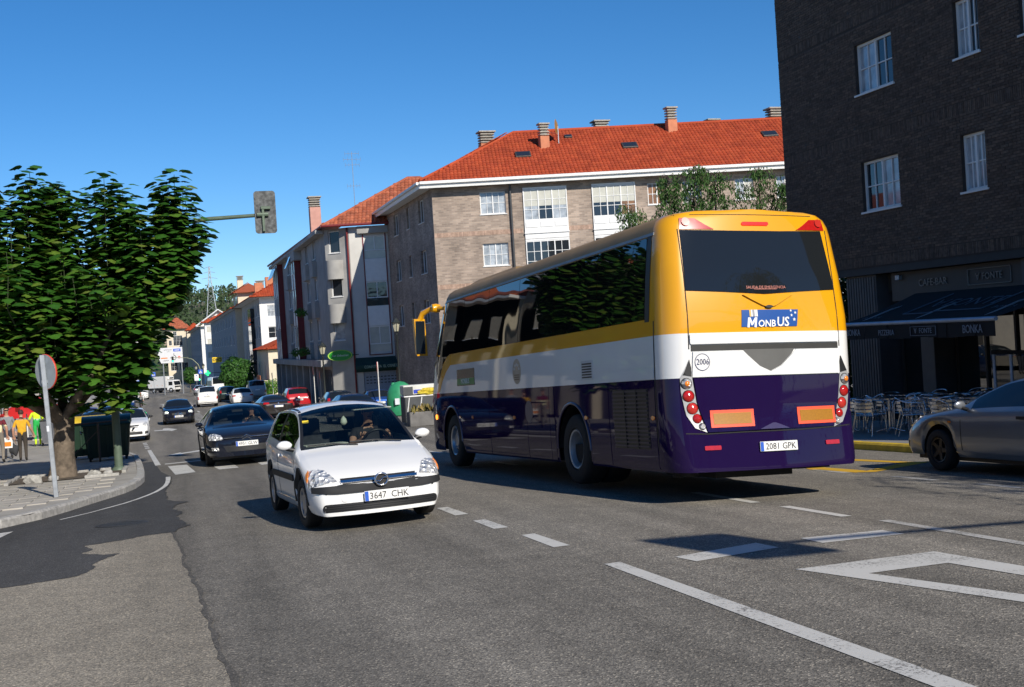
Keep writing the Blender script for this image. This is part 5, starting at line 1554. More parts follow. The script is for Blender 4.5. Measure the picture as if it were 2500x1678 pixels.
# roof air-conditioning hump near the front
ac = MB(); hv, hf = hull([(sx * .95, y, 3.36) for sx in (-1, 1) for y in (6.3, 9.2)] + [(sx * .82, y, 3.46) for sx in (-1, 1) for y in (6.6, 8.8)]); ac.add(hv, hf)
ac.obj('roof_air_unit', ROOFY, bob)
# windscreen and front lower edge
fr_ = lambda u, v: (u, 14, v)
decal(bvh, [(-1.05, 1.25), (1.05, 1.25), (1.0, 2.2), (.95, 3.05), (-.95, 3.05), (-1.0, 2.2)], fr_, (0, -1, 0), .01, .15).obj('windscreen', BGL, bob, smooth=30)
for s_ in (-1, 1):     # hanging mirrors
    arm = MB(); arm.tube([(s_ * 1.02, 10.30, 3.06), (s_ * 1.2, 10.72, 3.10), (s_ * 1.34, 10.95, 3.02), (s_ * 1.40, 11.0, 2.86)], [.04, .05, .06, .065], 10); arm.lathe([(.0, -.09), (.08, -.08), (.095, 0), (.08, .08), (0, .09)], 14, 'X', (s_ * 1.16, 10.62, 3.09))
    ao = arm.obj('mirror_arm', YEL, bob, smooth=60)
    mh = MB(); hv, hf = hull([(s_ * (1.42 + dx * .11 + dz * .06), 11.0 + dy, 2.90 + dz) for dx in (-1, 1) for dy, dz in ((-.06, 0), (.10, .02), (-.05, -.74), (.07, -.70))]); mh.add(hv, hf)
    mo = mh.obj('mirror_housing', YEL, bob, smooth=40)
    MB().cbox(min(s_ * 1.315, s_ * 1.505), max(s_ * 1.315, s_ * 1.505), 10.925, 10.948, 2.2, 2.86, .008).obj('mirror_glass', GLASSD, mo)
# ================================================================== cars, vans and the lorry
def clip01(a): return max(0., min(1., a))
TRIM = mat('black_trim', (.015, .015, .016), .4, var=.05)
DGREY = mat('dark_grey_bumper', (.022, .023, .025), .6, var=.1, spec=.2)
INTER = mat('dark_interior', (.02, .021, .023), .8, var=.2)
FABRIC = mat('seat_fabric', (.035, .036, .042), .9, var=.3, scale=20)
def car_body(sp):
    L, Wd, H = sp['L'], sp['W'], sp['H']
    top = smooth_fn(sp['top']); belt = smooth_fn(sp['belt'])
    R = sp['R']; Ra = R + sp.get('gap', .055); tf, tr = sp['tf'], sp['tr']
    sill = sp.get('sill', .22)
    ws, rw = sp['ws'], sp['rw']
    roofw = sp.get('roofw', Wd * .36)
    bm_ = belt((ws[1] + rw[0]) / 2)
    kf, kr = sp.get('kf', .74), sp.get('kr', .80)
    rcf, rcr = sp.get('rcf', .75), sp.get('rcr', .5)
    def plan(t):
        w = Wd / 2
        if t < rcf: w *= kf + (1 - kf) * math.sqrt(max(0, 1 - ((rcf - t) / rcf) ** 2))
        if t > L - rcr: w *= kr + (1 - kr) * math.sqrt(max(0, 1 - ((t - L + rcr) / rcr) ** 2))
        return w
    def low(t):
        z = sill + sp.get('fl', .05) * clip01((.5 - t) / .5) + .08 * clip01((t - L + .5) / .5)
        for tw in (tf, tr):
            d = abs(t - tw)
            if d < Ra: z = max(z, R + math.sqrt(Ra * Ra - d * d))
        return z
    FR = [0, .07, .5, .93, 1]
    TF = [.06, .3, .65, 1]
    def ring(t):
        zt = top(t); zb = min(belt(t), zt - .045); w = plan(t); zl = low(t)
        c = clip01((zt - zb - .06) / (H - bm_ - .06))
        zl = min(zl, zb - .1)
        wS = w * .952
        wR = (wS * .93) * (1 - c) + min(roofw, wS * .93) * c
        zR = (zt - .022) * (1 - c) + (zt - .075) * c
        h = [(w * .93, zl), (w * .972, min(zl + .07, zb - .09)), (w * .994, zl + .35 * (zb - zl)), (w, zl + .62 * (zb - zl)), (w * .988, zb - .045 * clip01((zb - zl) / .3)), (wS, zb)]
        for f in FR[1:]:
            bul = math.sin(f * PI) * .022 * c
            h.append((wS + (wR - wS) * f + bul, zb + (zR - zb) * f))
        for f in TF:
            h.append((wR * (1 - f), zR + (zt - zR) * (1 - (1 - f) ** 2)))
        return h, c
    st = {0, .012, .035, .07, .12, .18, .26, L, L - .012, L - .035, L - .07, L - .12, L - .18, L - .26}
    st |= {L * i / 34 for i in range(1, 34)}
    for tw in (tf, tr):
        st |= {tw + Ra * math.cos(PI * k / 12) for k in range(13)}
    st |= {ws[0], ws[1], rw[0], rw[1]} | {ws[0] + (ws[1] - ws[0]) * k / 6 for k in range(6)} | {rw[0] + (rw[1] - rw[0]) * k / 4 for k in range(4)}
    for a, b in sp['sg']: st |= {a, b}
    st = sorted(st)
    keep = [st[0]]
    must = {ws[0], ws[1], rw[0], rw[1], L} | {q for ab in sp['sg'] for q in ab}
    for t in st[1:]:
        if t - keep[-1] < .009:
            if t in must: keep[-1] = t
            continue
        keep.append(t)
    st = keep
    R_ing = [ring(t) for t in st]
    nh = len(R_ing[0][0]); nr = 2 * nh - 1
    V = []
    for t, (h, c) in zip(st, R_ing):
        y = L / 2 - t
        V += [(-x, y, z) for x, z in h] + [(x, y, z) for x, z in reversed(h[:-1])]
    groups = {'body': [], 'windscreen': [], 'rear_window': []}
    for i in range(len(st) - 1):
        tm = (st[i] + st[i + 1]) / 2; c = (R_ing[i][1] + R_ing[i + 1][1]) / 2
        for j in range(nr - 1):
            k = j if j < nh - 1 else 2 * (nh - 1) - 1 - j
            f = (i * nr + j, i * nr + j + 1, (i + 1) * nr + j + 1, (i + 1) * nr + j)
            g = 'body'
            if k in (6, 7) and c > .1:
                q = [n for n, (a, b) in enumerate(sp['sg']) if a < tm < b]
                if q: g = 'side%d_%d' % (q[0], j < nh)
                elif sp['sg'] and sp['sg'][0][0] < tm < sp['sg'][-1][1]: g = 'pillar%d_%d' % (sum(tm > b for a, b in sp['sg']), j < nh)
            elif k == 9 and ws[0] < tm < ws[1]: g = 'trim_%d' % (j < nh)
            elif k >= 10:
                if ws[0] < tm < ws[1]: g = 'windscreen'
                elif rw[0] < tm < rw[1]: g = 'rear_window'
            groups.setdefault(g, []).append(f)
    capf = []
    for (i, sg, bul) in ((0, 1, sp.get('bf', .09)), (len(st) - 1, -1, sp.get('br', .07))):
        NX = 12
        h = R_ing[i][0]; o = len(V); y = L / 2 - st[i]
        for x, z in h:
            for q in range(NX + 1):
                u = 2 * q / NX - 1
                rel = (z - h[0][1]) / max(.01, h[-1][1] - h[0][1])
                V.append((x * u, y + sg * bul * (1 - u * u) * (1 - .25 * rel), z))
        for j in range(nh - 1):
            for q in range(NX):
                a = o + j * (NX + 1) + q
                capf.append((a, a + 1, a + NX + 2, a + NX + 1))
    groups['body'] += capf
    return V, groups, st, plan, low, belt, top
def sub(V, faces):
    mb = MB(); idx = {}
    fs = []
    for f in faces:
        g = []
        for i in f:
            if i not in idx:
                idx[i] = len(mb.v); mb.v.append(V[i])
            g.append(idx[i])
        fs.append(tuple(g))
    mb.f = fs; mb.m = [0] * len(fs)
    return mb
CARS = {}
def build_car(sp, name, label, cat, col, loc, rz, txt='', clear=False, pitch=None, group=None, front=True, lit=False, driver=None):
    """local frame: +y is the nose, origin on the ground under the middle"""
    L, Wd, H, R = sp['L'], sp['W'], sp['H'], sp['R']
    x0, y0 = loc
    if pitch is None:
        d = .5 * (sp['tr'] - sp['tf'])
        fy, fx = math.cos(rz), -math.sin(rz)
        pitch = math.atan2(gz(x0 + fx * d, y0 + fy * d) - gz(x0 - fx * d, y0 - fy * d), 2 * d)
    lat = math.atan2(gz(x0 + math.cos(rz) * .7, y0 + math.sin(rz) * .7) - gz(x0 - math.cos(rz) * .7, y0 - math.sin(rz) * .7), 1.4)
    root = thing(name, label, cat, (x0, y0, gz(x0, y0) + .012), group=group)
    root.rotation_euler = (Matrix.Rotation(rz, 3, 'Z') @ Matrix.Rotation(pitch, 3, 'X') @ Matrix.Rotation(-lat, 3, 'Y')).to_euler()
    V, G, st, plan, low, belt, top = car_body(sp)
    bodym = sub(V, G['body'])
    bo = bodym.obj('body', [col], root, smooth=42, weld=.0004)
    allf = [f for g in G.values() for f in g]
    bv = BVHTree.FromPolygons([Vector(v) for v in V], allf)
    gm = GLASSC if clear else GLASSD
    for g, fs in G.items():
        if g == 'body' or not fs: continue
        nm = 'side_window' if g.startswith('side') else ('door_pillar' if g.startswith('pillar') else ('windscreen_trim' if g.startswith('trim') else g))
        sub(V, fs).obj(nm, TRIM if g[:4] in ('pill', 'trim') else gm, root, smooth=42, weld=.0004)
    # underbody and wheels
    ub = MB(); ub.box(-Wd * .42, Wd * .42, -L / 2 + .25, L / 2 - .25, .16, .3)
    for tw in (sp['tf'], sp['tr']):
        for s_ in (-1, 1):
            ub.lathe([(R + .05, s_ * Wd * .475), (R + .05, s_ * Wd * .28), (.01, s_ * Wd * .28)], 16, 'X', (0, L / 2 - tw, R), a0=0, a1=PI)
    ub.obj('underbody', BLACKP, root)
    for tw, stt in ((sp['tf'], sp.get('steer', 0)), (sp['tr'], 0)):
        for s_ in (-1, 1):
            wheel(root, s_ * (Wd / 2 - .115), L / 2 - tw, R, R, .19 if R < .31 else .21, s_, sp.get('rim', 'alloy'), stt)
    # mirrors
    tm = sp['ws'][0] + .22
    zb = belt(tm)
    for s_ in (-1, 1):
        bm = bmesh.new(); bmesh.ops.create_uvsphere(bm, u_segments=12, v_segments=8, radius=1)
        mm = MB(); mm.add([(s_ * (Wd / 2 + .07) + v.co.x * .095, L / 2 - tm + (v.co.y * .055 if v.co.y > 0 else v.co.y * .025), zb + .07 + v.co.z * .058) for v in bm.verts], [tuple(v.index for v in f.verts) for f in bm.faces]); bm.free()
        mo = mm.obj('wing_mirror', sp.get('mirror', col), root, smooth=60)
        MB().tube([(s_ * (Wd / 2 - .06), L / 2 - tm, zb + .0), (s_ * (Wd / 2 + .05), L / 2 - tm, zb + .035)], .028, 8).obj('mirror_stalk', BLACKP, mo, smooth=60)
    fr = lambda u, v: (u, L / 2 + 3, v); bk = lambda u, v: (u, -L / 2 - 3, v)
    def F(nm, poly, m, off=.006, step=.06, par=bo, dirn=(0, -1, 0), skirt=.01):
        d = Vector(dirn).normalized()
        return decal(bv, poly, lambda u, v: Vector((u, L / 2 - .2, v)) - d * 3, d, off, step, skirt).obj(nm, m, par, smooth=40)
    def B(nm, poly, m, off=.006, step=.08, par=bo, dirn=(0, 1, 0), skirt=.01):
        d = Vector(dirn).normalized()
        return decal(bv, poly, lambda u, v: Vector((u, -L / 2 + .1, v)) - d * 3, d, off, step, skirt).obj(nm, m, par, smooth=40)
    def Sd(nm, poly, m, s_, off=.005, step=.15, par=bo, skirt=.008):
        """outline in (t, z) seen from one side"""
        return decal(bv, [(L / 2 - t, z) for t, z in poly], lambda u, v: (s_ * 3, u, v), (-s_, 0, 0), off, step, skirt).obj(nm, m, par, smooth=40)
    mir = lambda poly: [(-x, z) for x, z in poly]
    for s_ in (-1, 1):
        for t in sp.get('doors', []):
            Sd('door_gap', [(t, low(t) + .1), (t + .012, low(t) + .1), (t + .012, belt(t) - .01), (t, belt(t) - .01)], SEAMM, s_, .0025)
        for t in sp.get('handles', []):
            Sd('door_handle', rrect(t, t + .17, belt(t) - .14, belt(t) - .10, .015), sp.get('handlem', col), s_, .03, .1, skirt=.02)
        if sp.get('rub'):
            a, b, z = sp['rub']
            Sd('rubbing_strip', rrect(a, b, z, z + .075, .02), DGREY, s_, .016, .2)
        Sd('sill_trim', [(sp['tf'] + R + .1, .235), (sp['tr'] - R - .1, .235), (sp['tr'] - R - .1, .30), (sp['tf'] + R + .1, .30)], sp.get('sillm', col), s_, .01, .3)
        if sp.get('indic'):
            t, z = sp['indic']; Sd('side_indicator', rrect(t, t + .07, z, z + .03, .01), ORANGELENS, s_, .01, .1)
    if sp.get('front'):
        sp['front'](root, bo, F, mir, txt, Wd, L, lit)
    if sp.get('rear'):
        sp['rear'](root, bo, B, mir, txt, Wd, L)
    if clear:
        interior(root, sp, belt, driver)
    if sp.get('extra'):
        sp['extra'](root, bo, Sd, F, B, col)
    return root
def interior(root, sp, belt, driver):
    L, Wd = sp['L'], sp['W']
    t0 = sp['ws'][0]; zb = belt(t0 + .4)
    d = MB(); d.cbox(-Wd * .43, Wd * .43, L / 2 - t0 - .52, L / 2 - t0 + .0, .45, zb - .03, .04)
    d.cbox(-Wd * .43, Wd * .43, L / 2 - sp['rw'][1] + .05, L / 2 - sp['rw'][0] - .05, .5, zb - .04, .04)
    d.box(-Wd * .43, Wd * .43, L / 2 - sp['rw'][0] - .1, L / 2 - t0, .26, .32)
    for s_ in (-1, 1):
        d.box(min(s_ * Wd * .44, s_ * Wd * .46), max(s_ * Wd * .44, s_ * Wd * .46), L / 2 - sp['rw'][0], L / 2 - t0, .3, zb - .08)
    d.obj('dashboard', INTER, root)
    for (x, t) in ((-.36, t0 + 1.12), (.36, t0 + 1.12), (-.36, t0 + 1.95), (.36, t0 + 1.95)):
        s = MB(); y = L / 2 - t
        s.cbox(x - .24, x + .24, y - .1, y + .42, .36, .54, .05)
        hv, hf = hull([(x + sx * .23, y + yy, z) for sx in (-1, 1) for yy, z in ((-.02, .5), (-.16, .5), (-.12, 1.02), (-.22, 1.0))]); s.add(hv, hf)
        s.cbox(x - .13, x + .13, y - .25, y - .15, 1.02, 1.24, .03)
        s.obj('seat', FABRIC, root)
    # steering wheel sits on the car's left
    x, y, z = -.36, L / 2 - t0 - .62, zb - .02
    w = MB()
    w.tube([(x + .18 * math.cos(2 * PI * k / 20), y + .18 * math.sin(2 * PI * k / 20) * .42, z + .18 * math.sin(2 * PI * k / 20) * .9) for k in range(21)], .017, 8)
    w.tube([(x - .17, y, z), (x, y - .02, z), (x + .17, y, z)], .022, 6); w.tube([(x, y, z), (x, y + .25, z - .12)], .03, 6)
    w.obj('steering_wheel', BLACKP, root, smooth=60)
    # rear-view mirror
    m = MB(); zt = sp['H'] - .16; yt = L / 2 - sp['ws'][1] + .02
    m.cbox(-.14, .14, yt - .02, yt + .03, zt - .06, zt + .02, .015); m.tube([(0, yt, zt), (0, yt + .05, zt + .08)], .012, 6)
    m.obj('rear_view_mirror', BLACKP, root)

CW = paint('white_hatch_paint', (.76, .76, .75)); CBLK = paint('black_car_paint', (.010, .012, .020)); CNAVY = paint('navy_car_paint', (.010, .022, .06), .2)
CSIL = paint('silver_car_paint', (.36, .38, .41), .65); CRED = paint('red_car_paint', (.42, .010, .016)); CBLUE = paint('blue_car_paint', (.015, .045, .16), .2)
CGRN = paint('dark_green_car_paint', (.02, .03, .028), .3); CGREY = paint('grey_car_paint', (.16, .17, .18), .5); CBROWN = paint('dark_brown_car_paint', (.035, .030, .028), .4)
# ---- white three-door hatchback
def corsa_front(root, bo, F, mir, txt, Wd, L, lit):
    F('front_bumper_strip', [(-.80, .44), (-.5, .415), (.5, .415), (.80, .44), (.80, .50), (.5, .50), (-.5, .50), (-.80, .50)], DGREY, .018, .06)
    F('grille_slot', [(-.42, .515), (.42, .515), (.44, .575), (-.44, .575)], BLACKP, .006, .06)
    bar = F('grille_bar', [(-.44, .522), (.44, .522), (.45, .548), (-.45, .548)], CHROME, .024, .05)
    y = L / 2 + .125
    e = MB()
    e.tube([(.072 * math.cos(a), y, .54 + .066 * math.sin(a)) for a in [2 * PI * k / 24 for k in range(25)]], .012, 8)
    e.tube([(-.075, y, .555), (-.02, y, .56), (.0, y, .54), (.02, y, .52), (.075, y, .525)], .012, 6)
    e.obj('round_badge', CHROME, bar, smooth=60)
    MB().lathe([(.0005, .0), (.064, .0)], 20, 'Y', (0, y - .012, .54)).obj('badge_ground', BLACKP, bar)
    for s_ in (1, -1):
        hl = [(.40, .505), (.56, .49), (.76, .495), (.82, .54), (.83, .64), (.795, .705), (.70, .72), (.60, .68), (.49, .59)]
        p = hl if s_ > 0 else mir(hl)
        lamp = F('headlight', p, HEADLAMP, .012, .05, bo, (-s_ * .45, -1, -.25))
        q = [(.795, .57), (.82, .61), (.825, .67), (.805, .715), (.785, .66)]
        F('indicator_lens', q if s_ > 0 else mir(q), ORANGELENS, .020, .05, lamp, (-s_ * .45, -1, -.25))
    F('lower_intake', rrect(-.66, .66, .215, .305, .035), BLACKP, .006, .08)
    for k in range(3):
        z = .232 + k * .024
        F('intake_bar', [(-.62, z), (.62, z), (.62, z + .009), (-.62, z + .009)], DGREY, .014, .1)
    F('towing_cover', circle(.42, .355, .035, n=12), mat('white_scuffed', (.66, .66, .65), .5), .009, .1)
    plate(root, (-.05, L / 2 + .125, .365), (0, 0, PI), txt)
    wp = MB()
    for (xa, xb) in ((.02, .62), (-.52, .10)):
        wp.tube([(xa, L / 2 - .93, .905), ((xa + xb) / 2, L / 2 - .985, .94), (xb, L / 2 - 1.0, .94)], .010, 6)
    wp.obj('wipers', BLACKP, root)
def corsa_extra(root, bo, Sd, F, B, col):
    L = 3.82
    # cherry-drop air freshener and sun visor, warning sticker
    a = MB(); a.lathe([(0.001, -.11), (.03, -.1), (.045, -.07), (.035, -.03), (.012, .0), (.001, .01)], 14, 'Z', (0.04, L / 2 - 1.60, 1.24)); a.obj('air_freshener', mat('pale_card', (.62, .66, .55), .6), root, smooth=60)
    v = MB(); v.cbox(-.62, -.12, L / 2 - 1.86, L / 2 - 1.72, 1.30, 1.315, .006); v.tf(Matrix.Translation((0, 0, 0))); v.obj('sun_visor', mat('visor_grey', (.45, .47, .43), .8), root, rot=None)
    s = MB(); s.cbox(.50, .58, L / 2 - 1.52, L / 2 - 1.50, 1.20, 1.235, .003); s.obj('window_sticker', mat('yellow_sticker', (.7, .5, .02), .6), root)
    d = MB(); d.cbox(.1, .62, L / 2 - 1.45, L / 2 - 1.1, .92, .935, .005); d.obj('papers_on_dash', mat('paper', (.6, .6, .52), .8), root)
    for s_ in (-1, 1):
        for tw in (.74, 3.23):
            pts = [(tw + .35 * math.cos(PI * k / 16), .29 + .36 * math.sin(PI * k / 16)) for k in range(17)]
            arch = pts + [(tw + .41 * math.cos(PI * k / 16), .29 + .42 * math.sin(PI * k / 16)) for k in reversed(range(17))]
            Sd('wheel_arch_trim', arch, DGREY, s_, .012, .5)
    bvv = BVHTree.FromPolygons([v.co.copy() for v in bo.data.vertices], [tuple(p.vertices) for p in bo.data.polygons])
    for s_ in (-1, 1):
        xg = lambda t: s_ * (.565 - .02 * (t - 1.8))
        decal(bvv, [(xg(1.8), L / 2 - 1.8), (xg(1.8) - s_ * .03, L / 2 - 1.8), (xg(3.3) - s_ * .03, L / 2 - 3.3), (xg(3.3), L / 2 - 3.3)], lambda u, v: (u, v, 3), (0, 0, -1), .006, .2, .01).obj('roof_strip', BLACKP, bo)
CORSA = dict(L=3.82, W=1.59, H=1.44, R=.292, tf=.74, tr=3.23, sill=.21, rim='steel', steer=R_(3),
             fl=-.04, top=[(0, .515), (.03, .56), (.10, .61), (.3, .70), (.65, .82), (.98, .915), (1.35, 1.175), (1.70, 1.365), (1.95, 1.425), (2.4, 1.44), (3.0, 1.42), (3.35, 1.36), (3.58, 1.12), (3.72, .95), (3.80, .86), (3.82, .78)],
             belt=[(0, .47), (.3, .66), (.6, .79), (1., .88), (2, .92), (3.3, 1.0), (3.82, .95)], ws=(.98, 1.78), rw=(3.36, 3.68), sg=[(1.25, 2.30), (2.42, 3.12)], roofw=.58, doors=[1.05, 2.36], handles=[2.12], rub=(1.12, 2.85, .53), front=corsa_front, extra=corsa_extra, kf=.80, bf=.10, rcf=.62)
# ---- black saloon with double-chevron badge
def c5_front(root, bo, F, mir, txt, Wd, L, lit):
    F('grille_upper', [(-.50, .615), (.50, .615), (.54, .68), (.3, .685), (-.3, .685), (-.54, .68)], BLACKP, .006, .06)
    ch = MB()
    y = L / 2 + .075
    for dz in (0, -.055):
        ch.tube([(-.52 if dz == 0 else -.10, y - (.05 if dz == 0 else 0), .655 + dz), (-.10, y + .02, .655 + dz), (0, y + .035, .71 + dz), (.10, y + .02, .655 + dz), (.52 if dz == 0 else .10, y - (.05 if dz == 0 else 0), .655 + dz)], .013, 6)
    ch.obj('chevron_badge', CHROME, root, smooth=60)
    for s_ in (1, -1):
        hl = [(.44, .60), (.62, .575), (.84, .62), (.91, .72), (.87, .79), (.72, .77), (.54, .70)]
        F('headlight', hl if s_ > 0 else mir(hl), HEADLAMP, .012, .05, bo, (-s_ * .5, -1, -.2))
        fg = [(.60, .37), (.78, .38), (.80, .45), (.62, .445)]
        F('fog_light', fg if s_ > 0 else mir(fg), HEADLAMP, .008, .06, bo, (-s_ * .2, -1, 0))
    F('lower_grille', [(-.47, .33), (.47, .33), (.55, .47), (-.55, .47)], BLACKP, .006, .08)
    for k in range(4):
        F('grille_bar', [(-.45, .345 + k * .03), (.45, .345 + k * .03), (.45, .355 + k * .03), (-.45, .355 + k * .03)], DGREY, .012, .1)
    lip = MB(); lip.tube([(-.64, L / 2 - .06, .40), (-.52, L / 2 + .02, .31), (0, L / 2 + .085, .285), (.52, L / 2 + .02, .31), (.64, L / 2 - .06, .40)], .012, 6); lip.obj('chrome_lip', CHROME, root, smooth=60)
    plate(root, (0, L / 2 + .115, .50), (0, 0, PI), txt)
C5 = dict(L=4.78, W=1.86, H=1.45, R=.33, tf=.98, tr=3.80, fl=0., top=[(0, .63), (.05, .69), (.2, .76), (.6, .86), (1.25, .98), (1.7, 1.21), (2.15, 1.40), (2.6, 1.45), (3.2, 1.42), (3.6, 1.32), (4.1, 1.10), (4.6, 1.04), (4.75, .95), (4.78, .85)],
          belt=[(0, .59), (.6, .81), (1.25, .92), (3, .98), (4.3, 1.02), (4.78, .95)], ws=(1.22, 2.18), rw=(3.5, 4.12), sg=[(1.55, 2.62), (2.72, 3.62)], roofw=.60, doors=[1.35, 2.66, 3.6], handles=[2.4, 3.4], front=c5_front, kf=.72, bf=.12)
# ---- dark saloon with star badge, lamps lit
def merc_front(root, bo, F, mir, txt, Wd, L, lit):
    F('grille', [(-.38, .55), (.38, .55), (.42, .73), (-.42, .73)], BLACKP, .008, .08)
    for k in range(3):
        F('grille_bar', [(-.37, .58 + k * .05), (.37, .58 + k * .05), (.37, .598 + k * .05), (-.37, .598 + k * .05)], CHROME, .016, .1)
    st = MB(); y = L / 2 + .13
    st.tube([(.09 * math.cos(a), y, .64 + .09 * math.sin(a)) for a in [2 * PI * k / 20 for k in range(21)]], .012, 6)
    for k in range(3):
        a = PI / 2 + k * 2 * PI / 3
        st.tube([(0, y, .64), (.085 * math.cos(a), y, .64 + .085 * math.sin(a))], .011, 5)
    st.obj('star_badge', CHROME, root, smooth=60)
    LIT = mat('lit_daylight_lamp', (.9, .95, .85), .2, emit=(.85, 1., .75), estr=6.)
    for s_ in (1, -1):
        hl = [(.46, .62), (.70, .60), (.86, .66), (.88, .78), (.76, .80), (.56, .73)]
        lp = F('headlight', hl if s_ > 0 else mir(hl), HEADLAMP, .012, .06, bo, (-s_ * .5, -1, -.2))
        dl = [(.52, .67), (.60, .70), (.72, .72), (.74, .75), (.58, .73), (.50, .69)]
        F('running_light', dl if s_ > 0 else mir(dl), LIT, .024, .06, lp, (-s_ * .5, -1, -.2))
        it = [(.55, .30), (.80, .33), (.80, .43), (.60, .42)]
        F('side_intake', it if s_ > 0 else mir(it), BLACKP, .008, .08, bo, (-s_ * .2, -1, 0))
    F('lower_grille', [(-.5, .30), (.5, .30), (.54, .40), (-.54, .40)], BLACKP, .006, .1)
    plate(root, (0, L / 2 + .115, .47), (0, 0, PI), txt)
MERC = dict(C5, L=4.88, W=1.86, H=1.47, tr=3.86, top=[(0, .70), (.04, .77), (.15, .83), (.7, .92), (1.4, 1.01), (1.85, 1.24), (2.25, 1.41), (2.7, 1.465), (3.3, 1.43), (3.75, 1.30), (4.25, 1.08), (4.75, 1.03), (4.85, .95), (4.88, .85)], ws=(1.38, 2.28), rw=(3.6, 4.2), sg=[(1.7, 2.75), (2.85, 3.7)], front=merc_front)
# ---- generic five-door fronts and rears
def gen_front(root, bo, F, mir, txt, Wd, L, lit):
    F('grille', [(-.36, .60), (.36, .60), (.44, .70), (-.44, .70)], BLACKP, .008, .08)
    F('lower_grille', rrect(-.55, .55, .30, .42, .03), BLACKP, .006, .1)
    F('badge', circle(0, .655, .05, n=12), CHROME, .02, .1)
    for s_ in (1, -1):
        hl = [(.46, .63), (.66, .60), (.80, .66), (.82, .80), (.74, .84), (.58, .74)]
        F('headlight', hl if s_ > 0 else mir(hl), HEADLAMP, .012, .06, bo, (-s_ * .5, -1, -.2))
        it = [(.60, .30), (.76, .33), (.78, .42), (.62, .42)]
        F('side_intake', it if s_ > 0 else mir(it), BLACKP, .006, .08, bo, (-s_ * .2, -1, 0))
    plate(root, (0, L / 2 + .10, .50), (0, 0, PI), txt)
def rear_fn(zl, xl, zp, bump=True, shape='v', chrome=False):
    def f(root, bo, B, mir, txt, Wd, L):
        for s_ in (1, -1):
            if shape == 'v':
                tl = [(xl, zl - .13), (Wd * .475, zl - .11), (Wd * .47, zl + .14), (xl + .05, zl + .15)]
            else:
                tl = [(xl, zl - .05), (Wd * .475, zl - .06), (Wd * .475, zl + .06), (xl + .04, zl + .05)]
            B('tail_light', tl if s_ > 0 else mir(tl), REDLENS, .014, .06, bo, (-s_ * .35, 1, -.1))
        if bump:
            B('rear_bumper_trim', [(-Wd * .42, .28), (Wd * .42, .28), (Wd * .42, .40), (-Wd * .42, .40)], DGREY, .012, .12)
        B('tailgate_gap', [(-Wd * .36, .48), (Wd * .36, .48), (Wd * .36, .49), (-Wd * .36, .49)], SEAMM, .003, .15)
        if chrome:
            B('chrome_strip', [(-.36, zp + .07), (.36, zp + .07), (.36, zp + .10), (-.36, zp + .10)], CHROME, .03, .1)
        B('badge', circle(0, zp + .16, .04, n=10), CHROME, .02, .1)
        plate(root, (0, -L / 2 - .075, zp), (0, 0, 0), txt)
    return f
IBIZA = dict(CORSA, fl=.02, belt=[(0, .60), (.5, .82), (1., .93), (2, .95), (3.3, 1.02), (3.82, .95)], L=4.05, W=1.69, H=1.45, R=.305, tf=.82, tr=3.29, rim='alloy', steer=0, top=[(0, .66), (.04, .73), (.15, .79), (.5, .89), (1.05, 1.0), (1.4, 1.2), (1.8, 1.39), (2.1, 1.44), (2.6, 1.45), (3.2, 1.42), (3.6, 1.36), (3.82, 1.12), (3.97, .95), (4.03, .86), (4.05, .78)], ws=(1.04, 1.86), rw=(3.6, 3.92), sg=[(1.35, 2.25), (2.34, 3.3)], rub=None, extra=None, front=gen_front, mirror=BLACKP, handles=[2.0, 3.0])
SUV = dict(IBIZA, L=4.45, W=1.80, H=1.56, R=.34, tf=.88, tr=3.64, sill=.28, top=[(0, .80), (.05, .90), (.2, .97), (.6, 1.04), (1.15, 1.10), (1.5, 1.3), (1.9, 1.50), (2.3, 1.56), (3.2, 1.55), (3.8, 1.50), (4.15, 1.18), (4.36, 1.02), (4.43, .9), (4.45, .8)], belt=[(0, .74), (.6, .94), (1.2, 1.03), (2.5, 1.06), (3.9, 1.10), (4.45, 1.)], ws=(1.12, 1.92), rw=(3.82, 4.22), sg=[(1.42, 2.4), (2.5, 3.75)], roofw=.62, rear=rear_fn(.90, .52, .80, shape='h'))
CADDY = dict(IBIZA, L=4.40, W=1.79, H=1.83, R=.315, tf=.88, tr=3.56, top=[(0, .78), (.05, .86), (.3, .95), (.95, 1.08), (1.35, 1.42), (1.75, 1.74), (2.0, 1.81), (2.6, 1.83), (3.8, 1.82), (4.22, 1.78), (4.32, 1.5), (4.37, 1.1), (4.40, .9)], belt=[(0, .72), (.9, .98), (2, 1.04), (4.0, 1.06), (4.4, 1.0)], ws=(.95, 1.85), rw=(4.22, 4.345), sg=[(1.3, 2.25)], roofw=.68, kr=.9, br=.04, rear=rear_fn(.78, .70, .95), doors=[1.1, 2.3, 3.3], handles=[2.0])
BIGVAN = dict(CADDY, L=4.9, W=1.92, H=1.96, top=[(0, .90), (.05, 1.0), (.3, 1.08), (.85, 1.18), (1.25, 1.5), (1.7, 1.85), (2.0, 1.94), (2.6, 1.96), (4.4, 1.95), (4.74, 1.9), (4.83, 1.6), (4.88, 1.2), (4.9, 1.0)], belt=[(0, .85), (.9, 1.08), (2, 1.15), (4.5, 1.15), (4.9, 1.1)], ws=(.85, 1.8), rw=(4.74, 4.86), sg=[(1.2, 2.2), (2.4, 4.4)], roofw=.76, tr=3.95)
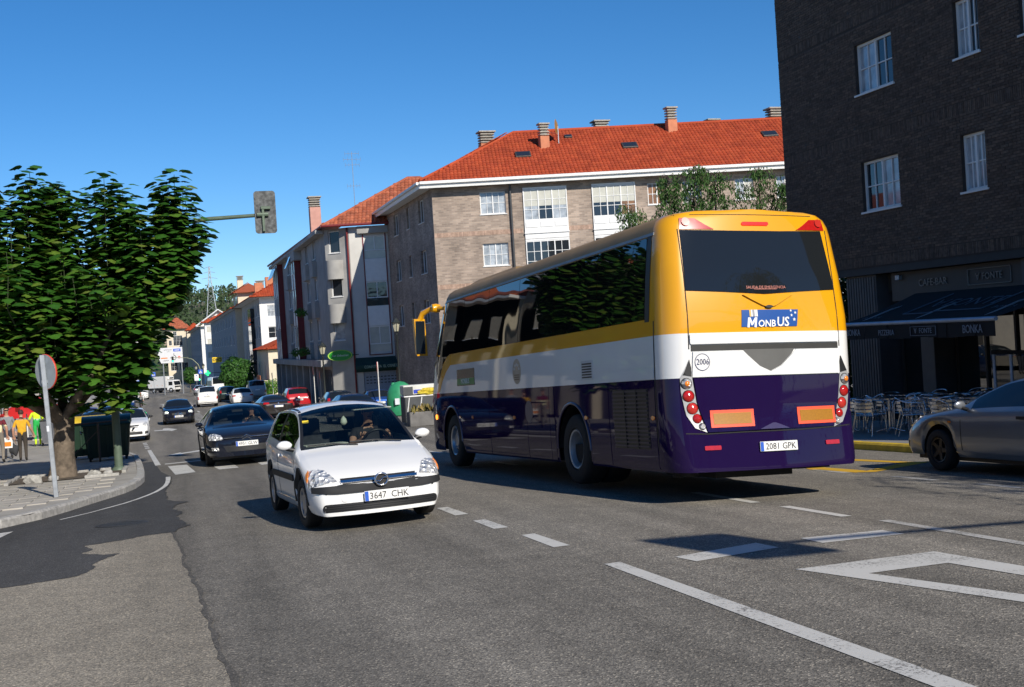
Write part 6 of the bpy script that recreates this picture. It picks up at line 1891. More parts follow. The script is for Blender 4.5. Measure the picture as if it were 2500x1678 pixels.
TALLVAN = dict(BIGVAN, L=5.6, W=2.0, H=2.55, R=.34, top=[(0, 1.0), (.05, 1.12), (.3, 1.2), (.7, 1.32), (1.2, 1.85), (1.6, 2.25), (2.0, 2.48), (2.6, 2.55), (5.2, 2.54), (5.48, 2.5), (5.55, 2.0), (5.58, 1.4), (5.6, 1.1)], belt=[(0, .95), (.8, 1.2), (2, 1.3), (5.2, 1.3), (5.6, 1.2)], ws=(.72, 1.62), rw=(5.48, 5.57), sg=[(1.1, 2.0)], roofw=.80, tr=4.6, tf=.95)
MPV = dict(SUV, L=4.15, W=1.74, H=1.58, R=.31, tf=.8, tr=3.4, sill=.24, top=[(0, .74), (.05, .82), (.3, .92), (.9, 1.06), (1.3, 1.32), (1.75, 1.53), (2.2, 1.58), (3.2, 1.56), (3.72, 1.49), (3.95, 1.2), (4.08, .98), (4.13, .88), (4.15, .8)], ws=(.9, 1.78), rw=(3.74, 4.0), sg=[(1.2, 2.2), (2.3, 3.6)], rear=rear_fn(1.0, .64, .72))
SALOON = dict(C5, L=4.7, front=gen_front, rear=rear_fn(.90, .5, .72, shape='h', chrome=True), tr=3.72, top=[(0, .68), (.05, .75), (.25, .82), (1.2, .98), (1.65, 1.2), (2.1, 1.38), (2.55, 1.42), (3.1, 1.39), (3.45, 1.29), (3.95, 1.06), (4.5, 1.02), (4.66, .95), (4.7, .85)], rw=(3.4, 3.98), sg=[(1.55, 2.5), (2.6, 3.5)], H=1.42)
CONV = dict(SALOON, L=4.6, W=1.82, H=1.39, top=[(0, .68), (.05, .74), (.25, .82), (1.3, .97), (1.7, 1.18), (2.1, 1.33), (2.5, 1.39), (2.9, 1.36), (3.3, 1.24), (3.8, 1.03), (4.4, 1.0), (4.56, .92), (4.6, .82)], ws=(1.3, 2.1), rw=(3.1, 3.55), sg=[(1.6, 2.9)], tr=3.65, roofw=.55)
HATCH2 = dict(IBIZA, rear=rear_fn(.88, .60, .70))
COUPE = dict(SALOON, L=4.45, W=1.70, H=1.39, R=.30, gap=.075, tf=.86, tr=3.48, rim='dark', kf=.80, rcf=.5, top=[(0, .60), (.03, .66), (.12, .72), (.4, .80), (.9, .88), (1.35, .95), (1.75, 1.15), (2.2, 1.33), (2.6, 1.39), (3.05, 1.36), (3.4, 1.26), (3.9, 1.04), (4.3, 1.0), (4.43, .9), (4.45, .8)], belt=[(0, .54), (.5, .76), (1.35, .88), (3, .92), (4.2, .96), (4.45, .9)], ws=(1.32, 2.28), rw=(3.3, 3.85), sg=[(1.62, 2.9), (3.0, 3.4)], roofw=.54, doors=[1.42, 2.95], handles=[2.62], handlem=BLACKP, indic=(1.15, .70))
def blk(sp): return dict(sp, mirror=None)
corsa = build_car(CORSA, 'hatchback_car', 'white three-door hatchback coming towards the camera, plate 3647 CHK', 'car', CW, (2.235, 15.62), PI + R_(3), '3647  CHK', clear=True)
c5 = build_car(C5, 'saloon_car', 'black saloon with double-chevron badge, plate 4951 GLW, behind the white hatchback', 'car', CBLK, (1.86, 31.9), PI + R_(1), '4951 GLW', clear=True)
build_car(MERC, 'saloon_car', 'dark saloon with star badge and lit running lights', 'car', CBLK, (.98, 77.6), PI, '5555 HFR')
build_car(IBIZA, 'hatchback_car', 'white hatchback with black mirrors waiting beyond the green bins', 'car', CW, (-1.38, 56.6), PI, '')
build_car(SUV, 'dark_blue_car', 'dark blue car half hidden behind the green bins', 'car', CNAVY, (-2.2, 48.6), PI, '')
build_car(HATCH2, 'blue_hatchback', 'small blue hatchback parked before the ambulance on the tree side', 'car', CBLUE, (-3.25, 126), PI, '')
build_car(HATCH2, 'blue_hatchback', 'blue car parked under the tree branches beyond the white hatchback', 'car', CNAVY, (-2.6, 71), PI, '')
build_car(HATCH2, 'silver_hatchback', 'pale car glimpsed under the tree between the limbs', 'car', CSIL, (-3.4, 95), PI, '')
build_car(CADDY, 'small_van', 'white small van driving away beside the round clipped tree', 'van', CW, (4.0, 113), 0, '0000')
build_car(SUV, 'estate_car', 'white estate car with wide rear window in front of the silver van', 'car', CW, (6.6, 106), 0, '0000')
build_car(BIGVAN, 'silver_van', 'pale silver van parked under the cream house wall', 'van', CSIL, (9.6, 130), 0, '')
build_car(MPV, 'dark_green_car', 'dark green car between the white small van and the estate', 'car', CGRN, (6.4, 127), R_(4), '')
build_car(TALLVAN, 'large_van', 'tall plain white van parked left of the round clipped tree', 'van', CW, (7.0, 165), R_(8), '')
build_car(HATCH2, 'silver_hatchback', 'silver car seen over the roof of the white small van', 'car', CSIL, (5.6, 186), 0, '')
build_car(CONV, 'convertible_car', 'dark convertible with black cloth roof and bright chrome at the rear', 'car', CBROWN, (6.35, 74), R_(5), '')
build_car(MPV, 'red_car', 'red people carrier parked below the grey building', 'car', CRED, (9.05, 86), R_(1), '4624 CSC')
build_car(HATCH2, 'dark_blue_estate', 'dark blue car behind the black saloon roof near the red signs', 'car', CNAVY, (9.9, 71.5), 0, '')
build_car(SALOON, 'saloon_car', 'dark blue saloon showing its rear window above the white hatchback roof', 'car', CNAVY, (8.75, 58.5), R_(2), '')
build_car(HATCH2, 'blue_hatchback', 'blue hatchback with red tail lamp next to the green glass bank', 'car', CBLUE, (11.6, 68), R_(-2), '3333')
build_car(COUPE, 'silver_coupe', 'silver coupe in profile at the picture edge by the yellow kerb', 'car', paint('dull_silver_paint', (.25, .265, .29), .6), (11.55, 13.8), 0, '')
# ambulance: tall van with a light bar
amb = build_car(TALLVAN, 'ambulance', 'white ambulance van with blue and red light bar', 'ambulance', CW, (-2.55, 180), PI, '')
lb = MB(); lb.cbox(-.7, .7, 1.2, 1.5, 2.5, 2.62, .02); lb.obj('light_bar', CHROME, amb)
for s_, c in ((-1, (.75, .05, .04)), (1, (.05, .2, .75))):
    MB().cbox(min(s_ * .05, s_ * .65), max(s_ * .05, s_ * .65), 1.22, 1.48, 2.63, 2.72, .02).obj('beacon', mat('beacon_%d' % s_, c, .3, coat=1.), amb)
# cars seen mirrored in the cafe glass and the coach side
build_car(SUV, 'dark_red_car', 'dark red car parked on the tree-side street, mirrored in the cafe glass', 'car', paint('dark_red_paint', (.08, .008, .01)), (-3.6, 62.5), PI, '')
# refrigerated lorry, seen three-quarter front, turning in the junction
lor = thing('lorry', 'white refrigerated box lorry crossing the far junction', 'truck', (1.1, 243, gz(1.1, 243)), R_(-128))
LW = mat('lorry_box_grey', (.60, .60, .59), .5, var=.06)
b = MB(); b.cbox(-1.1, 1.1, -3.3, 1.0, .95, 3.15, .04); b.obj('cargo_box', LW, lor)
for y in (-2.6, -1.2, 0):
    MB().cbox(1.1, 1.115, y, y + .12, 1.4, 1.52, .004).obj('marker_lamp', ORANGELENS, lor)
cb = MB(); hv, hf = hull([(s_ * 1.05, y, z) for s_ in (-1, 1) for y, z in ((1.1, .55), (2.75, .55), (2.8, 1.35), (2.55, 2.2), (2.35, 2.35), (1.1, 2.4))]); cb.add(hv, hf); cbo = cb.obj('cab', WHITE, lor, smooth=30)
hv, hf = hull([(s_ * .92, y, z) for s_ in (-1, 1) for y, z in ((2.80, 1.42), (2.82, 1.42), (2.58, 2.16), (2.60, 2.16))]); MB().add(hv, hf).obj('windscreen', GLASSD, cbo)
for s_ in (-1, 1):
    MB().cbox(min(s_ * 1.05, s_ * 1.07), max(s_ * 1.05, s_ * 1.07), 1.5, 2.4, 1.4, 2.1, .004).obj('side_window', GLASSD, cbo)
    MB().cbox(min(s_ * .6, s_ * .95), max(s_ * .6, s_ * .95), 2.75, 2.83, .75, .95, .01).obj('headlight', HEADLAMP, cbo)
    for (y, z, r) in ((2.0, .48, .48), (-2.0, .48, .48)):
        wheel(lor, s_ * .95, y, z, r, .3, s_, 'bus', rimr=.28)
MB().cbox(-.9, .9, 2.76, 2.84, 1.0, 1.25, .01).obj('grille', DGREY, cbo)
rf = MB(); rf.cbox(-.8, .8, 1.0, 1.45, 2.5, 3.05, .08); rf.obj('cooling_unit', WHITE, lor)
MB().cbox(-.6, .6, 1.44, 1.47, 2.65, 2.9, .01).obj('cooling_grille', DGREY, lor)
MB().box(-.9, .9, -3.2, 2.3, .5, .95).obj('chassis', BLACKP, lor)
# ================================================================== street furniture
SIGNGREEN = mat('grey_green_paint', (.10, .14, .10), .55, .1, var=.15, scale=6)
WEATH = mat('weathered_panel', (.10, .105, .105), .8, var=.55, scale=14, bump=.2)
def signal(name, label, x, y, tip, zarm, ground, head_w=.5, head_h=1.0, facing=1, pole_r=.085):
    """mast with a long arm and a three-lamp head with backing board; facing=1: lamps look away from the camera"""
    s = thing(name, label, 'traffic light', (x, y, ground))
    h = zarm - ground
    dx, dy = tip[0] - x, tip[1] - y
    p = MB(); p.tube([(0, 0, 0), (0, 0, .9), (0, 0, h - 1.3)], [pole_r * 1.15, pole_r * 1.1, pole_r], 14)
    p.lathe([(.17, 0), (.17, .04), (.1, .1)], 14)
    p.obj('mast', SIGNGREEN, s, smooth=50)
    a = MB(); a.tube([(0, 0, h - 1.32), (dx * .03, dy * .03, h - .9), (dx * .14, dy * .14, h - .45), (dx * .38, dy * .38, h - .12), (dx * .65, dy * .65, h - .02), (dx, dy, h)], [pole_r, pole_r * .95, pole_r * .85, pole_r * .7, pole_r * .6, pole_r * .5], 12)
    a.obj('arm', SIGNGREEN, s, smooth=60)
    hd = MB(); q = .05
    hd.add(*hull([(dx + u, dy + v, h + .28 + w) for u, w in rrect(-head_w / 2, head_w / 2, -head_h * .72, head_h * .28, .07) for v in (-.012, .012)]))
    ho = hd.obj('backing_board', WEATH, s)
    b = MB(); b.cbox(dx - .14, dx + .14, dy + facing * .02, dy + facing * .17, h - .36, h + .46, .02) if facing > 0 else b.cbox(dx - .14, dx + .14, dy - .17, dy - .02, h - .36, h + .46, .02)
    b.obj('lamp_housing', SIGNGREEN, s)
    for k, c in enumerate(((.35, .02, .02), (.4, .2, .02), (.02, .3, .12))):
        MB().lathe([(.0, facing * .185), (.09, facing * .18), (.1, facing * .16)], 16, 'Y', (dx, dy, h + .3 - k * .27)).obj('signal_lens', mat('lens_%d' % k, c, .2, coat=1.), s)
    br = MB(); br.cbox(dx - .09, dx - .03, dy - .09, dy - .012, h - .4, h + .2, .01); br.cbox(dx - .11, dx + .12, dy - .10, dy - .012, h + .12, h + .19, .01); br.tube([(dx - .2, dy - .05, h + .0), (dx + .06, dy - .05, h)], .05, 8)
    br.obj('bracket', SIGNGREEN, s)
    return s
signal('traffic_light', 'green overhead traffic light seen from behind above the tree', -1.04, 30.07, (2.64, 29.1), 4.77, wz(-1.04, 30.07))
signal('traffic_light', 'overhead traffic light on the cafe side throwing its shadow on the road', 13.8, .85, (6.72, .85), 5.25, pz(13, 1), head_w=.9, facing=-1)
# round no-entry sign, back view
sx_, sy_ = -1.85, 22.62
sg = thing('road_sign', 'round road sign on a tilted steel pole, grey back towards us', 'road sign', (sx_, sy_, wz(sx_, sy_)), rot=(R_(1.0), R_(-1.9), 0))
p = MB(); p.cbox(-.04, .04, -.025, .025, 0, 2.50, .008); p.obj('pole', GALV, sg)
d = MB(); d.lathe([(0.0005, .012), (.29, .012), (.30, .0), (.302, -.006), (.30, -.01), (.0005, -.01)], 40, 'Y', (0.0, .045, 2.2))
do = d.obj('disc', mat('sign_back_grey', (.36, .40, .43), .5, .3, var=.12, scale=7), sg, smooth=30); do.rotation_euler = (0, 0, R_(-52)); do.location = (.0, .01, 0)
rm = MB(); rm.lathe([(.265, .016), (.305, .016), (.31, -.004), (.303, -.012), (.29, -.012)], 40, 'Y', (0, .045, 2.2)); ro = rm.obj('red_rim', mat('sign_red', (.60, .06, .03), .4, var=.1), sg, smooth=30); ro.rotation_euler = (0, 0, R_(-52)); ro.location = (.004, .01, 0)
MB().cbox(-.05, .05, -.005, .03, 2.0, 2.06, .005).obj('clamp', GALV, sg); MB().cbox(-.042, -.0, -.03, -.024, 1.16, 1.26, .002).obj('sticker', mat('sticker_white', (.6, .62, .66), .5), sg)
# refuse containers behind the tree
def container(name, label, x, y, rz, w, dpt, h, m, lid, wheels=True):
    c = thing(name, label, 'waste container', (x, y, wz(x, y)), rz)
    b = MB(); b.add(*hull([(sx * w * .5 * k, sy * dpt * .5 * k, z) for sx in (-1, 1) for sy in (-1, 1) for k, z in ((.86, .12), (1., h * .82))])); bo_ = b.obj('body', m, c)
    for k in range(5):
        u = -w * .4 + k * w * .2
        for sy in (-1, 1):
            MB().cbox(u - .03, u + .03, min(sy * dpt * .46, sy * dpt * .5), max(sy * dpt * .46, sy * dpt * .5), .25, h * .78, .008).obj('rib', m, bo_)
    l = MB(); l.lathe([(0.001, -w / 2 - .03), (dpt * .52, -w / 2 - .03), (dpt * .52, w / 2 + .03), (.001, w / 2 + .03)], 16, 'X', (0, 0, h * .80), a0=0, a1=PI)
    l.v = [(x_, y_, h * .8 + (z_ - h * .8) * .42) for x_, y_, z_ in l.v]
    l.obj('lid', lid, c, smooth=40)
    r = MB(); r.tube([(-w * .52, -dpt * .5, h * .8), (w * .52, -dpt * .5, h * .8)], .03, 8); r.obj('rim_bar', m, c)
    for sx in (-1, 1):
        MB().tube([(sx * w * .54, -dpt * .4, h * .62), (sx * w * .58, 0, h * .66), (sx * w * .54, dpt * .4, h * .62)], .022, 6).obj('lifting_bar', DARKIRON, c)
        for sy in (-1, 1):
            MB().lathe([(0.001, -.03), (.09, -.03), (.1, 0), (.09, .03), (.001, .03)], 14, 'X', (sx * w * .38, sy * dpt * .36, .1)).obj('castor', RUBBER, c)
    return c
BINGREEN = mat('dark_green_plastic', (.006, .028, .014), .45, var=.15)
BINLID = mat('dark_green_lid', (.008, .032, .02), .4, var=.2)
container('waste_container', 'dark green wheeled refuse container at the kerb behind the mast', -1.55, 37.5, 0, 1.3, 1.15, 1.32, BINGREEN, BINLID)
container('waste_container', 'dark green refuse container with yellow lid behind the trunk', -2.15, 40.0, 0, 1.3, 1.1, 1.36, BINGREEN, mat('yellow_lid', (.55, .38, .02), .5, var=.15))
BROWN = mat('brown_painted_steel', (.07, .05, .04), .5, .2, var=.2)
hoop = thing('steel_barrier', 'brown tubular barrier in front of the refuse containers', 'barrier', (-1.75, 36.4, wz(-1.75, 36.4)))
for x in (-.75, .0, .55):
    MB().tube([(x, 0, 0), (x, 0, 1.12)], .03, 8).obj('post', BROWN, hoop, smooth=60)
MB().tube([(-.9, 0, 1.1), (.8, 0, 1.14)], .03, 8).obj('top_rail', BROWN, hoop, smooth=60); MB().tube([(-.75, 0, .2), (0, 0, .9)], .016, 6).obj('brace', BROWN, hoop)
# glass bank, paper bank, planter on the far side
gx, gy = 12.2, 63.6
ig = thing('glass_bank', 'green domed bottle bank with round feed hole', 'recycling bin', (gx, gy, gz(gx, gy) + .02))
IGR = mat('bottle_bank_green', (.03, .26, .12), .45, var=.2, scale=2.5)
b = MB(); b.lathe([(.62, 0), (.70, .05), (.74, .5), (.73, .95), (.66, 1.3), (.5, 1.6), (.28, 1.76), (.0005, 1.82)], 26); b.obj('shell', IGR, ig, smooth=50)
MB().lathe([(.10, 0), (.16, .0), (.16, .10), (.13, .10), (.12, .02)], 18, 'Y', (.2, -.74, 1.28)).obj('feed_ring', mat('pale_ring', (.55, .52, .40), .6), ig); MB().lathe([(.0005, -.03), (.12, -.03)], 18, 'Y', (.2, -.66, 1.28)).obj('feed_hole', INK, ig)
MB().cbox(-.45, -.2, -.78, -.70, .62, .95, .01).obj('label_sticker', mat('sticker_white', (.6, .62, .66), .5), ig)
hv, hf = hull([(.0, -.75, 1.0), (.55, -.55, 1.05), (.1, -.78, .1), (.6, -.5, .1), (.2, -.7, 1.05)]); MB().add(hv, hf).obj('lower_panel', mat('bottle_bank_dark', (.01, .10, .05), .5), ig)
MB().lathe([(0.001, .02), (.1, 0), (.12, -.12), (.001, -.12)], 12, 'Z', (-.35, 0, 1.76)).obj('lifting_knob', IGR, ig)
pbx, pby = 11.0, 52.2
pb = thing('paper_bank', 'grey recycling bank with white diagonal bars and blue band', 'recycling bin', (pbx, pby, gz(pbx, pby) + .02))
MB().cbox(-.9, 1.0, -.5, .5, .1, 1.28, .03).obj('body', mat('slate_panel', (.06, .065, .07), .6), pb)
for k in range(4):
    MB().tube([(-.85 + k * .55, -.53, .35), (-.70 + k * .55, -.53, 1.2)], .025, 6).obj('white_bar', FRAMEW, pb)
MB().cbox(-.92, 1.02, -.53, .53, 1.22, 1.28, .01).obj('rim', FRAMEW, pb)
hd = MB().cbox(-.9, 1.0, -.3, .5, 1.3, 1.72, .03).obj('head', mat('white_plastic', (.62, .62, .58), .5), pb); MB().cbox(-.45, 1.01, -.315, -.3, 1.36, 1.52, .004).obj('blue_band', mat('blue_band', (.02, .05, .45), .5), hd); MB().cbox(-.91, -.48, -.32, -.3, 1.3, 1.66, .005).obj('grey_flap', mat('slate_panel', (.06, .065, .07), .6), hd)
bagm = mat('yellow_bag', (.58, .45, .04), .5, var=.3, scale=9)
bm = bmesh.new(); bmesh.ops.create_icosphere(bm, subdivisions=3, radius=.3)
for v in bm.verts: v.co = Vector((v.co.x * 1.7, v.co.y * .7, max(-.12, v.co.z * .55))) * (1 + .25 * math.sin(v.co.x * 23 + v.co.y * 17) * math.sin(v.co.z * 19))
me = bpy.data.meshes.new('rubbish_bag'); bm.to_mesh(me); bm.free(); me.materials.append(bagm)
tag(mobj('rubbish_bag', me, loc=(pbx + .25, pby - .40, gz(pbx, pby) + 1.42)), 'crumpled yellow bag lying on the grey recycling bank', 'bag')
plx, ply = 10.5, 50.4
pl = thing('planter', 'long concrete planter with dry weeds by the front of the coach', 'planter', (plx, ply, gz(plx, ply) + .0))
b = MB(); b.cbox(-.55, 2.2, -.35, .35, 0, .62, .03); b.obj('trough', mat('planter_concrete', (.16, .155, .15), .9, var=.25, dirt=.4), pl); MB().box(-.48, 2.13, -.28, .28, .62, .63).obj('soil', SOIL, pl)
wd = MB(); rw_ = random.Random(5)
for k in range(160):
    x, y = rw_.uniform(-.5, 2.1), rw_.uniform(-.33, .25); a = rw_.uniform(0, 6.28); h = rw_.uniform(.08, .38); l = rw_.uniform(.05, .25)
    wd.add([(x - .012, y, .6), (x + .012, y, .6), (x + math.cos(a) * l, y + math.sin(a) * l - .12, .6 + h - l * .6), (x + math.cos(a) * l * .5, y + math.sin(a) * l * .5, .6 + h)], [(0, 1, 3), (1, 2, 3)])
wo_ = wd.obj('weeds', randcol('dry_weeds', [(.22, .16, .05), (.14, .14, .04), (.30, .22, .08)], .9), pl, fix=False); wo_['kind'] = 'stuff'
# lamp posts
LANT = mat('lantern_glass', (.55, .52, .38), .3, coat=.6)
def lamp_post(label, x, y, ztop, zf=gz):
    g0 = zf(x, y) + .1; h = ztop - g0
    l = thing('street_lamp', label, 'street lamp', (x, y, g0))
    p = MB(); p.lathe([(.16, 0), (.16, .12), (.11, .2), (.11, .8), (.075, .9), (.06, 1.2), (.045, h - .95), (.07, h - .92), (.07, h - .88), (.03, h - .84), (.03, h - .72)], 12); p.obj('post', DARKIRON, l, smooth=40)
    b = MB(); b.lathe([(.11, h - .72), (.22, h - .22), (.0, h - .22)], 4); b.obj('lantern', LANT, l)
    f = MB()
    for k in range(4):
        a = k * PI / 2; f.tube([(.115 * math.cos(a), .115 * math.sin(a), h - .73), (.225 * math.cos(a), .225 * math.sin(a), h - .21)], .016, 5)
    f.lathe([(.13, h - .75), (.13, h - .71)], 4); f.lathe([(.27, h - .22), (.27, h - .19), (.12, h - .05), (.1, h), (.03, h + .02), (.02, h + .1), (0, h + .12)], 8)
    f.obj('lantern_cap', DARKIRON, l)
    return l
lamp_post('black lantern post standing behind the green bottle bank', 13.25, 69, 2.85)
lamp_post('black lantern post beside the green oval shop sign', 10.15, 78.3, 1.75)
lamp_post('black lantern post in front of the cream wall', 11.3, 118, 1.35)
lamp_post('dark lantern post above the round clipped tree', 11.4, 157, .95)
lamp_post('thin lantern post left of the pharmacy cross', 5.9, 206.6, -.35)
lamp_post('thin lantern post right of the crossing sign', 7.06, 206.2, -.25)
# no-parking discs seen edge-on
def np_sign(label, x, y, ztop, rz):
    g0 = gz(x, y) + .1; h = ztop - g0
    s = thing('parking_sign', label, 'road sign', (x, y, g0), rz)
    MB().tube([(0, 0, 0), (0, 0, h)], .03, 8).obj('pole', mat('white_pole', (.60, .60, .58), .5), s, smooth=60)
    MB().lathe([(.0005, -.02), (.27, -.02), (.28, -.012), (.28, .0), (.0005, .0)], 24, 'X', (-.03, 0, h - .28)).obj('disc', mat('sign_red', (.60, .06, .03), .4, var=.1), s)
np_sign('red round sign on a white pole in front of the closed shutter', 11.4, 65.4, .52, R_(-6))
np_sign('red edge-on sign by the red car', 9.77, 80.5, .25, R_(-3))
np_sign('shorter red edge-on sign right of the red car', 10.67, 84.4, -.15, R_(-3))
np_sign('brown edge-on sign before the cream house wall', 11.6, 132, -1.0, R_(0))
# oval sign and others on the grey block
ov = thing('oval_shop_sign', 'green oval sign with white script on the grey block', 'sign', (11.45, 79.6, .86), mang)
b = MB(); b.lathe([(.0005, -.09), (.86, -.09), (.9, -.06), (.9, .06), (.86, .09), (.0005, .09)], 36, 'Y'); b.v = [(x * .92, y, z * .42) for x, y, z in b.v]; b.obj('panel', mat('sign_green', (.02, .30, .03), .4, var=.06), ov, smooth=40)
r_ = MB(); r_.lathe([(.80, -.095), (.86, -.098), (.86, -.09)], 36, 'Y'); r_.v = [(x * .92, y, z * .42) for x, y, z in r_.v]; r_.obj('rim_line', mat('sign_yellow_green', (.45, .62, .1), .5), ov)
t = text_mb('San Sebastian', .2, .006, shear=.3); t.v = [(x, y - .1, z) for x, y, z in t.v]; t.obj('lettering', FRAMEW, ov, fix=False)
MB().tube([(.7, 0, 0), (1.2, .15, 0)], .03, 6).obj('bracket', DARKIRON, ov)
# ORO sign
oro = thing('gold_shop_sign', 'yellow sign with black letters ORO beyond the round tree', 'sign', (9.0, 199, .33), 0)
MB().cbox(-.75, .75, -.08, .08, -.42, .42, .02).obj('panel', mat('sign_yellow', (.75, .50, .01), .5), oro); MB().tube([(.7, 0, .2), (3.1, .3, .2)], .04, 6).obj('bracket', DARKIRON, oro)
t = text_mb('ORO', .62, .01, sx=1.0, bold=.03); t.v = [(x, y - .086, z) for x, y, z in t.v]; t.obj('lettering', INK, oro, fix=False)
# pharmacy cross
phx = thing('pharmacy_cross', 'lit green cross hanging before the shops', 'sign', (7.3, 195.8, -1.65))
cr = MB(); cr.cbox(-.4, .4, -.06, .06, -.14, .14, .01); cr.cbox(-.14, .14, -.062, .062, -.4, .4, .01); cr.obj('cross', mat('lit_green', (.0, .4, .1), .4, emit=(.02, 1., .22), estr=1.6), phx); MB().tube([(.4, 0, 0), (5.0, .5, 0)], .04, 6).obj('bracket', DARKIRON, phx)
tw = thing('teal_awning', 'teal shop awning below the blue-grey house', 'awning', (12.1, 196, -1.3))
slab(tw, 'canopy', mat('teal_fabric', (.02, .28, .30), .8), [(0, -4, .3), (0, 10, .3), (-1.4, 10, -.2), (-1.4, -4, -.2)])
# big direction sign over the road
bs = thing('direction_sign', 'large white direction sign with roundabout diagram over the road', 'road sign', (2.0, 213, 0))
SGW = mat('sign_white', (.62, .63, .65), .5, var=.04)
MB().cbox(-1.5, 2.05, -.05, .05, .2, 2.8, .02).obj('panel', SGW, bs)
hv, hf = hull([(-1.5, -.05, .2), (-1.5, .05, .2), (-1.5, -.05, 1.5), (-1.5, .05, 1.5), (-2.0, -.05, 1.3), (-2, .05, 1.3)]); 
hv, hf = hull([(x, y, z) for x, z in ((-1.5, .2), (-1.5, 2.8), (-1.75, 2.2), (-2.0, 1.6), (-1.8, .9)) for y in (-.05, .05)]); MB().add(hv, hf).obj('pointed_end', SGW, bs)
for x, z0 in ((-1.2, gz(1, 213)), (1.8, gz(4, 213))):
    MB().tube([(x, .12, z0), (x, .12, 2.6)], .09, 8).obj('post', GALV, bs)
def bs_box(nm, x0, x1, z0, z1, m, y=-.065): return MB().box(x0, x1, y, -.051, z0, z1).obj(nm, m, bs)
bs_box('blue_panel', .55, 1.75, 2.1, 2.55, mat('sign_blue', (.02, .10, .55), .5)); bs_box('blue_panel_letters', .75, 1.55, 2.26, 2.38, FRAMEW, -.072)
bs_box('orange_panel', -1.5, -.45, .98, 1.16, mat('sign_orange', (.70, .20, .02), .5))
for txt, s, x, z in (('SANTIAGO', .26, -.35, 2.42), ('centro', .2, -.25, 2.12), ('UREIRA', .30, -.75, .62)):
    t = text_mb(txt, s, .006); t.v = [(a + x, b_ - .058, c + z) for a, b_, c in t.v]; t.obj('lettering', INK, bs, fix=False)
rg = MB(); rg.tube([(.62 + .32 * math.cos(a), -.07, 1.08 + .36 * math.sin(a)) for a in [PI / 2 - k * 1.25 * PI / 16 for k in range(17)]], .045, 6); rg.tube([(.62, -.07, 1.44), (.62, -.07, 1.8)], .045, 6); rg.tube([(.3, -.07, 1.08), (.0, -.07, 1.08)], .045, 6); rg.obj('roundabout_diagram', INK, bs)
MB().lathe([(.0005, -.07), (.22, -.07), (.22, -.05)], 18, 'Y', (1.45, 0, 1.1)).obj('no_entry_disc', mat('sign_red', (.60, .06, .03), .4, var=.1), bs); MB().box(1.31, 1.59, -.08, -.071, 1.06, 1.14).obj('no_entry_bar', FRAMEW, bs)
# far signals and crossing signs
fs_ = thing('far_traffic_light', 'slim curved mast with green light before the direction sign', 'traffic light', (6.46, 202.2, gz(6.4, 202)))
z0 = gz(6.4, 202)
MB().tube([(0, 0, 0), (0, 0, -1.2 - z0), (-.3, .05, -.25 - z0), (-1.1, .25, .62 - z0), (-2.0, .45, .95 - z0), (-4.2, .9, 1.12 - z0)], [.09, .08, .07, .06, .05, .04], 8).obj('mast', mat('olive_mast', (.25, .27, .17), .5), fs_, smooth=60)
for (dx, dz, k) in ((-4.2, .8, 0), (-.25, -2.4, 1)):
    MB().cbox(dx - .17, dx + .17, .85 * (1 - k), .85 * (1 - k) + .2, dz - .45 - z0, dz + .5 - z0, .02).obj('lamp_housing', BLACKP, fs_)
    MB().lathe([(.0005, -.02), (.12, -.015), (.13, .0)], 14, 'Y', (dx, .85 * (1 - k), dz - .28 - z0)).obj('green_lamp', mat('lit_green_lamp', (.0, .4, .2), .3, emit=(.05, 1., .5), estr=3.), fs_)
def crossing_sign(label, x, y, z, s):
    g0 = gz(x, y); c = thing('crossing_sign', label, 'road sign', (x, y, g0))
    MB().tube([(0, .05, 0), (0, .05, z - g0)], .035, 6).obj('pole', GALV, c)
    MB().cbox(-s, s, -.02, .02, z - g0 - s, z - g0 + s, .03).obj('panel', mat('sign_blue', (.02, .10, .55), .5), c)
    MB().add([(-s * .7, -.024, z - g0 - s * .6), (s * .7, -.024, z - g0 - s * .6), (0, -.024, z - g0 + s * .65)], [(0, 1, 2)]).obj('white_triangle', FRAMEW, c)
    f = MB(); f.tube([(0, -.03, z - g0 + s * .2), (0, -.03, z - g0 - s * .2), (s * .2, -.03, z - g0 - s * .5)], s * .06, 5); f.tube([(0, -.03, z - g0 - s * .2), (-s * .2, -.03, z - g0 - s * .5)], s * .06, 5); f.obj('walking_figure', INK, c)
crossing_sign('blue crossing sign right of the small tree', 6.25, 196, -1.36, .33)
crossing_sign('blue crossing sign above the lorry', -1.0, 236, -1.85, .38)
nt = thing('notice_panel', 'white notice panel below the blue crossing sign', 'sign', (5.6, 196.2, gz(5.6, 196)))
z0 = gz(5.6, 196); MB().cbox(-.34, .34, -.03, .03, -2.72 - z0, -1.68 - z0, .02).obj('panel', FRAMEW, nt); MB().tube([(0, .05, 0), (0, .05, -1.8 - z0)], .04, 6).obj('pole', GALV, nt); MB().box(-.1, .1, -.036, -.031, -2.0 - z0, -1.85 - z0).obj('blue_mark', mat('sign_blue', (.02, .10, .55), .5), nt)
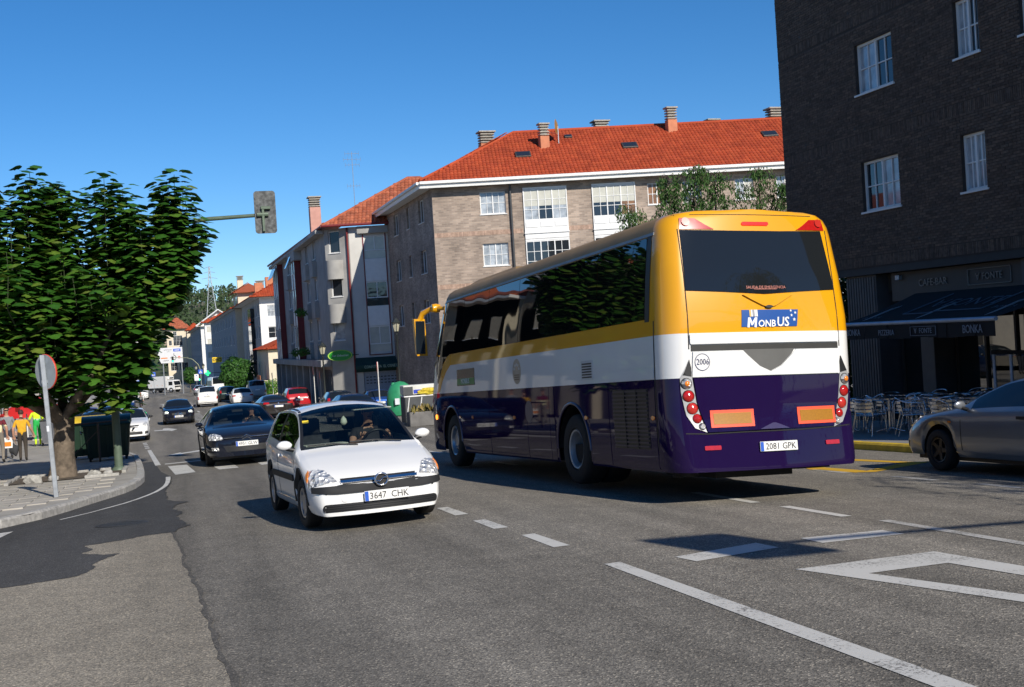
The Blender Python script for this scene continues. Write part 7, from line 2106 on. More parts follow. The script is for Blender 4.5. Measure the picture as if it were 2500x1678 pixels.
# red parasols outside the shops on the tree side
REDC = mat('red_canvas', (.55, .012, .015), .8, var=.1)
def parasol(label, x, y, ztop, r):
    g0 = wz(x, y); p = thing('parasol', label, 'parasol', (x, y, g0)); h = ztop - g0
    c = MB(); c.lathe([(0.001, h), (r * .5, h - .28), (r, h - .5), (r * 1.0, h - .7), (r * .98, h - .7), (r * .98, h - .5)], 8); c.obj('canopy', REDC, p)
    MB().tube([(0, 0, 0), (0, 0, h - .02)], .03, 8).obj('pole', FRAMEW, p); MB().cbox(-.3, .3, -.3, .3, 0, .08, .02).obj('base', CONC, p)
parasol('red parasol left of the road sign among the shops', -6.6, 66.5, -.2, 1.1)
parasol('brighter red parasol beside the road sign pole', -5.75, 63, .02, 1.0)
parasol('low red parasol by the brown shop front', -7.3, 70, -.55, 1.0)
# litter bin cart
# street-corner hedge and wall at the cream house
# ================================================================== cafe terrace
ALU = mat('brushed_aluminium', (.72, .74, .77), .14, .95, var=.06)
def make_chair(label):
    c = thing('terrace_chair', label, 'chair', (0, 0, 0), group='aluminium terrace chairs')
    f = MB()
    for s_ in (-1, 1):
        f.tube([(s_ * .25, .24, 0), (s_ * .255, .21, .45), (s_ * .26, .19, .60), (s_ * .262, .12, .665), (s_ * .262, -.1, .67), (s_ * .24, -.2, .70)], .0125, 7)
        f.tube([(s_ * .24, -.30, 0), (s_ * .21, -.19, .42), (s_ * .20, -.22, .60)], .0125, 7)
        f.tube([(s_ * .25, .21, .43), (s_ * .21, -.19, .42)], .011, 6)
    f.tube([(-.24, -.2, .70), (-.2, -.26, .74), (-.1, -.30, .765), (0, -.31, .77), (.1, -.30, .765), (.2, -.26, .74), (.24, -.2, .70)], .0125, 7)
    f.tube([(-.25, .21, .43), (.25, .21, .43)], .011, 6); f.tube([(-.21, -.19, .42), (.21, -.19, .42)], .011, 6)
    f.obj('frame', ALU, c, smooth=60)
    for k in range(7):
        y = -.17 + k * .062; w = .205 + (y + .17) * .1
        MB().cbox(-w, w, y, y + .045, .432, .440, .003).obj('seat_slat', ALU, c)
    for k in range(3):
        z = .50 + k * .075
        pts = [(-.21, -.205 - k * .012), (-.1, -.255 - k * .012), (0, -.27 - k * .012), (.1, -.255 - k * .012), (.21, -.205 - k * .012)]
        s = MB()
        for a, b in zip(pts[:-1], pts[1:]):
            s.add([(a[0], a[1], z), (b[0], b[1], z), (b[0], b[1], z + .05), (a[0], a[1], z + .05), (a[0], a[1] - .006, z), (b[0], b[1] - .006, z), (b[0], b[1] - .006, z + .05), (a[0], a[1] - .006, z + .05)], [(0, 1, 2, 3), (5, 4, 7, 6), (3, 2, 6, 7), (1, 0, 4, 5)])
        s.obj('back_slat', ALU, c)
    return c
def make_table(label):
    t = thing('terrace_table', label, 'table', (0, 0, 0), group='aluminium terrace tables')
    MB().lathe([(.0005, .715), (.34, .715), (.35, .725), (.35, .74), (.34, .745), (.0005, .745)], 30).obj('table_top', ALU, t, smooth=30)
    MB().tube([(0, 0, .06), (0, 0, .72)], .028, 10).obj('column', ALU, t, smooth=60)
    for k in range(4):
        a = PI / 4 + k * PI / 2
        MB().tube([(0, 0, .1), (.3 * math.cos(a), .3 * math.sin(a), .02)], .018, 6).obj('foot', ALU, t, smooth=60)
    return t
rt_ = random.Random(21)
tabs = [(14.55, 23.9), (14.75, 22.45), (15.05, 21.1), (15.75, 23.3), (15.95, 21.9), (14.9, 19.75), (16.2, 20.75)]
where_t = ['row nearest the road, beside the coach', 'row nearest the road, middle', 'row nearest the road, towards the silver coupe', 'inner row by the fluted pillar', 'inner row by the cafe glass', 'road end right behind the coupe', 'inner end beside the glass windbreak']
ch0 = tb0 = None
nths = ['kerb-side', 'far-side', 'glass-side', 'near-side']
for ti, (x, y) in enumerate(tabs):
    lab = 'round aluminium terrace table, ' + where_t[ti]
    if tb0 is None:
        tb0 = make_table(lab); tb0.location = (x, y, pz(x, y))
    else: dup(tb0, (x, y, pz(x, y)), 0, lab)
    base = rt_.uniform(-.4, .4)
    for k in range(4):
        a = base + PI + k * PI / 2
        cx, cy = x + .58 * math.cos(a), y + .58 * math.sin(a)
        lab = 'aluminium chair on the %s of the terrace table %s' % (['road side', 'near side', 'glass side', 'far side'][k], ['by the coach', 'in the road row middle', 'by the coupe', 'by the pillar', 'by the glass', 'behind the coupe', 'by the windbreak'][ti])
        rz = a + PI / 2 + rt_.uniform(-.25, .25)
        if ch0 is None:
            ch0 = make_chair(lab); ch0.location = (cx, cy, pz(cx, cy)); ch0.rotation_euler = (0, 0, rz)
        else: dup(ch0, (cx, cy, pz(cx, cy)), rz, lab)
# ================================================================== people
SKINM = mat('skin', (.46, .25, .17), .55, var=.08)
def person(label, loc, rz, J, seg_mat, mats, hair=None, hairc=(.04, .025, .02), hair_shape=(1.06, 1.10, 1.02), scale=1., M=None, fingers=True):
    """J: joints name -> (x, y, z, r); seg_mat: bone -> material slot. One continuous skinned body; hair is a child"""
    bones = [('pelvis', 'spine'), ('spine', 'chest'), ('chest', 'neckb'), ('neckb', 'neck'), ('neck', 'chin'), ('chin', 'head'), ('head', 'crown')]
    for s_ in 'LR':
        bones += [('chest', 'sh' + s_), ('sh' + s_, 'el' + s_), ('el' + s_, 'wr' + s_), ('wr' + s_, 'ha' + s_), ('pelvis', 'hip' + s_), ('hip' + s_, 'kn' + s_), ('kn' + s_, 'an' + s_), ('an' + s_, 'to' + s_)]
    names = list(J)
    me = bpy.data.meshes.new('body')
    me.from_pydata([J[n][:3] for n in names], [(names.index(a), names.index(b)) for a, b in bones], [])
    o = bpy.data.objects.new('tmp', me); COL.objects.link(o)
    md = o.modifiers.new('s', 'SKIN'); md.branch_smoothing = .6
    for i, n in enumerate(names):
        r = J[n][3]; rr = r if isinstance(r, tuple) else (r, r)
        me.skin_vertices[0].data[i].radius = rr
        me.skin_vertices[0].data[i].use_root = (n == 'pelvis')
    sd = o.modifiers.new('d', 'SUBSURF'); sd.levels = 2; sd.render_levels = 2
    dg = bpy.context.evaluated_depsgraph_get()
    m2 = bpy.data.meshes.new_from_object(o.evaluated_get(dg))
    bpy.data.objects.remove(o)
    mb = MB(); mb.v = [tuple(v.co) for v in m2.vertices]; mb.f = [tuple(p.vertices) for p in m2.polygons]
    B = [(Vector(J[a][:3]), Vector(J[b][:3]), a + '-' + b) for a, b in bones]
    def bone(c):
        best, bn = 9, None
        for a, b, n in B:
            ab = b - a; t = max(0, min(1, (c - a).dot(ab) / ab.length_squared)); d = (c - a - ab * t).length
            if d < best: best, bn, bt = d, n, t
        return bn, bt
    for f in mb.f:
        c = sum((Vector(mb.v[i]) for i in f), Vector()) / len(f)
        n, t = bone(c); sm = seg_mat(n.rstrip(), t, c); mb.m.append(sm)
    if fingers:
        for s_, sg in (('L', -1), ('R', 1)):
            w, h = Vector(J['wr' + s_][:3]), Vector(J['ha' + s_][:3]); d = (h - w).normalized(); sd_ = d.cross(Vector((0, 1, .01))).normalized(); bend = d.cross(sd_)
            for k in range(4):
                b0 = h + sd_ * (k - 1.5) * .019; ln = (.065, .075, .07, .055)[k]
                mb.tube([b0 - d * .01, b0 + d * ln * .55 + bend * .008, b0 + d * ln * .8 + bend * .03], [.0095, .009, .007], 6, m=mats.index(SKINM))
            b0 = w + (h - w) * .55 + sd_ * -.03; mb.tube([b0, b0 - sd_ * .025 + d * .03 + bend * .01, b0 - sd_ * .03 + d * .06 + bend * .02], [.011, .010, .008], 6, m=mats.index(SKINM))
    root = thing('person', label, 'person', loc, rz)
    if M is not None: root.matrix_world = M
    root.scale = (scale,) * 3
    bo_ = mb.obj('body', mats, root, smooth=180, fix=True)
    hx, hy, hz = J['head'][:3]
    fc = MB()      # face: nose, eyes, mouth, ears
    r0 = J['head'][3] if not isinstance(J['head'][3], tuple) else J['head'][3][0]
    hd_dir = Vector((J['head'][0] - J['chin'][0], J['head'][1] - J['chin'][1], 0))
    fy = hy + r0 * .98
    fc.add(*hull([(hx - .012, fy - .01, hz - .035), (hx + .012, fy - .01, hz - .035), (hx, fy + .022, hz - .032), (hx, fy - .005, hz + .01)]))
    for s_ in (-1, 1): fc.add(*hull([(hx + s_ * r0 * .95 + dx, hy + dy, hz + dz) for dx in (-.006, .006) for dy, dz in ((-.02, -.03), (.012, -.03), (.02, .02), (-.02, .025))]))
    fc.obj('nose_and_ears', SKINM, root)
    ey = MB()
    for s_ in (-1, 1): ey.add(*hull([(hx + s_ * .033 + a * .017, fy - .008 + b, hz + .008 + c * .007) for a in (-1, 1) for b in (-.01, .006) for c in (-1, 1)]))
    ey.add(*hull([(hx + a * .022, fy - .012 + b, hz - .066 + c * .004) for a in (-1, 1) for b in (-.01, .006) for c in (-1, 1)]))
    ey.obj('eyes_and_mouth', mat('face_dark', (.05, .025, .02), .6), root)
    if hair:
        bm = bmesh.new(); bmesh.ops.create_uvsphere(bm, u_segments=18, v_segments=12, radius=1)
        hb = MB(); rr = r0 * 1.0
        vs = []
        for v in bm.verts:
            x, y, z = v.co
            k = 1 + .06 * math.sin(x * 9 + z * 7) * math.sin(y * 11)
            vs.append((hx + x * rr * hair_shape[0] * k, hy - .012 + y * rr * hair_shape[1] * k, hz + .022 + z * rr * hair_shape[2] * 1.16 * k))
        fs = []
        for f in bm.faces:
            c = f.calc_center_median()
            if c.y > .35 and c.z < .45: continue
            if c.z < (-.45 if hair == 'short' else -.8): continue
            fs.append(tuple(v.index for v in f.verts))
        bm.free(); hb.add(vs, fs); hb.obj('hair', mat('hair_%d_%d' % (int(hairc[0] * 100), int(hairc[1] * 100)), hairc, .7, var=.3, scale=25), root, smooth=60, fix=False)
    return root
def standing(**kw):
    J = dict(pelvis=(0, 0, .95, (.15, .115)), spine=(0, 0, 1.10, (.135, .10)), chest=(0, 0, 1.28, (.155, .11)), neckb=(0, -.01, 1.43, (.075, .07)), neck=(0, 0, 1.48, .052), chin=(0, .012, 1.545, (.062, .068)), head=(0, .012, 1.615, (.078, .092)), crown=(0, .0, 1.69, (.055, .062)))
    for s_, g in (('L', -1), ('R', 1)):
        J.update({'sh' + s_: (g * .165, 0, 1.375, .062), 'el' + s_: (g * .235, -.03, 1.12, .043), 'wr' + s_: (g * .25, .04, .89, .030), 'ha' + s_: (g * .25, .06, .81, (.02, .035)), 'hip' + s_: (g * .085, 0, .88, .095), 'kn' + s_: (g * .09, .02, .49, .062), 'an' + s_: (g * .09, -.02, .09, .042), 'to' + s_: (g * .10, .12, .04, (.04, .03))})
    J.update(kw)
    return J
def dresser(top, legs, shoes, sleeve=.6, skin=0, legend=1.0, kneecut=None):
    def f(n, t, c):
        if n in ('an-to',) or n.startswith('an'): return shoes
        if n.startswith('hip') or n.startswith('pelvis-hip'): return legs
        if n.startswith('kn'): return legs if t < .93 else shoes
        if n in ('pelvis-spine',): return top if c.z > -9 and t > -.1 else legs
        if n.startswith('spine') or n.startswith('chest-'): return top if not n.startswith('chest-neck') or t < .75 else skin
        if n.startswith('sh'): return top if (t < sleeve) else skin
        if n.startswith('el'): return top if sleeve > 1 else skin
        return skin
    return f
cl = lambda n, c, **k: mat(n, c, .85, var=.12, scale=10, **k)
SHOE = cl('dark_shoes', (.02, .018, .016))
# woman in yellow walking away with a dark bag
person('woman in a yellow top and dark trousers walking away with a bag', (-4.42, 42.74, wz(-4.42, 42.74) - .0), R_(4), standing(pelvis=(0, 0, .93, (.175, .13)), spine=(0, 0, 1.08, (.165, .12)), chest=(0, 0, 1.26, (.17, .12)), elL=(-.27, -.03, 1.10, .05), wrL=(-.27, .04, .87, .034), elR=(.27, .02, 1.10, .05), wrR=(.35, .14, .90, .034), haR=(.37, .17, .82, (.02, .035)), knL=(-.09, .10, .50, .065), anL=(-.09, .02, .10, .045), anR=(.09, -.08, .10, .045), toR=(.10, .05, .04, (.04, .03)), toL=(-.10, .16, .04, (.04, .03))),
       dresser(1, 2, 3, .75), [SKINM, cl('mustard_cotton', (.62, .34, .015)), cl('brown_trousers', (.045, .036, .028)), SHOE], 'short', (.05, .018, .012), (1.12, 1.15, 1.12), .98)
hb = thing('handbag', 'dark grey soft bag hanging from the left hand of the woman in yellow', 'bag', (-4.70, 42.78, wz(-4.7, 42.78) + .22))
bm = bmesh.new(); bmesh.ops.create_icosphere(bm, subdivisions=3, radius=.2)
mbg = MB(); mbg.add([(v.co.x * .75, v.co.y * .5, .2 + v.co.z * 1.0 - .05 * math.sin(v.co.x * 20)) for v in bm.verts], [tuple(v.index for v in f.verts) for f in bm.faces]); bm.free()
mbg.obj('pouch', cl('charcoal_cloth', (.03, .032, .036)), hb, smooth=60); MB().tube([(-.08, 0, .36), (-.03, 0, .52), (.0, 0, .60), (.03, 0, .52), (.08, 0, .36)], .012, 6).obj('strap', cl('tan_strap', (.22, .14, .08)), hb)
# man in cream shirt with maroon jumper over the shoulders
person('man in a cream shirt with a maroon jumper over his shoulders, seen from behind', (-5.12, 42.6, wz(-5.1, 42.6)), R_(-6), standing(knR=(.09, .10, .49, .065), anR=(.09, .05, .1, .045), toR=(.1, .18, .04, (.04, .03)), anL=(-.09, -.12, .11, .045), toL=(-.1, .0, .04, (.04, .03)), chest=(0, 0, 1.28, (.18, .13)), spine=(0, 0, 1.10, (.165, .13)), haR=(.27, .08, .80, (.02, .035)), elR=(.26, -.02, 1.12, .048)),
       lambda n, t, c: (4 if c.z > 1.22 and not n.startswith(('neck', 'chin', 'head', 'el')) else dresser(1, 2, 3, .8)(n, t, c)), [SKINM, cl('cream_shirt', (.62, .58, .36)), cl('taupe_trousers', (.20, .175, .145)), SHOE, cl('maroon_knit', (.13, .008, .02))], 'short', (.12, .10, .09), scale=1.02)
sb = thing('shopping_bag', 'white and orange carrier bag beside the man in cream', 'bag', (-4.86, 42.75, wz(-4.86, 42.75) + .48))
hv, hf = hull([(sx * w, sy * .07, z) for sx in (-1, 1) for sy in (-1, 1) for w, z in ((.13, 0), (.145, .2), (.11, .34))]); MB().add(hv, hf).obj('bag_body', FRAMEW, sb); MB().cbox(-.10, .10, -.085, -.072, .06, .2, .01).obj('orange_print', cl('orange_print', (.72, .22, .02)), sb); MB().tube([(-.06, 0, .33), (0, 0, .42), (.06, 0, .33)], .008, 5).obj('bag_handle', FRAMEW, sb)
# man in grey shirt with sunglasses coming towards us
gm_ = person('man in a grey shirt and sunglasses walking towards us behind the others', (-5.25, 46.2, wz(-5.25, 46.2)), PI + R_(8), standing(chest=(0, 0, 1.28, (.18, .13)), knL=(-.09, .12, .5, .065), anL=(-.09, .08, .1, .045), toL=(-.1, .2, .04, (.04, .03))), dresser(1, 2, 3, 2), [SKINM, cl('grey_shirt', (.20, .21, .225)), cl('dark_jeans', (.03, .035, .05)), SHOE], 'short', (.08, .05, .035), scale=1.06)
MB().cbox(-.075, .075, .098, .112, 1.608, 1.64, .006).obj('sunglasses', BLACKP, gm_)
# street cleaner in hi-vis
person('street cleaner in yellow hi-vis jacket and green trousers', (-5.15, 55.8, wz(-5.15, 55.8)), R_(20), standing(elL=(-.28, .02, 1.14, .052), wrL=(-.27, .16, .98, .036), haL=(-.27, .22, .95, (.02, .035)), elR=(.26, .06, 1.12, .05), wrR=(.2, .2, .95, .034), haR=(.18, .26, .93, (.02, .035)), chest=(0, 0, 1.28, (.19, .14)), spine=(0, 0, 1.1, (.18, .14))),
       lambda n, t, c: (4 if 1.10 < c.z < 1.15 and n.startswith(('spine', 'pelvis', 'chest')) else (1 if n.startswith(('spine', 'chest-sh', 'sh')) or (n.startswith('chest') and c.z < 1.44) else (2 if n.startswith(('pelvis', 'hip')) or (n.startswith('kn') and t < .5) else (1 if n.startswith('kn') else (3 if n.startswith('an') else 0))))), [SKINM, cl('hi_vis_yellow', (.55, .78, .02)), cl('hi_vis_green', (.02, .42, .08)), SHOE, cl('reflective_tape', (.45, .47, .48))], 'short', (.03, .02, .015), scale=1.04)
bn = thing('cleaning_cart', 'grey wheeled bin cart next to the street cleaner', 'cart', (-4.72, 55.4, wz(-4.7, 55.4)))
hv, hf = hull([(sx * w, sy * w, z) for sx in (-1, 1) for sy in (-1, 1) for w, z in ((.2, .14), (.26, 1.05))]); MB().add(hv, hf).obj('bin_body', cl('slate_plastic', (.10, .105, .12)), bn); MB().cbox(-.28, .28, -.28, .28, 1.05, 1.1, .02).obj('bin_lid', BLACKP, bn)
for s_ in (-1, 1): MB().lathe([(0.001, -.03), (.12, -.03), (.13, 0), (.12, .03), (.001, .03)], 16, 'X', (s_ * .22, .18, .13)).obj('wheel', RUBBER, bn)
MB().tube([(-.2, .28, 1.0), (-.2, .42, 1.12), (.2, .42, 1.12), (.2, .28, 1.0)], .018, 6).obj('handle', DARKIRON, bn)
# worker in the cafe doorway: only the vest shows
person('worker in a yellow vest standing in the dark beside the cafe', (16.6, 19.95, pz(16.6, 19.95)), R_(120), standing(), lambda n, t, c: (1 if n.startswith(('spine', 'pelvis-spine', 'chest')) and c.z < 1.42 else (3 if n.startswith('an') else (0 if n.startswith(('neck', 'chin', 'head', 'wr')) else 2))), [SKINM, cl('hi_vis_yellow', (.55, .78, .02)), cl('navy_workwear', (.01, .012, .02)), SHOE], 'short')
# cyclist coming towards us
cyc = thing('bicycle', 'road bicycle ridden towards us before the ambulance', 'bicycle', (-1.72, 115.6, gz(-1.72, 115.6)), PI)
for y in (-.5, .5):
    w = MB(); w.tube([(0, y + .33 * math.cos(a), .34 + .33 * math.sin(a)) for a in [2 * PI * k / 28 for k in range(29)]], .014, 6)
    for k in range(9): w.tube([(0, y, .34), (0, y + .32 * math.cos(k * .7), .34 + .32 * math.sin(k * .7))], .003, 4)
    w.obj('wheel', RUBBER, cyc, smooth=60)
f = MB(); f.tube([(0, -.5, .34), (0, -.15, .3), (0, -.22, .85), (0, .36, .82), (0, .4, .7), (0, .5, .34)], .018, 6); f.tube([(0, -.15, .3), (0, .4, .7)], .02, 6); f.tube([(0, -.5, .34), (0, -.2, .75)], .012, 6); f.obj('frame', REDT, cyc, smooth=60)
MB().cbox(-.07, .07, -.36, -.10, .87, .93, .03).obj('saddle', BLACKP, cyc); MB().tube([(-.21, .44, .80), (-.21, .52, .92), (-.1, .40, .94), (.1, .40, .94), (.21, .52, .92), (.21, .44, .80)], .014, 6).obj('handlebar', BLACKP, cyc, smooth=60)
person('cyclist in black and white kit and red helmet leaning over the bars', (-1.72, 115.6, gz(-1.72, 115.6)), PI, dict(pelvis=(0, -.22, 1.02, (.15, .12)), spine=(0, -.08, 1.15, (.14, .11)), chest=(0, .1, 1.29, (.155, .115)), neckb=(0, .22, 1.38, .07), neck=(0, .26, 1.42, .052), chin=(0, .32, 1.47, (.062, .066)), head=(0, .33, 1.54, (.078, .09)), crown=(0, .30, 1.61, (.06, .065)),
       shL=(-.17, .16, 1.34, .06), elL=(-.25, .32, 1.14, .042), wrL=(-.20, .48, .97, .03), haL=(-.2, .53, .93, (.02, .03)), shR=(.17, .16, 1.34, .06), elR=(.25, .32, 1.14, .042), wrR=(.20, .48, .97, .03), haR=(.2, .53, .93, (.02, .03)), hipL=(-.09, -.18, .97, .095), knL=(-.11, .16, .78, .065), anL=(-.1, -.1, .44, .042), toL=(-.1, .05, .40, (.035, .03)), hipR=(.09, -.18, .97, .095), knR=(.11, .12, .58, .065), anR=(.1, -.1, .2, .042), toR=(.1, .05, .16, (.035, .03))),
       dresser(1, 2, 3, 1.5), [SKINM, cl('white_jersey', (.55, .55, .55)), cl('black_lycra', (.015, .015, .017)), SHOE], 'short', (.35, .03, .03), (1.15, 1.2, 1.0))
# drivers
def driver(car, sp, label, topc, hairc, handface=False):
    L = sp['L']; t0 = sp['ws'][0]
    x, y, zb = -.36, L / 2 - t0 - 1.02, .58
    wy = L / 2 - t0 - .62 - (y); wz_ = smooth_fn(sp['belt'])(t0 + .4) - .02 - zb
    J = dict(pelvis=(0, 0, .0, (.17, .13)), spine=(0, -.04, .18, (.16, .12)), chest=(0, -.08, .38, (.175, .125)), neckb=(0, -.06, .52, .07), neck=(0, -.04, .57, .053), chin=(0, .0, .62, (.062, .068)), head=(0, -.0, .69, (.078, .092)), crown=(0, -.015, .755, (.058, .065)),
             shL=(-.18, -.07, .455, .062), elL=(-.27, .12, .26, .045), wrL=(-.19, wy - .06, wz_ + .07, .032), haL=(-.16, wy - .01, wz_ + .10, (.03, .03)), shR=(.18, -.07, .455, .062), elR=(.26, .14, .27, .045), wrR=(.17, wy - .07, wz_ + .05, .032), haR=(.15, wy - .01, wz_ + .09, (.03, .03)),
             hipL=(-.1, .06, -.02, .095), knL=(-.12, .42, .05, .07), anL=(-.12, .62, -.26, .045), toL=(-.12, .74, -.28, (.04, .03)), hipR=(.1, .06, -.02, .095), knR=(.12, .42, .05, .07), anR=(.12, .62, -.26, .045), toR=(.12, .74, -.28, (.04, .03)))
    M = car.matrix_basis @ Matrix.Translation((x, y, zb))
    p = person(label, (0, 0, 0), 0, J, dresser(1, 2, 3, .55), [SKINM, topc, cl('dark_jeans', (.03, .035, .05)), SHOE], 'short', hairc, M=M)
    MB().cbox(-.072, .072, .082, .1, .684, .714, .006).obj('sunglasses', BLACKP, p)
    return p
driver(corsa, CORSA, 'driver in a dark top and sunglasses at the wheel of the white hatchback', cl('dark_top', (.02, .02, .024)), (.015, .01, .01))
driver(c5, C5, 'driver in dark clothes behind the windscreen of the black saloon', cl('dark_top', (.02, .02, .024)), (.02, .015, .012))
# ================================================================== trees, hill, forest
LEAFM = randcol('broad_leaf', [(.017, .066, .008), (.034, .115, .012), (.025, .087, .010), (.058, .160, .017), (.029, .096, .012), (.050, .147, .017), (.098, .178, .022), (.14, .19, .03)], .42, .45, .18, 9., .22)
LEAFS = randcol('shrub_leaf', [(.03, .10, .012), (.05, .15, .02), (.07, .19, .025)], .6, .3, .2, 3., .2)
BARK = mat('rough_bark', (.13, .102, .075), .95, var=.45, scale=7, bump=1., bscale=16)
def leaf_verts(size, droop=.42):
    """broad three-lobed leaf lying along +x from its stalk, folded a little on the midrib"""
    P = [(0, 0), (.06, .22), (.20, .46), (.36, .42), (.50, .50), (.60, .34), (.80, .22), (1.0, 0)]
    vs = []
    def z(x, y): return -droop * x * x * .55 - abs(y) * .22 + .06 * math.sin(x * 5)
    mid_ = [(0, 0), (.2, 0), (.45, 0), (.7, 0), (1.0, 0)]
    for x, y in mid_: vs.append((x, 0, z(x, 0)))
    for s_ in (1, -1):
        for x, y in P[1:-1]: vs.append((x, s_ * y, z(x, y)))
    vs = [(a * size, b * size, c * size) for a, b, c in vs]
    fs = []
    for s_, o in ((1, 5), (-1, 11)):
        t = [(0, 1, o + 1, o), (1, 2, o + 3, o + 2, o + 1), (2, 3, o + 5, o + 4, o + 3), (3, 4, o + 5)]
        fs += t if s_ > 0 else [tuple(reversed(f)) for f in t]
    return np.array(vs), fs
def leaf_tree(name, label, x, y, zf, crown_r, ztop, zlow, nshoot, seed, size=.27, singles=0, trunk_r=.29, fork=1.35, zmin_abs=None, centre=None, leader=()):
    rnd = random.Random(seed)
    t = thing(name, label, 'tree', (x, y, zf))
    # trunk and limbs
    tb = MB()
    tb.tube([(0, 0, -.1), (.0, 0, .08), (.03, 0, .5), (.08, .02, 1.0), (.1, .0, fork + .1)], [trunk_r * 1.75, trunk_r * 1.45, trunk_r * 1.08, trunk_r, trunk_r * 1.12], 16)
    tb.v = [(a * (1 + .07 * math.sin(7 * math.atan2(b, a) + c * 2.3)), b * (1 + .07 * math.sin(7 * math.atan2(b, a) + c * 2.3)), c) for a, b, c in tb.v]
    tb.obj('trunk', BARK, t, smooth=70)
    cx, cy = centre if centre else (0, 0)
    tips = []
    nl = 6
    for k in range(nl):
        a = 2 * PI * k / nl + .35
        r1 = crown_r * .42; r2 = crown_r * .6
        h0 = fork
        pts = [(.06, 0, h0 - .1), (math.cos(a) * r1 * .45 + cx * .3, math.sin(a) * r1 * .45 + cy * .3, h0 + .38), (math.cos(a) * r1 + cx * .7, math.sin(a) * r1 + cy * .7, h0 + .95 + rnd.uniform(0, .3)), (math.cos(a) * r2 + cx, math.sin(a) * r2 + cy, h0 + 1.7 + rnd.uniform(0, .5))]
        lb = MB(); lb.tube(pts, [trunk_r * .62, trunk_r * .5, trunk_r * .36, trunk_r * .18], 10); lb.obj('limb', BARK, t, smooth=70)
        tips.append(pts[2]); tips.append(pts[3])
    # upright shoots with leaves in whorls
    lv, lf = leaf_verts(size)
    mats_ = []
    sh = MB()
    for k in range(nshoot):
        if k < len(leader):
            px_, py_, top, low = leader[k]
        else:
            rr = crown_r * math.sqrt(rnd.random()); a = rnd.uniform(0, 2 * PI)
            px_, py_ = cx + rr * math.cos(a), cy + rr * math.sin(a)
            f = rr / crown_r
            top = ztop - .55 - 1.5 * f * f + rnd.uniform(-.35, .3) - zf
            if leader and min(math.hypot(px_ - q[0], py_ - q[1]) for q in leader) > .42: top -= rnd.uniform(.9, 1.7)
            if leader and rnd.random() < .38:
                q = leader[rnd.randrange(13)]; px_, py_ = q[0] + rnd.gauss(0, .17), q[1] + rnd.gauss(0, .17); top = q[2] - rnd.uniform(.08, .7)
            low = (zlow - zf) + (1 - f) * 1.2 + rnd.uniform(-.25, .5)
        if zmin_abs is not None: low = max(low, zmin_abs(px_ + x, py_ + y) - zf)
        if low > top - .4: continue
        tip = min(tips, key=lambda q: (q[0] - px_) ** 2 + (q[1] - py_) ** 2)
        bend = (rnd.uniform(-.12, .12), rnd.uniform(-.12, .12))
        sh.tube([tip, ((tip[0] + px_) / 2, (tip[1] + py_) / 2, (tip[2] + max(low, tip[2])) / 2 + .1), (px_, py_, max(low + .3, tip[2] + .2)), (px_ + bend[0], py_ + bend[1], top - .12)], [.03, .022, .014, .006], 5, cap=False)
        z = low; ph = rnd.uniform(0, 6)
        while z < top:
            g = (z - low) / max(.1, top - low)
            nlv = 4 if g < .75 else 3
            for q in range(nlv):
                a = ph + q * 2 * PI / nlv + rnd.uniform(-.3, .3)
                s_ = (1.1 - .06 * g ** 2) * rnd.uniform(.66, 1.2)
                st = .10 + .16 * (1 - g * .7) * rnd.uniform(.5, 1.2)
                bx = px_ + bend[0] * g; by = py_ + bend[1] * g
                pos = Vector((bx + math.cos(a) * st, by + math.sin(a) * st, z + .02))
                M = Matrix.Translation(pos) @ Matrix.Rotation(a, 4, 'Z') @ Matrix.Rotation(rnd.uniform(-.26, .16) + .10 * (1 - g), 4, 'Y') @ Matrix.Rotation(rnd.uniform(-.22, .22), 4, 'X') @ Matrix.Scale(s_, 4)
                mats_.append(M)
            z += .115 + .03 * rnd.random(); ph += 1.05
    so = sh.obj('branches', mat('green_brown_shoot', (.035, .05, .018), .8, var=.2), t, smooth=60)
    so['kind'] = 'stuff'
    if zmin_abs is not None:
        mats_ = [M for M in mats_ if M.translation.z + zf > zmin_abs(M.translation.x + x, M.translation.y + y)]
    lme = bpy.data.meshes.new('leaf'); lme.from_pydata([tuple(v) for v in lv], [], lf); lme.materials.append(LEAFM)
    camp = Vector((-x, -y, EYE - zf))
    if singles:
        mats_.sort(key=lambda M: (M.translation - camp).length)
        for M in mats_[:singles]:
            o = bpy.data.objects.new('leaf', lme); COL.objects.link(o); o.parent = t; o.matrix_basis = M
    rest = mats_[singles:]
    V = np.concatenate([np.array(M.to_3x3()) @ lv.T + np.array(M.translation)[:, None] for M in rest], axis=1).T
    n = len(lv)
    F = [tuple(i + k * n for i in f) for k in range(len(rest)) for f in lf]
    me = bpy.data.meshes.new('crown'); me.from_pydata([tuple(v) for v in V], [], F); me.materials.append(LEAFM)
    co = mobj('crown', me, t); co['kind'] = 'stuff'
    return t
zt0 = gz(-2.2, 29.2) + .13
def L_(wx, wy, top): return (wx + 2.22, wy - 29.24, top - zt0, 1.2)
lead = [L_(-2.4, 29.0, 6.0), L_(-2.2, 29.6, 5.8), L_(-2.6, 28.6, 5.5), L_(-1.0, 28.6, 5.75), L_(-.85, 29.3, 5.6), L_(-.55, 29.0, 5.55), L_(.5, 28.6, 5.8), L_(.42, 29.1, 5.3), L_(1.0, 28.7, 4.75), L_(.95, 29.6, 4.5), L_(-3.4, 29.3, 5.65), L_(-3.2, 28.4, 5.4), L_(-4.2, 29, 5.5), L_(-1.6, 29.2, 5.2), L_(-1.6, 30.2, 5.4), L_(.15, 28.7, 5.0), L_(.6, 29.3, 4.6), L_(0, 29.2, 4.9), L_(-.35, 28.6, 5.1), L_(.3, 28.3, 4.4), L_(-.1, 28.2, 4.3)]
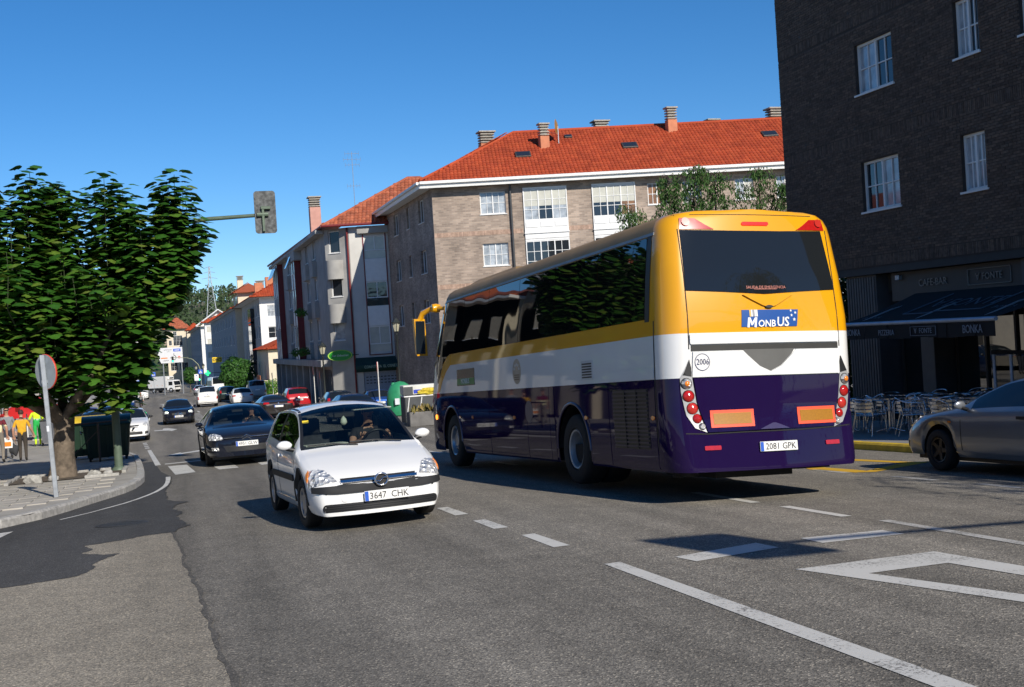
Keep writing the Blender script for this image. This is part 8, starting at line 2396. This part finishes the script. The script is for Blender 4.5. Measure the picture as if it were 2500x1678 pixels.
big = leaf_tree('broadleaf_tree', 'big-leaved pollarded tree filling the picture edge above the pavement', -2.22, 29.24, zt0, 3.05, 6.1, .45, 172, 4, .27, 285, trunk_r=.215, leader=lead, centre=(-.15, 0), zmin_abs=lambda x, y: .74 - .3 * (x > -2.2) + 2.0 * max(0, math.hypot(x + 2.37, y - 29.24) - 1.72))
def blob_tree(name, label, cat, x, y, zf, trunk_h, cz, rx, ry, rz, n, leaf, m, seed, trunk_r=.12, shell=.72, droop=0.):
    rnd = random.Random(seed)
    t = thing(name, label, cat, (x, y, zf))
    tr = MB(); tr.tube([(0, 0, -.05), (.02, 0, trunk_h * .5), (0, .02, cz)], [trunk_r * 1.3, trunk_r, trunk_r * .5], 10)
    for k in range(5):
        a = k * 1.26; tr.tube([(0, 0, trunk_h * .9), (rx * .4 * math.cos(a), ry * .4 * math.sin(a), cz + rz * .2 * math.sin(k * 2.))], [trunk_r * .5, trunk_r * .15], 6)
    tr.obj('trunk', BARK, t, smooth=60)
    V, F = [], []
    for k in range(n):
        while True:
            p = Vector((rnd.gauss(0, 1), rnd.gauss(0, 1), rnd.gauss(0, 1))).normalized()
            r = shell + (1 - shell) * rnd.random() ** .6
            if rnd.random() < .25: r *= rnd.uniform(.5, 1)
            bump_ = 1 + .10 * math.sin(p.x * 5 + seed) * math.sin(p.y * 4 + 1) + .07 * math.sin(p.z * 9 + seed)
            q = Vector((p.x * rx, p.y * ry, p.z * rz)) * r * bump_
            break
        q.z += cz
        nrm = (p + Vector((rnd.uniform(-.8, .8), rnd.uniform(-.8, .8), rnd.uniform(-.4, .9)))).normalized()
        a = nrm.orthogonal().normalized(); b = nrm.cross(a)
        ang = rnd.uniform(0, 6.28); a, b = a * math.cos(ang) + b * math.sin(ang), b * math.cos(ang) - a * math.sin(ang)
        s = leaf * rnd.uniform(.6, 1.3)
        dz = Vector((0, 0, -droop * s))
        o = len(V)
        V += [tuple(q - a * s * .5), tuple(q + b * s * .28 + dz * .3), tuple(q + a * s * .6 + dz), tuple(q - b * s * .28 + dz * .3)]
        F += [(o, o + 1, o + 2), (o, o + 2, o + 3)]
    me = bpy.data.meshes.new('crown'); me.from_pydata(V, [], F); me.materials.append(m)
    c = mobj('crown', me, t); c['kind'] = 'stuff'
    return t
GRNB = randcol('clipped_leaf', [(.018, .065, .010), (.032, .10, .014), (.05, .14, .02)], .6, .3, .2, 2., .15)
blob_tree('clipped_tree', 'round clipped street tree shading the parked vans', 'tree', 9.2, 153.5, gz(9, 153) + .1, 1.2, 2.6, 2.15, 2.1, 2.25, 5200, .30, GRNB, 3, .16, .8)
blob_tree('small_street_tree', 'small rounded tree beside the white notice panel', 'tree', 5.2, 222.3, gz(5.2, 222), 1.3, 3.0, 1.25, 1.25, 1.5, 1500, .3, GRNB, 5, .1, .7)
blob_tree('garden_shrub', 'bright green shrub beside the cream house steps', 'shrub', 11.8, 137, gz(11.8, 137) + .1, .2, .9, 1.5, 1.2, .85, 1500, .2, randcol('bright_leaf', [(.08, .20, .02), (.12, .27, .03)], .6, .3, .2, 2., .2), 6, .05, .6)
blob_tree('garden_hedge', 'dark hedge along the foot of the cream wall', 'hedge', 14.5, 134, gz(13, 134) + .1, .2, .8, 2.6, 1.0, 1.1, 1800, .22, LEAFS, 8, .05, .6)
blob_tree('dark_conifer', 'dark spiky conifer at the corner of the grey block', 'tree', 12.6, 122, gz(12.6, 122) + .1, 1, 2.6, 1.0, 1.0, 2.6, 1800, .34, randcol('dark_needles', [(.012, .035, .012), (.02, .05, .018)], .7, .3, .2), 9, .09, .35)
blob_tree('ivy_hedge', 'dark ivy thicket between the coach and the fluted pillar', 'hedge', 19.6, 33.5, pz(19.6, 33.5), .3, 2.3, 1.9, 1.2, 2.7, 8000, .24, GRNB, 12, .05, .3)
# feathery trees in front of the brick block, behind the coach roof
FEATH = randcol('feathery_leaf', [(.045, .105, .022), (.07, .15, .035), (.035, .08, .022), (.10, .18, .05)], .7, .25, .2, 3., .25)
def feather_tree(label, x, y, ztop, spread, seed):
    rnd = random.Random(seed); g0 = pz(x, y)
    t = thing('feathery_tree', label, 'tree', (x, y, g0), group=None)
    h = ztop - g0
    tb = MB(); tb.tube([(0, 0, -.1), (.05, 0, h * .3), (0, .05, h * .65), (.03, 0, h)], [.16, .13, .08, .015], 8)
    V, F = [], []
    lop = rnd.uniform(0, 6.28)
    for k in range(int(95 + 80 * spread)):
        f = rnd.random() ** .75
        z = h * (.42 + .58 * f) if rnd.random() < .8 else h * rnd.uniform(.3, .6)
        a = rnd.uniform(0, 6.28)
        rr = 1.7 * spread * (1.05 - f) ** .5 * rnd.uniform(.2, 1.2) * (1 + .4 * math.sin(a * 2 + lop) + .35 * math.sin(f * 13 + lop)) + .12; d = Vector((math.cos(a), math.sin(a), 0))
        P = [Vector((0, 0, z)), d * rr * .6 + Vector((0, 0, z + .20 * rr)), d * rr + Vector((0, 0, z - .15 * rr)), d * rr * 1.12 + Vector((0, 0, z - .55 * rr - .1))]
        tb.tube(P[:3], [.014, .009, .004], 4, cap=False)
        for q in range(22):
            u = rnd.uniform(.3, 1) * 3; i = min(2, int(u)); pt = P[i].lerp(P[i + 1], u - i)
            pt = pt + Vector((rnd.gauss(0, .07), rnd.gauss(0, .07), rnd.gauss(-.05, .07)))
            l = rnd.uniform(.10, .26); w = .030
            dr = Vector((rnd.gauss(0, .45), rnd.gauss(0, .45), -1)).normalized(); sd_ = dr.cross(Vector((rnd.gauss(0, 1), rnd.gauss(0, 1), .1))).normalized()
            o = len(V); V += [tuple(pt), tuple(pt + dr * l * .45 + sd_ * w), tuple(pt + dr * l), tuple(pt + dr * l * .45 - sd_ * w)]; F += [(o, o + 1, o + 2, o + 3)]
    tb.obj('trunk', BARK, t, smooth=60)
    me = bpy.data.meshes.new('crown'); me.from_pydata(V, [], F); me.materials.append(FEATH)
    c = mobj('crown', me, t); c['kind'] = 'stuff'
feather_tree('feathery tree nearest the gallery bays, short and leaning over the coach roof', 19.8, 48.4, 6.75, 1.0, 1)
feather_tree('feathery green tree rising behind the middle of the coach roof', 21.4, 48.0, 7.9, 1.0, 2)
feather_tree('tallest feathery tree of the row behind the coach', 22.3, 47.4, 8.2, .85, 3)
feather_tree('feathery tree with dense tufts behind the rear of the coach', 23.3, 47.5, 7.9, 1.1, 4)
feather_tree('narrow feathery tree close to the dark brick block edge', 25.1, 46.9, 8.05, 1.0, 5)
feather_tree('feathery tree half hidden by the dark brick block', 26.2, 46.5, 7.4, 1.0, 6)
# sparse tree out of frame on the cafe side: its thin shadow crosses the road
feather_tree('thin tree beside the camera on the cafe side, its shadow streaking the road', 13.6, 3.2, 6.9, 2.3, 7)
# potted plants on the grey block balconies
for i, (y, z) in enumerate(((89.5, 1.05), (89.5, 3.9), (94, 1.0))):
    p = blob_tree('balcony_plant', ['leafy plant hanging on the lowest balcony of the grey block', 'leafy plant on the middle balcony of the grey block', 'leafy plant on a lower balcony further along the grey block'][i], 'plant', 10.2, y - .6, z, .05, .15, .55, .5, .35, 260, .16, LEAFS, 30 + i, .03, .4)
# ---------------------------------------------------------------- the wooded hill
def hillz(x, y):
    t = max(0., min(1., (y - 470) / 420))
    s = t * t * (3 - 2 * t)
    z = -8 + s * (38 + 4.5 * math.sin(x * .017 + .6) + 3 * math.sin(x * .041))
    if y > 890: z -= (y - 890) * .02
    side = max(0, abs(x - 40) - 160)
    return z - min(30, side * side * .0009)
hx_ = [-500, -350, -250] + list(range(-200, 300, 20)) + [320, 400, 550]
hy_ = [465, 500, 540, 580, 620, 660, 700, 740, 780, 820, 860, 900, 960, 1100]
sheet('hill', hx_, hy_, hillz, mat('hill_scrub', (.055, .075, .03), .95, var=.4, scale=.05), label='wooded hill closing the view down the street')
rnd = random.Random(77)
V, F = [], []
TV, TF = MB(), None
trk = MB()
for yy in range(520, 930, 9):
    for xx in range(-150, 260, 9):
        if 600 < yy < 648 and 2 < xx < 60: continue
        x, y = xx + rnd.uniform(-4, 4), yy + rnd.uniform(-4, 4); z = hillz(x, y)
        h = rnd.uniform(5, 10.5) * (1.15 if y > 800 else .85); r = h * rnd.uniform(.2, .34)
        if y > 780 or rnd.random() < .3:
            trk.tube([(x, y, z - .3), (x, y, z + h * .7)], [.22, .1], 4, cap=False)
        for k in range(30):
            f = rnd.uniform(.32, 1.0); rad = r * (1.25 - .75 * f) * rnd.uniform(.2, 1.15); a = rnd.uniform(0, 6.28)
            c = Vector((x + rad * math.cos(a), y + rad * math.sin(a), z + h * f)); s = rnd.uniform(.5, 1.35)
            n = Vector((rnd.uniform(-1, 1), rnd.uniform(-1, .4), rnd.uniform(-.2, 1))).normalized(); u = n.orthogonal().normalized(); w = n.cross(u)
            o = len(V); V += [tuple(c + u * s), tuple(c + w * s * .7), tuple(c - u * s * .9), tuple(c - w * s * .8)]; F.append((o, o + 1, o + 2, o + 3))
me = bpy.data.meshes.new('forest'); me.from_pydata(V, [], F)
me.materials.append(randcol('eucalyptus_leaf', [(.05, .085, .035), (.075, .115, .05), (.04, .065, .03), (.09, .12, .06)], .8, .2, .2, .05, .15))
fo = tag(mobj('forest', me), 'dense dark green eucalyptus wood covering the hill', kind='stuff', cat='forest')
trk.obj('tree_trunks', mat('pale_trunk', (.22, .2, .17), .9), fo, fix=False)['kind'] = 'stuff'
tk = MB()
for i in range(12):
    a, b = 2 + i * 5, 2 + (i + 1) * 5
    tk.add([(a, 632, hillz(a, 632) + .6), (b, 632, hillz(b, 632) + .6), (b, 645, hillz(b, 645) + .8), (a, 645, hillz(a, 645) + .8)], [(0, 1, 2, 3)])
tag(tk.obj('dirt_track', mat('sandy_cut', (.42, .33, .21), .95, var=.2, scale=.2)), 'pale sandy cutting across the hillside', kind='structure')
# lattice pylon
pyx, pyy = 30.2, 692.
pyz = hillz(pyx, pyy)
py_ = thing('lattice_pylon', 'tall grey lattice power pylon on the wooded hill', 'pylon', (pyx, pyy, pyz))
STEEL = mat('pylon_steel', (.34, .36, .38), .5, .4, var=.1)
Hh = 48.6 - pyz
def leg_w(f): return 6.4 * (1 - f) ** 1.25 + .45
lv_ = [0, .12, .24, .35, .45, .54, .62, .70, .78, .86, .93, 1.]
for sx, sy in ((-1, -1), (1, -1), (1, 1), (-1, 1)):
    MB().tube([(sx * leg_w(f) * .5 * 2 * .5, sy * leg_w(f) * .5, f * Hh) for f in lv_], .16, 5).obj('leg', STEEL, py_)
br = MB()
for f0, f1 in zip(lv_[:-1], lv_[1:]):
    a, b = leg_w(f0) * .5, leg_w(f1) * .5
    for (p, q) in (((-a, -a), (b, -b)), ((a, -a), (-b, -b)), ((a, -a), (b, b)), ((a, a), (b, -b)), ((-a, -a), (-b, b)), ((-a, a), (-b, -b))):
        br.tube([(p[0], p[1], f0 * Hh), (q[0], q[1], f1 * Hh)], .09, 4)
br.obj('bracing', STEEL, py_)
for f, w in ((.80, 4.2), (.90, 3.2), (.985, 2.2)):
    MB().tube([(-w, 0, f * Hh), (0, 0, f * Hh + .7), (w, 0, f * Hh)], .12, 5).obj('cross_arm', STEEL, py_)
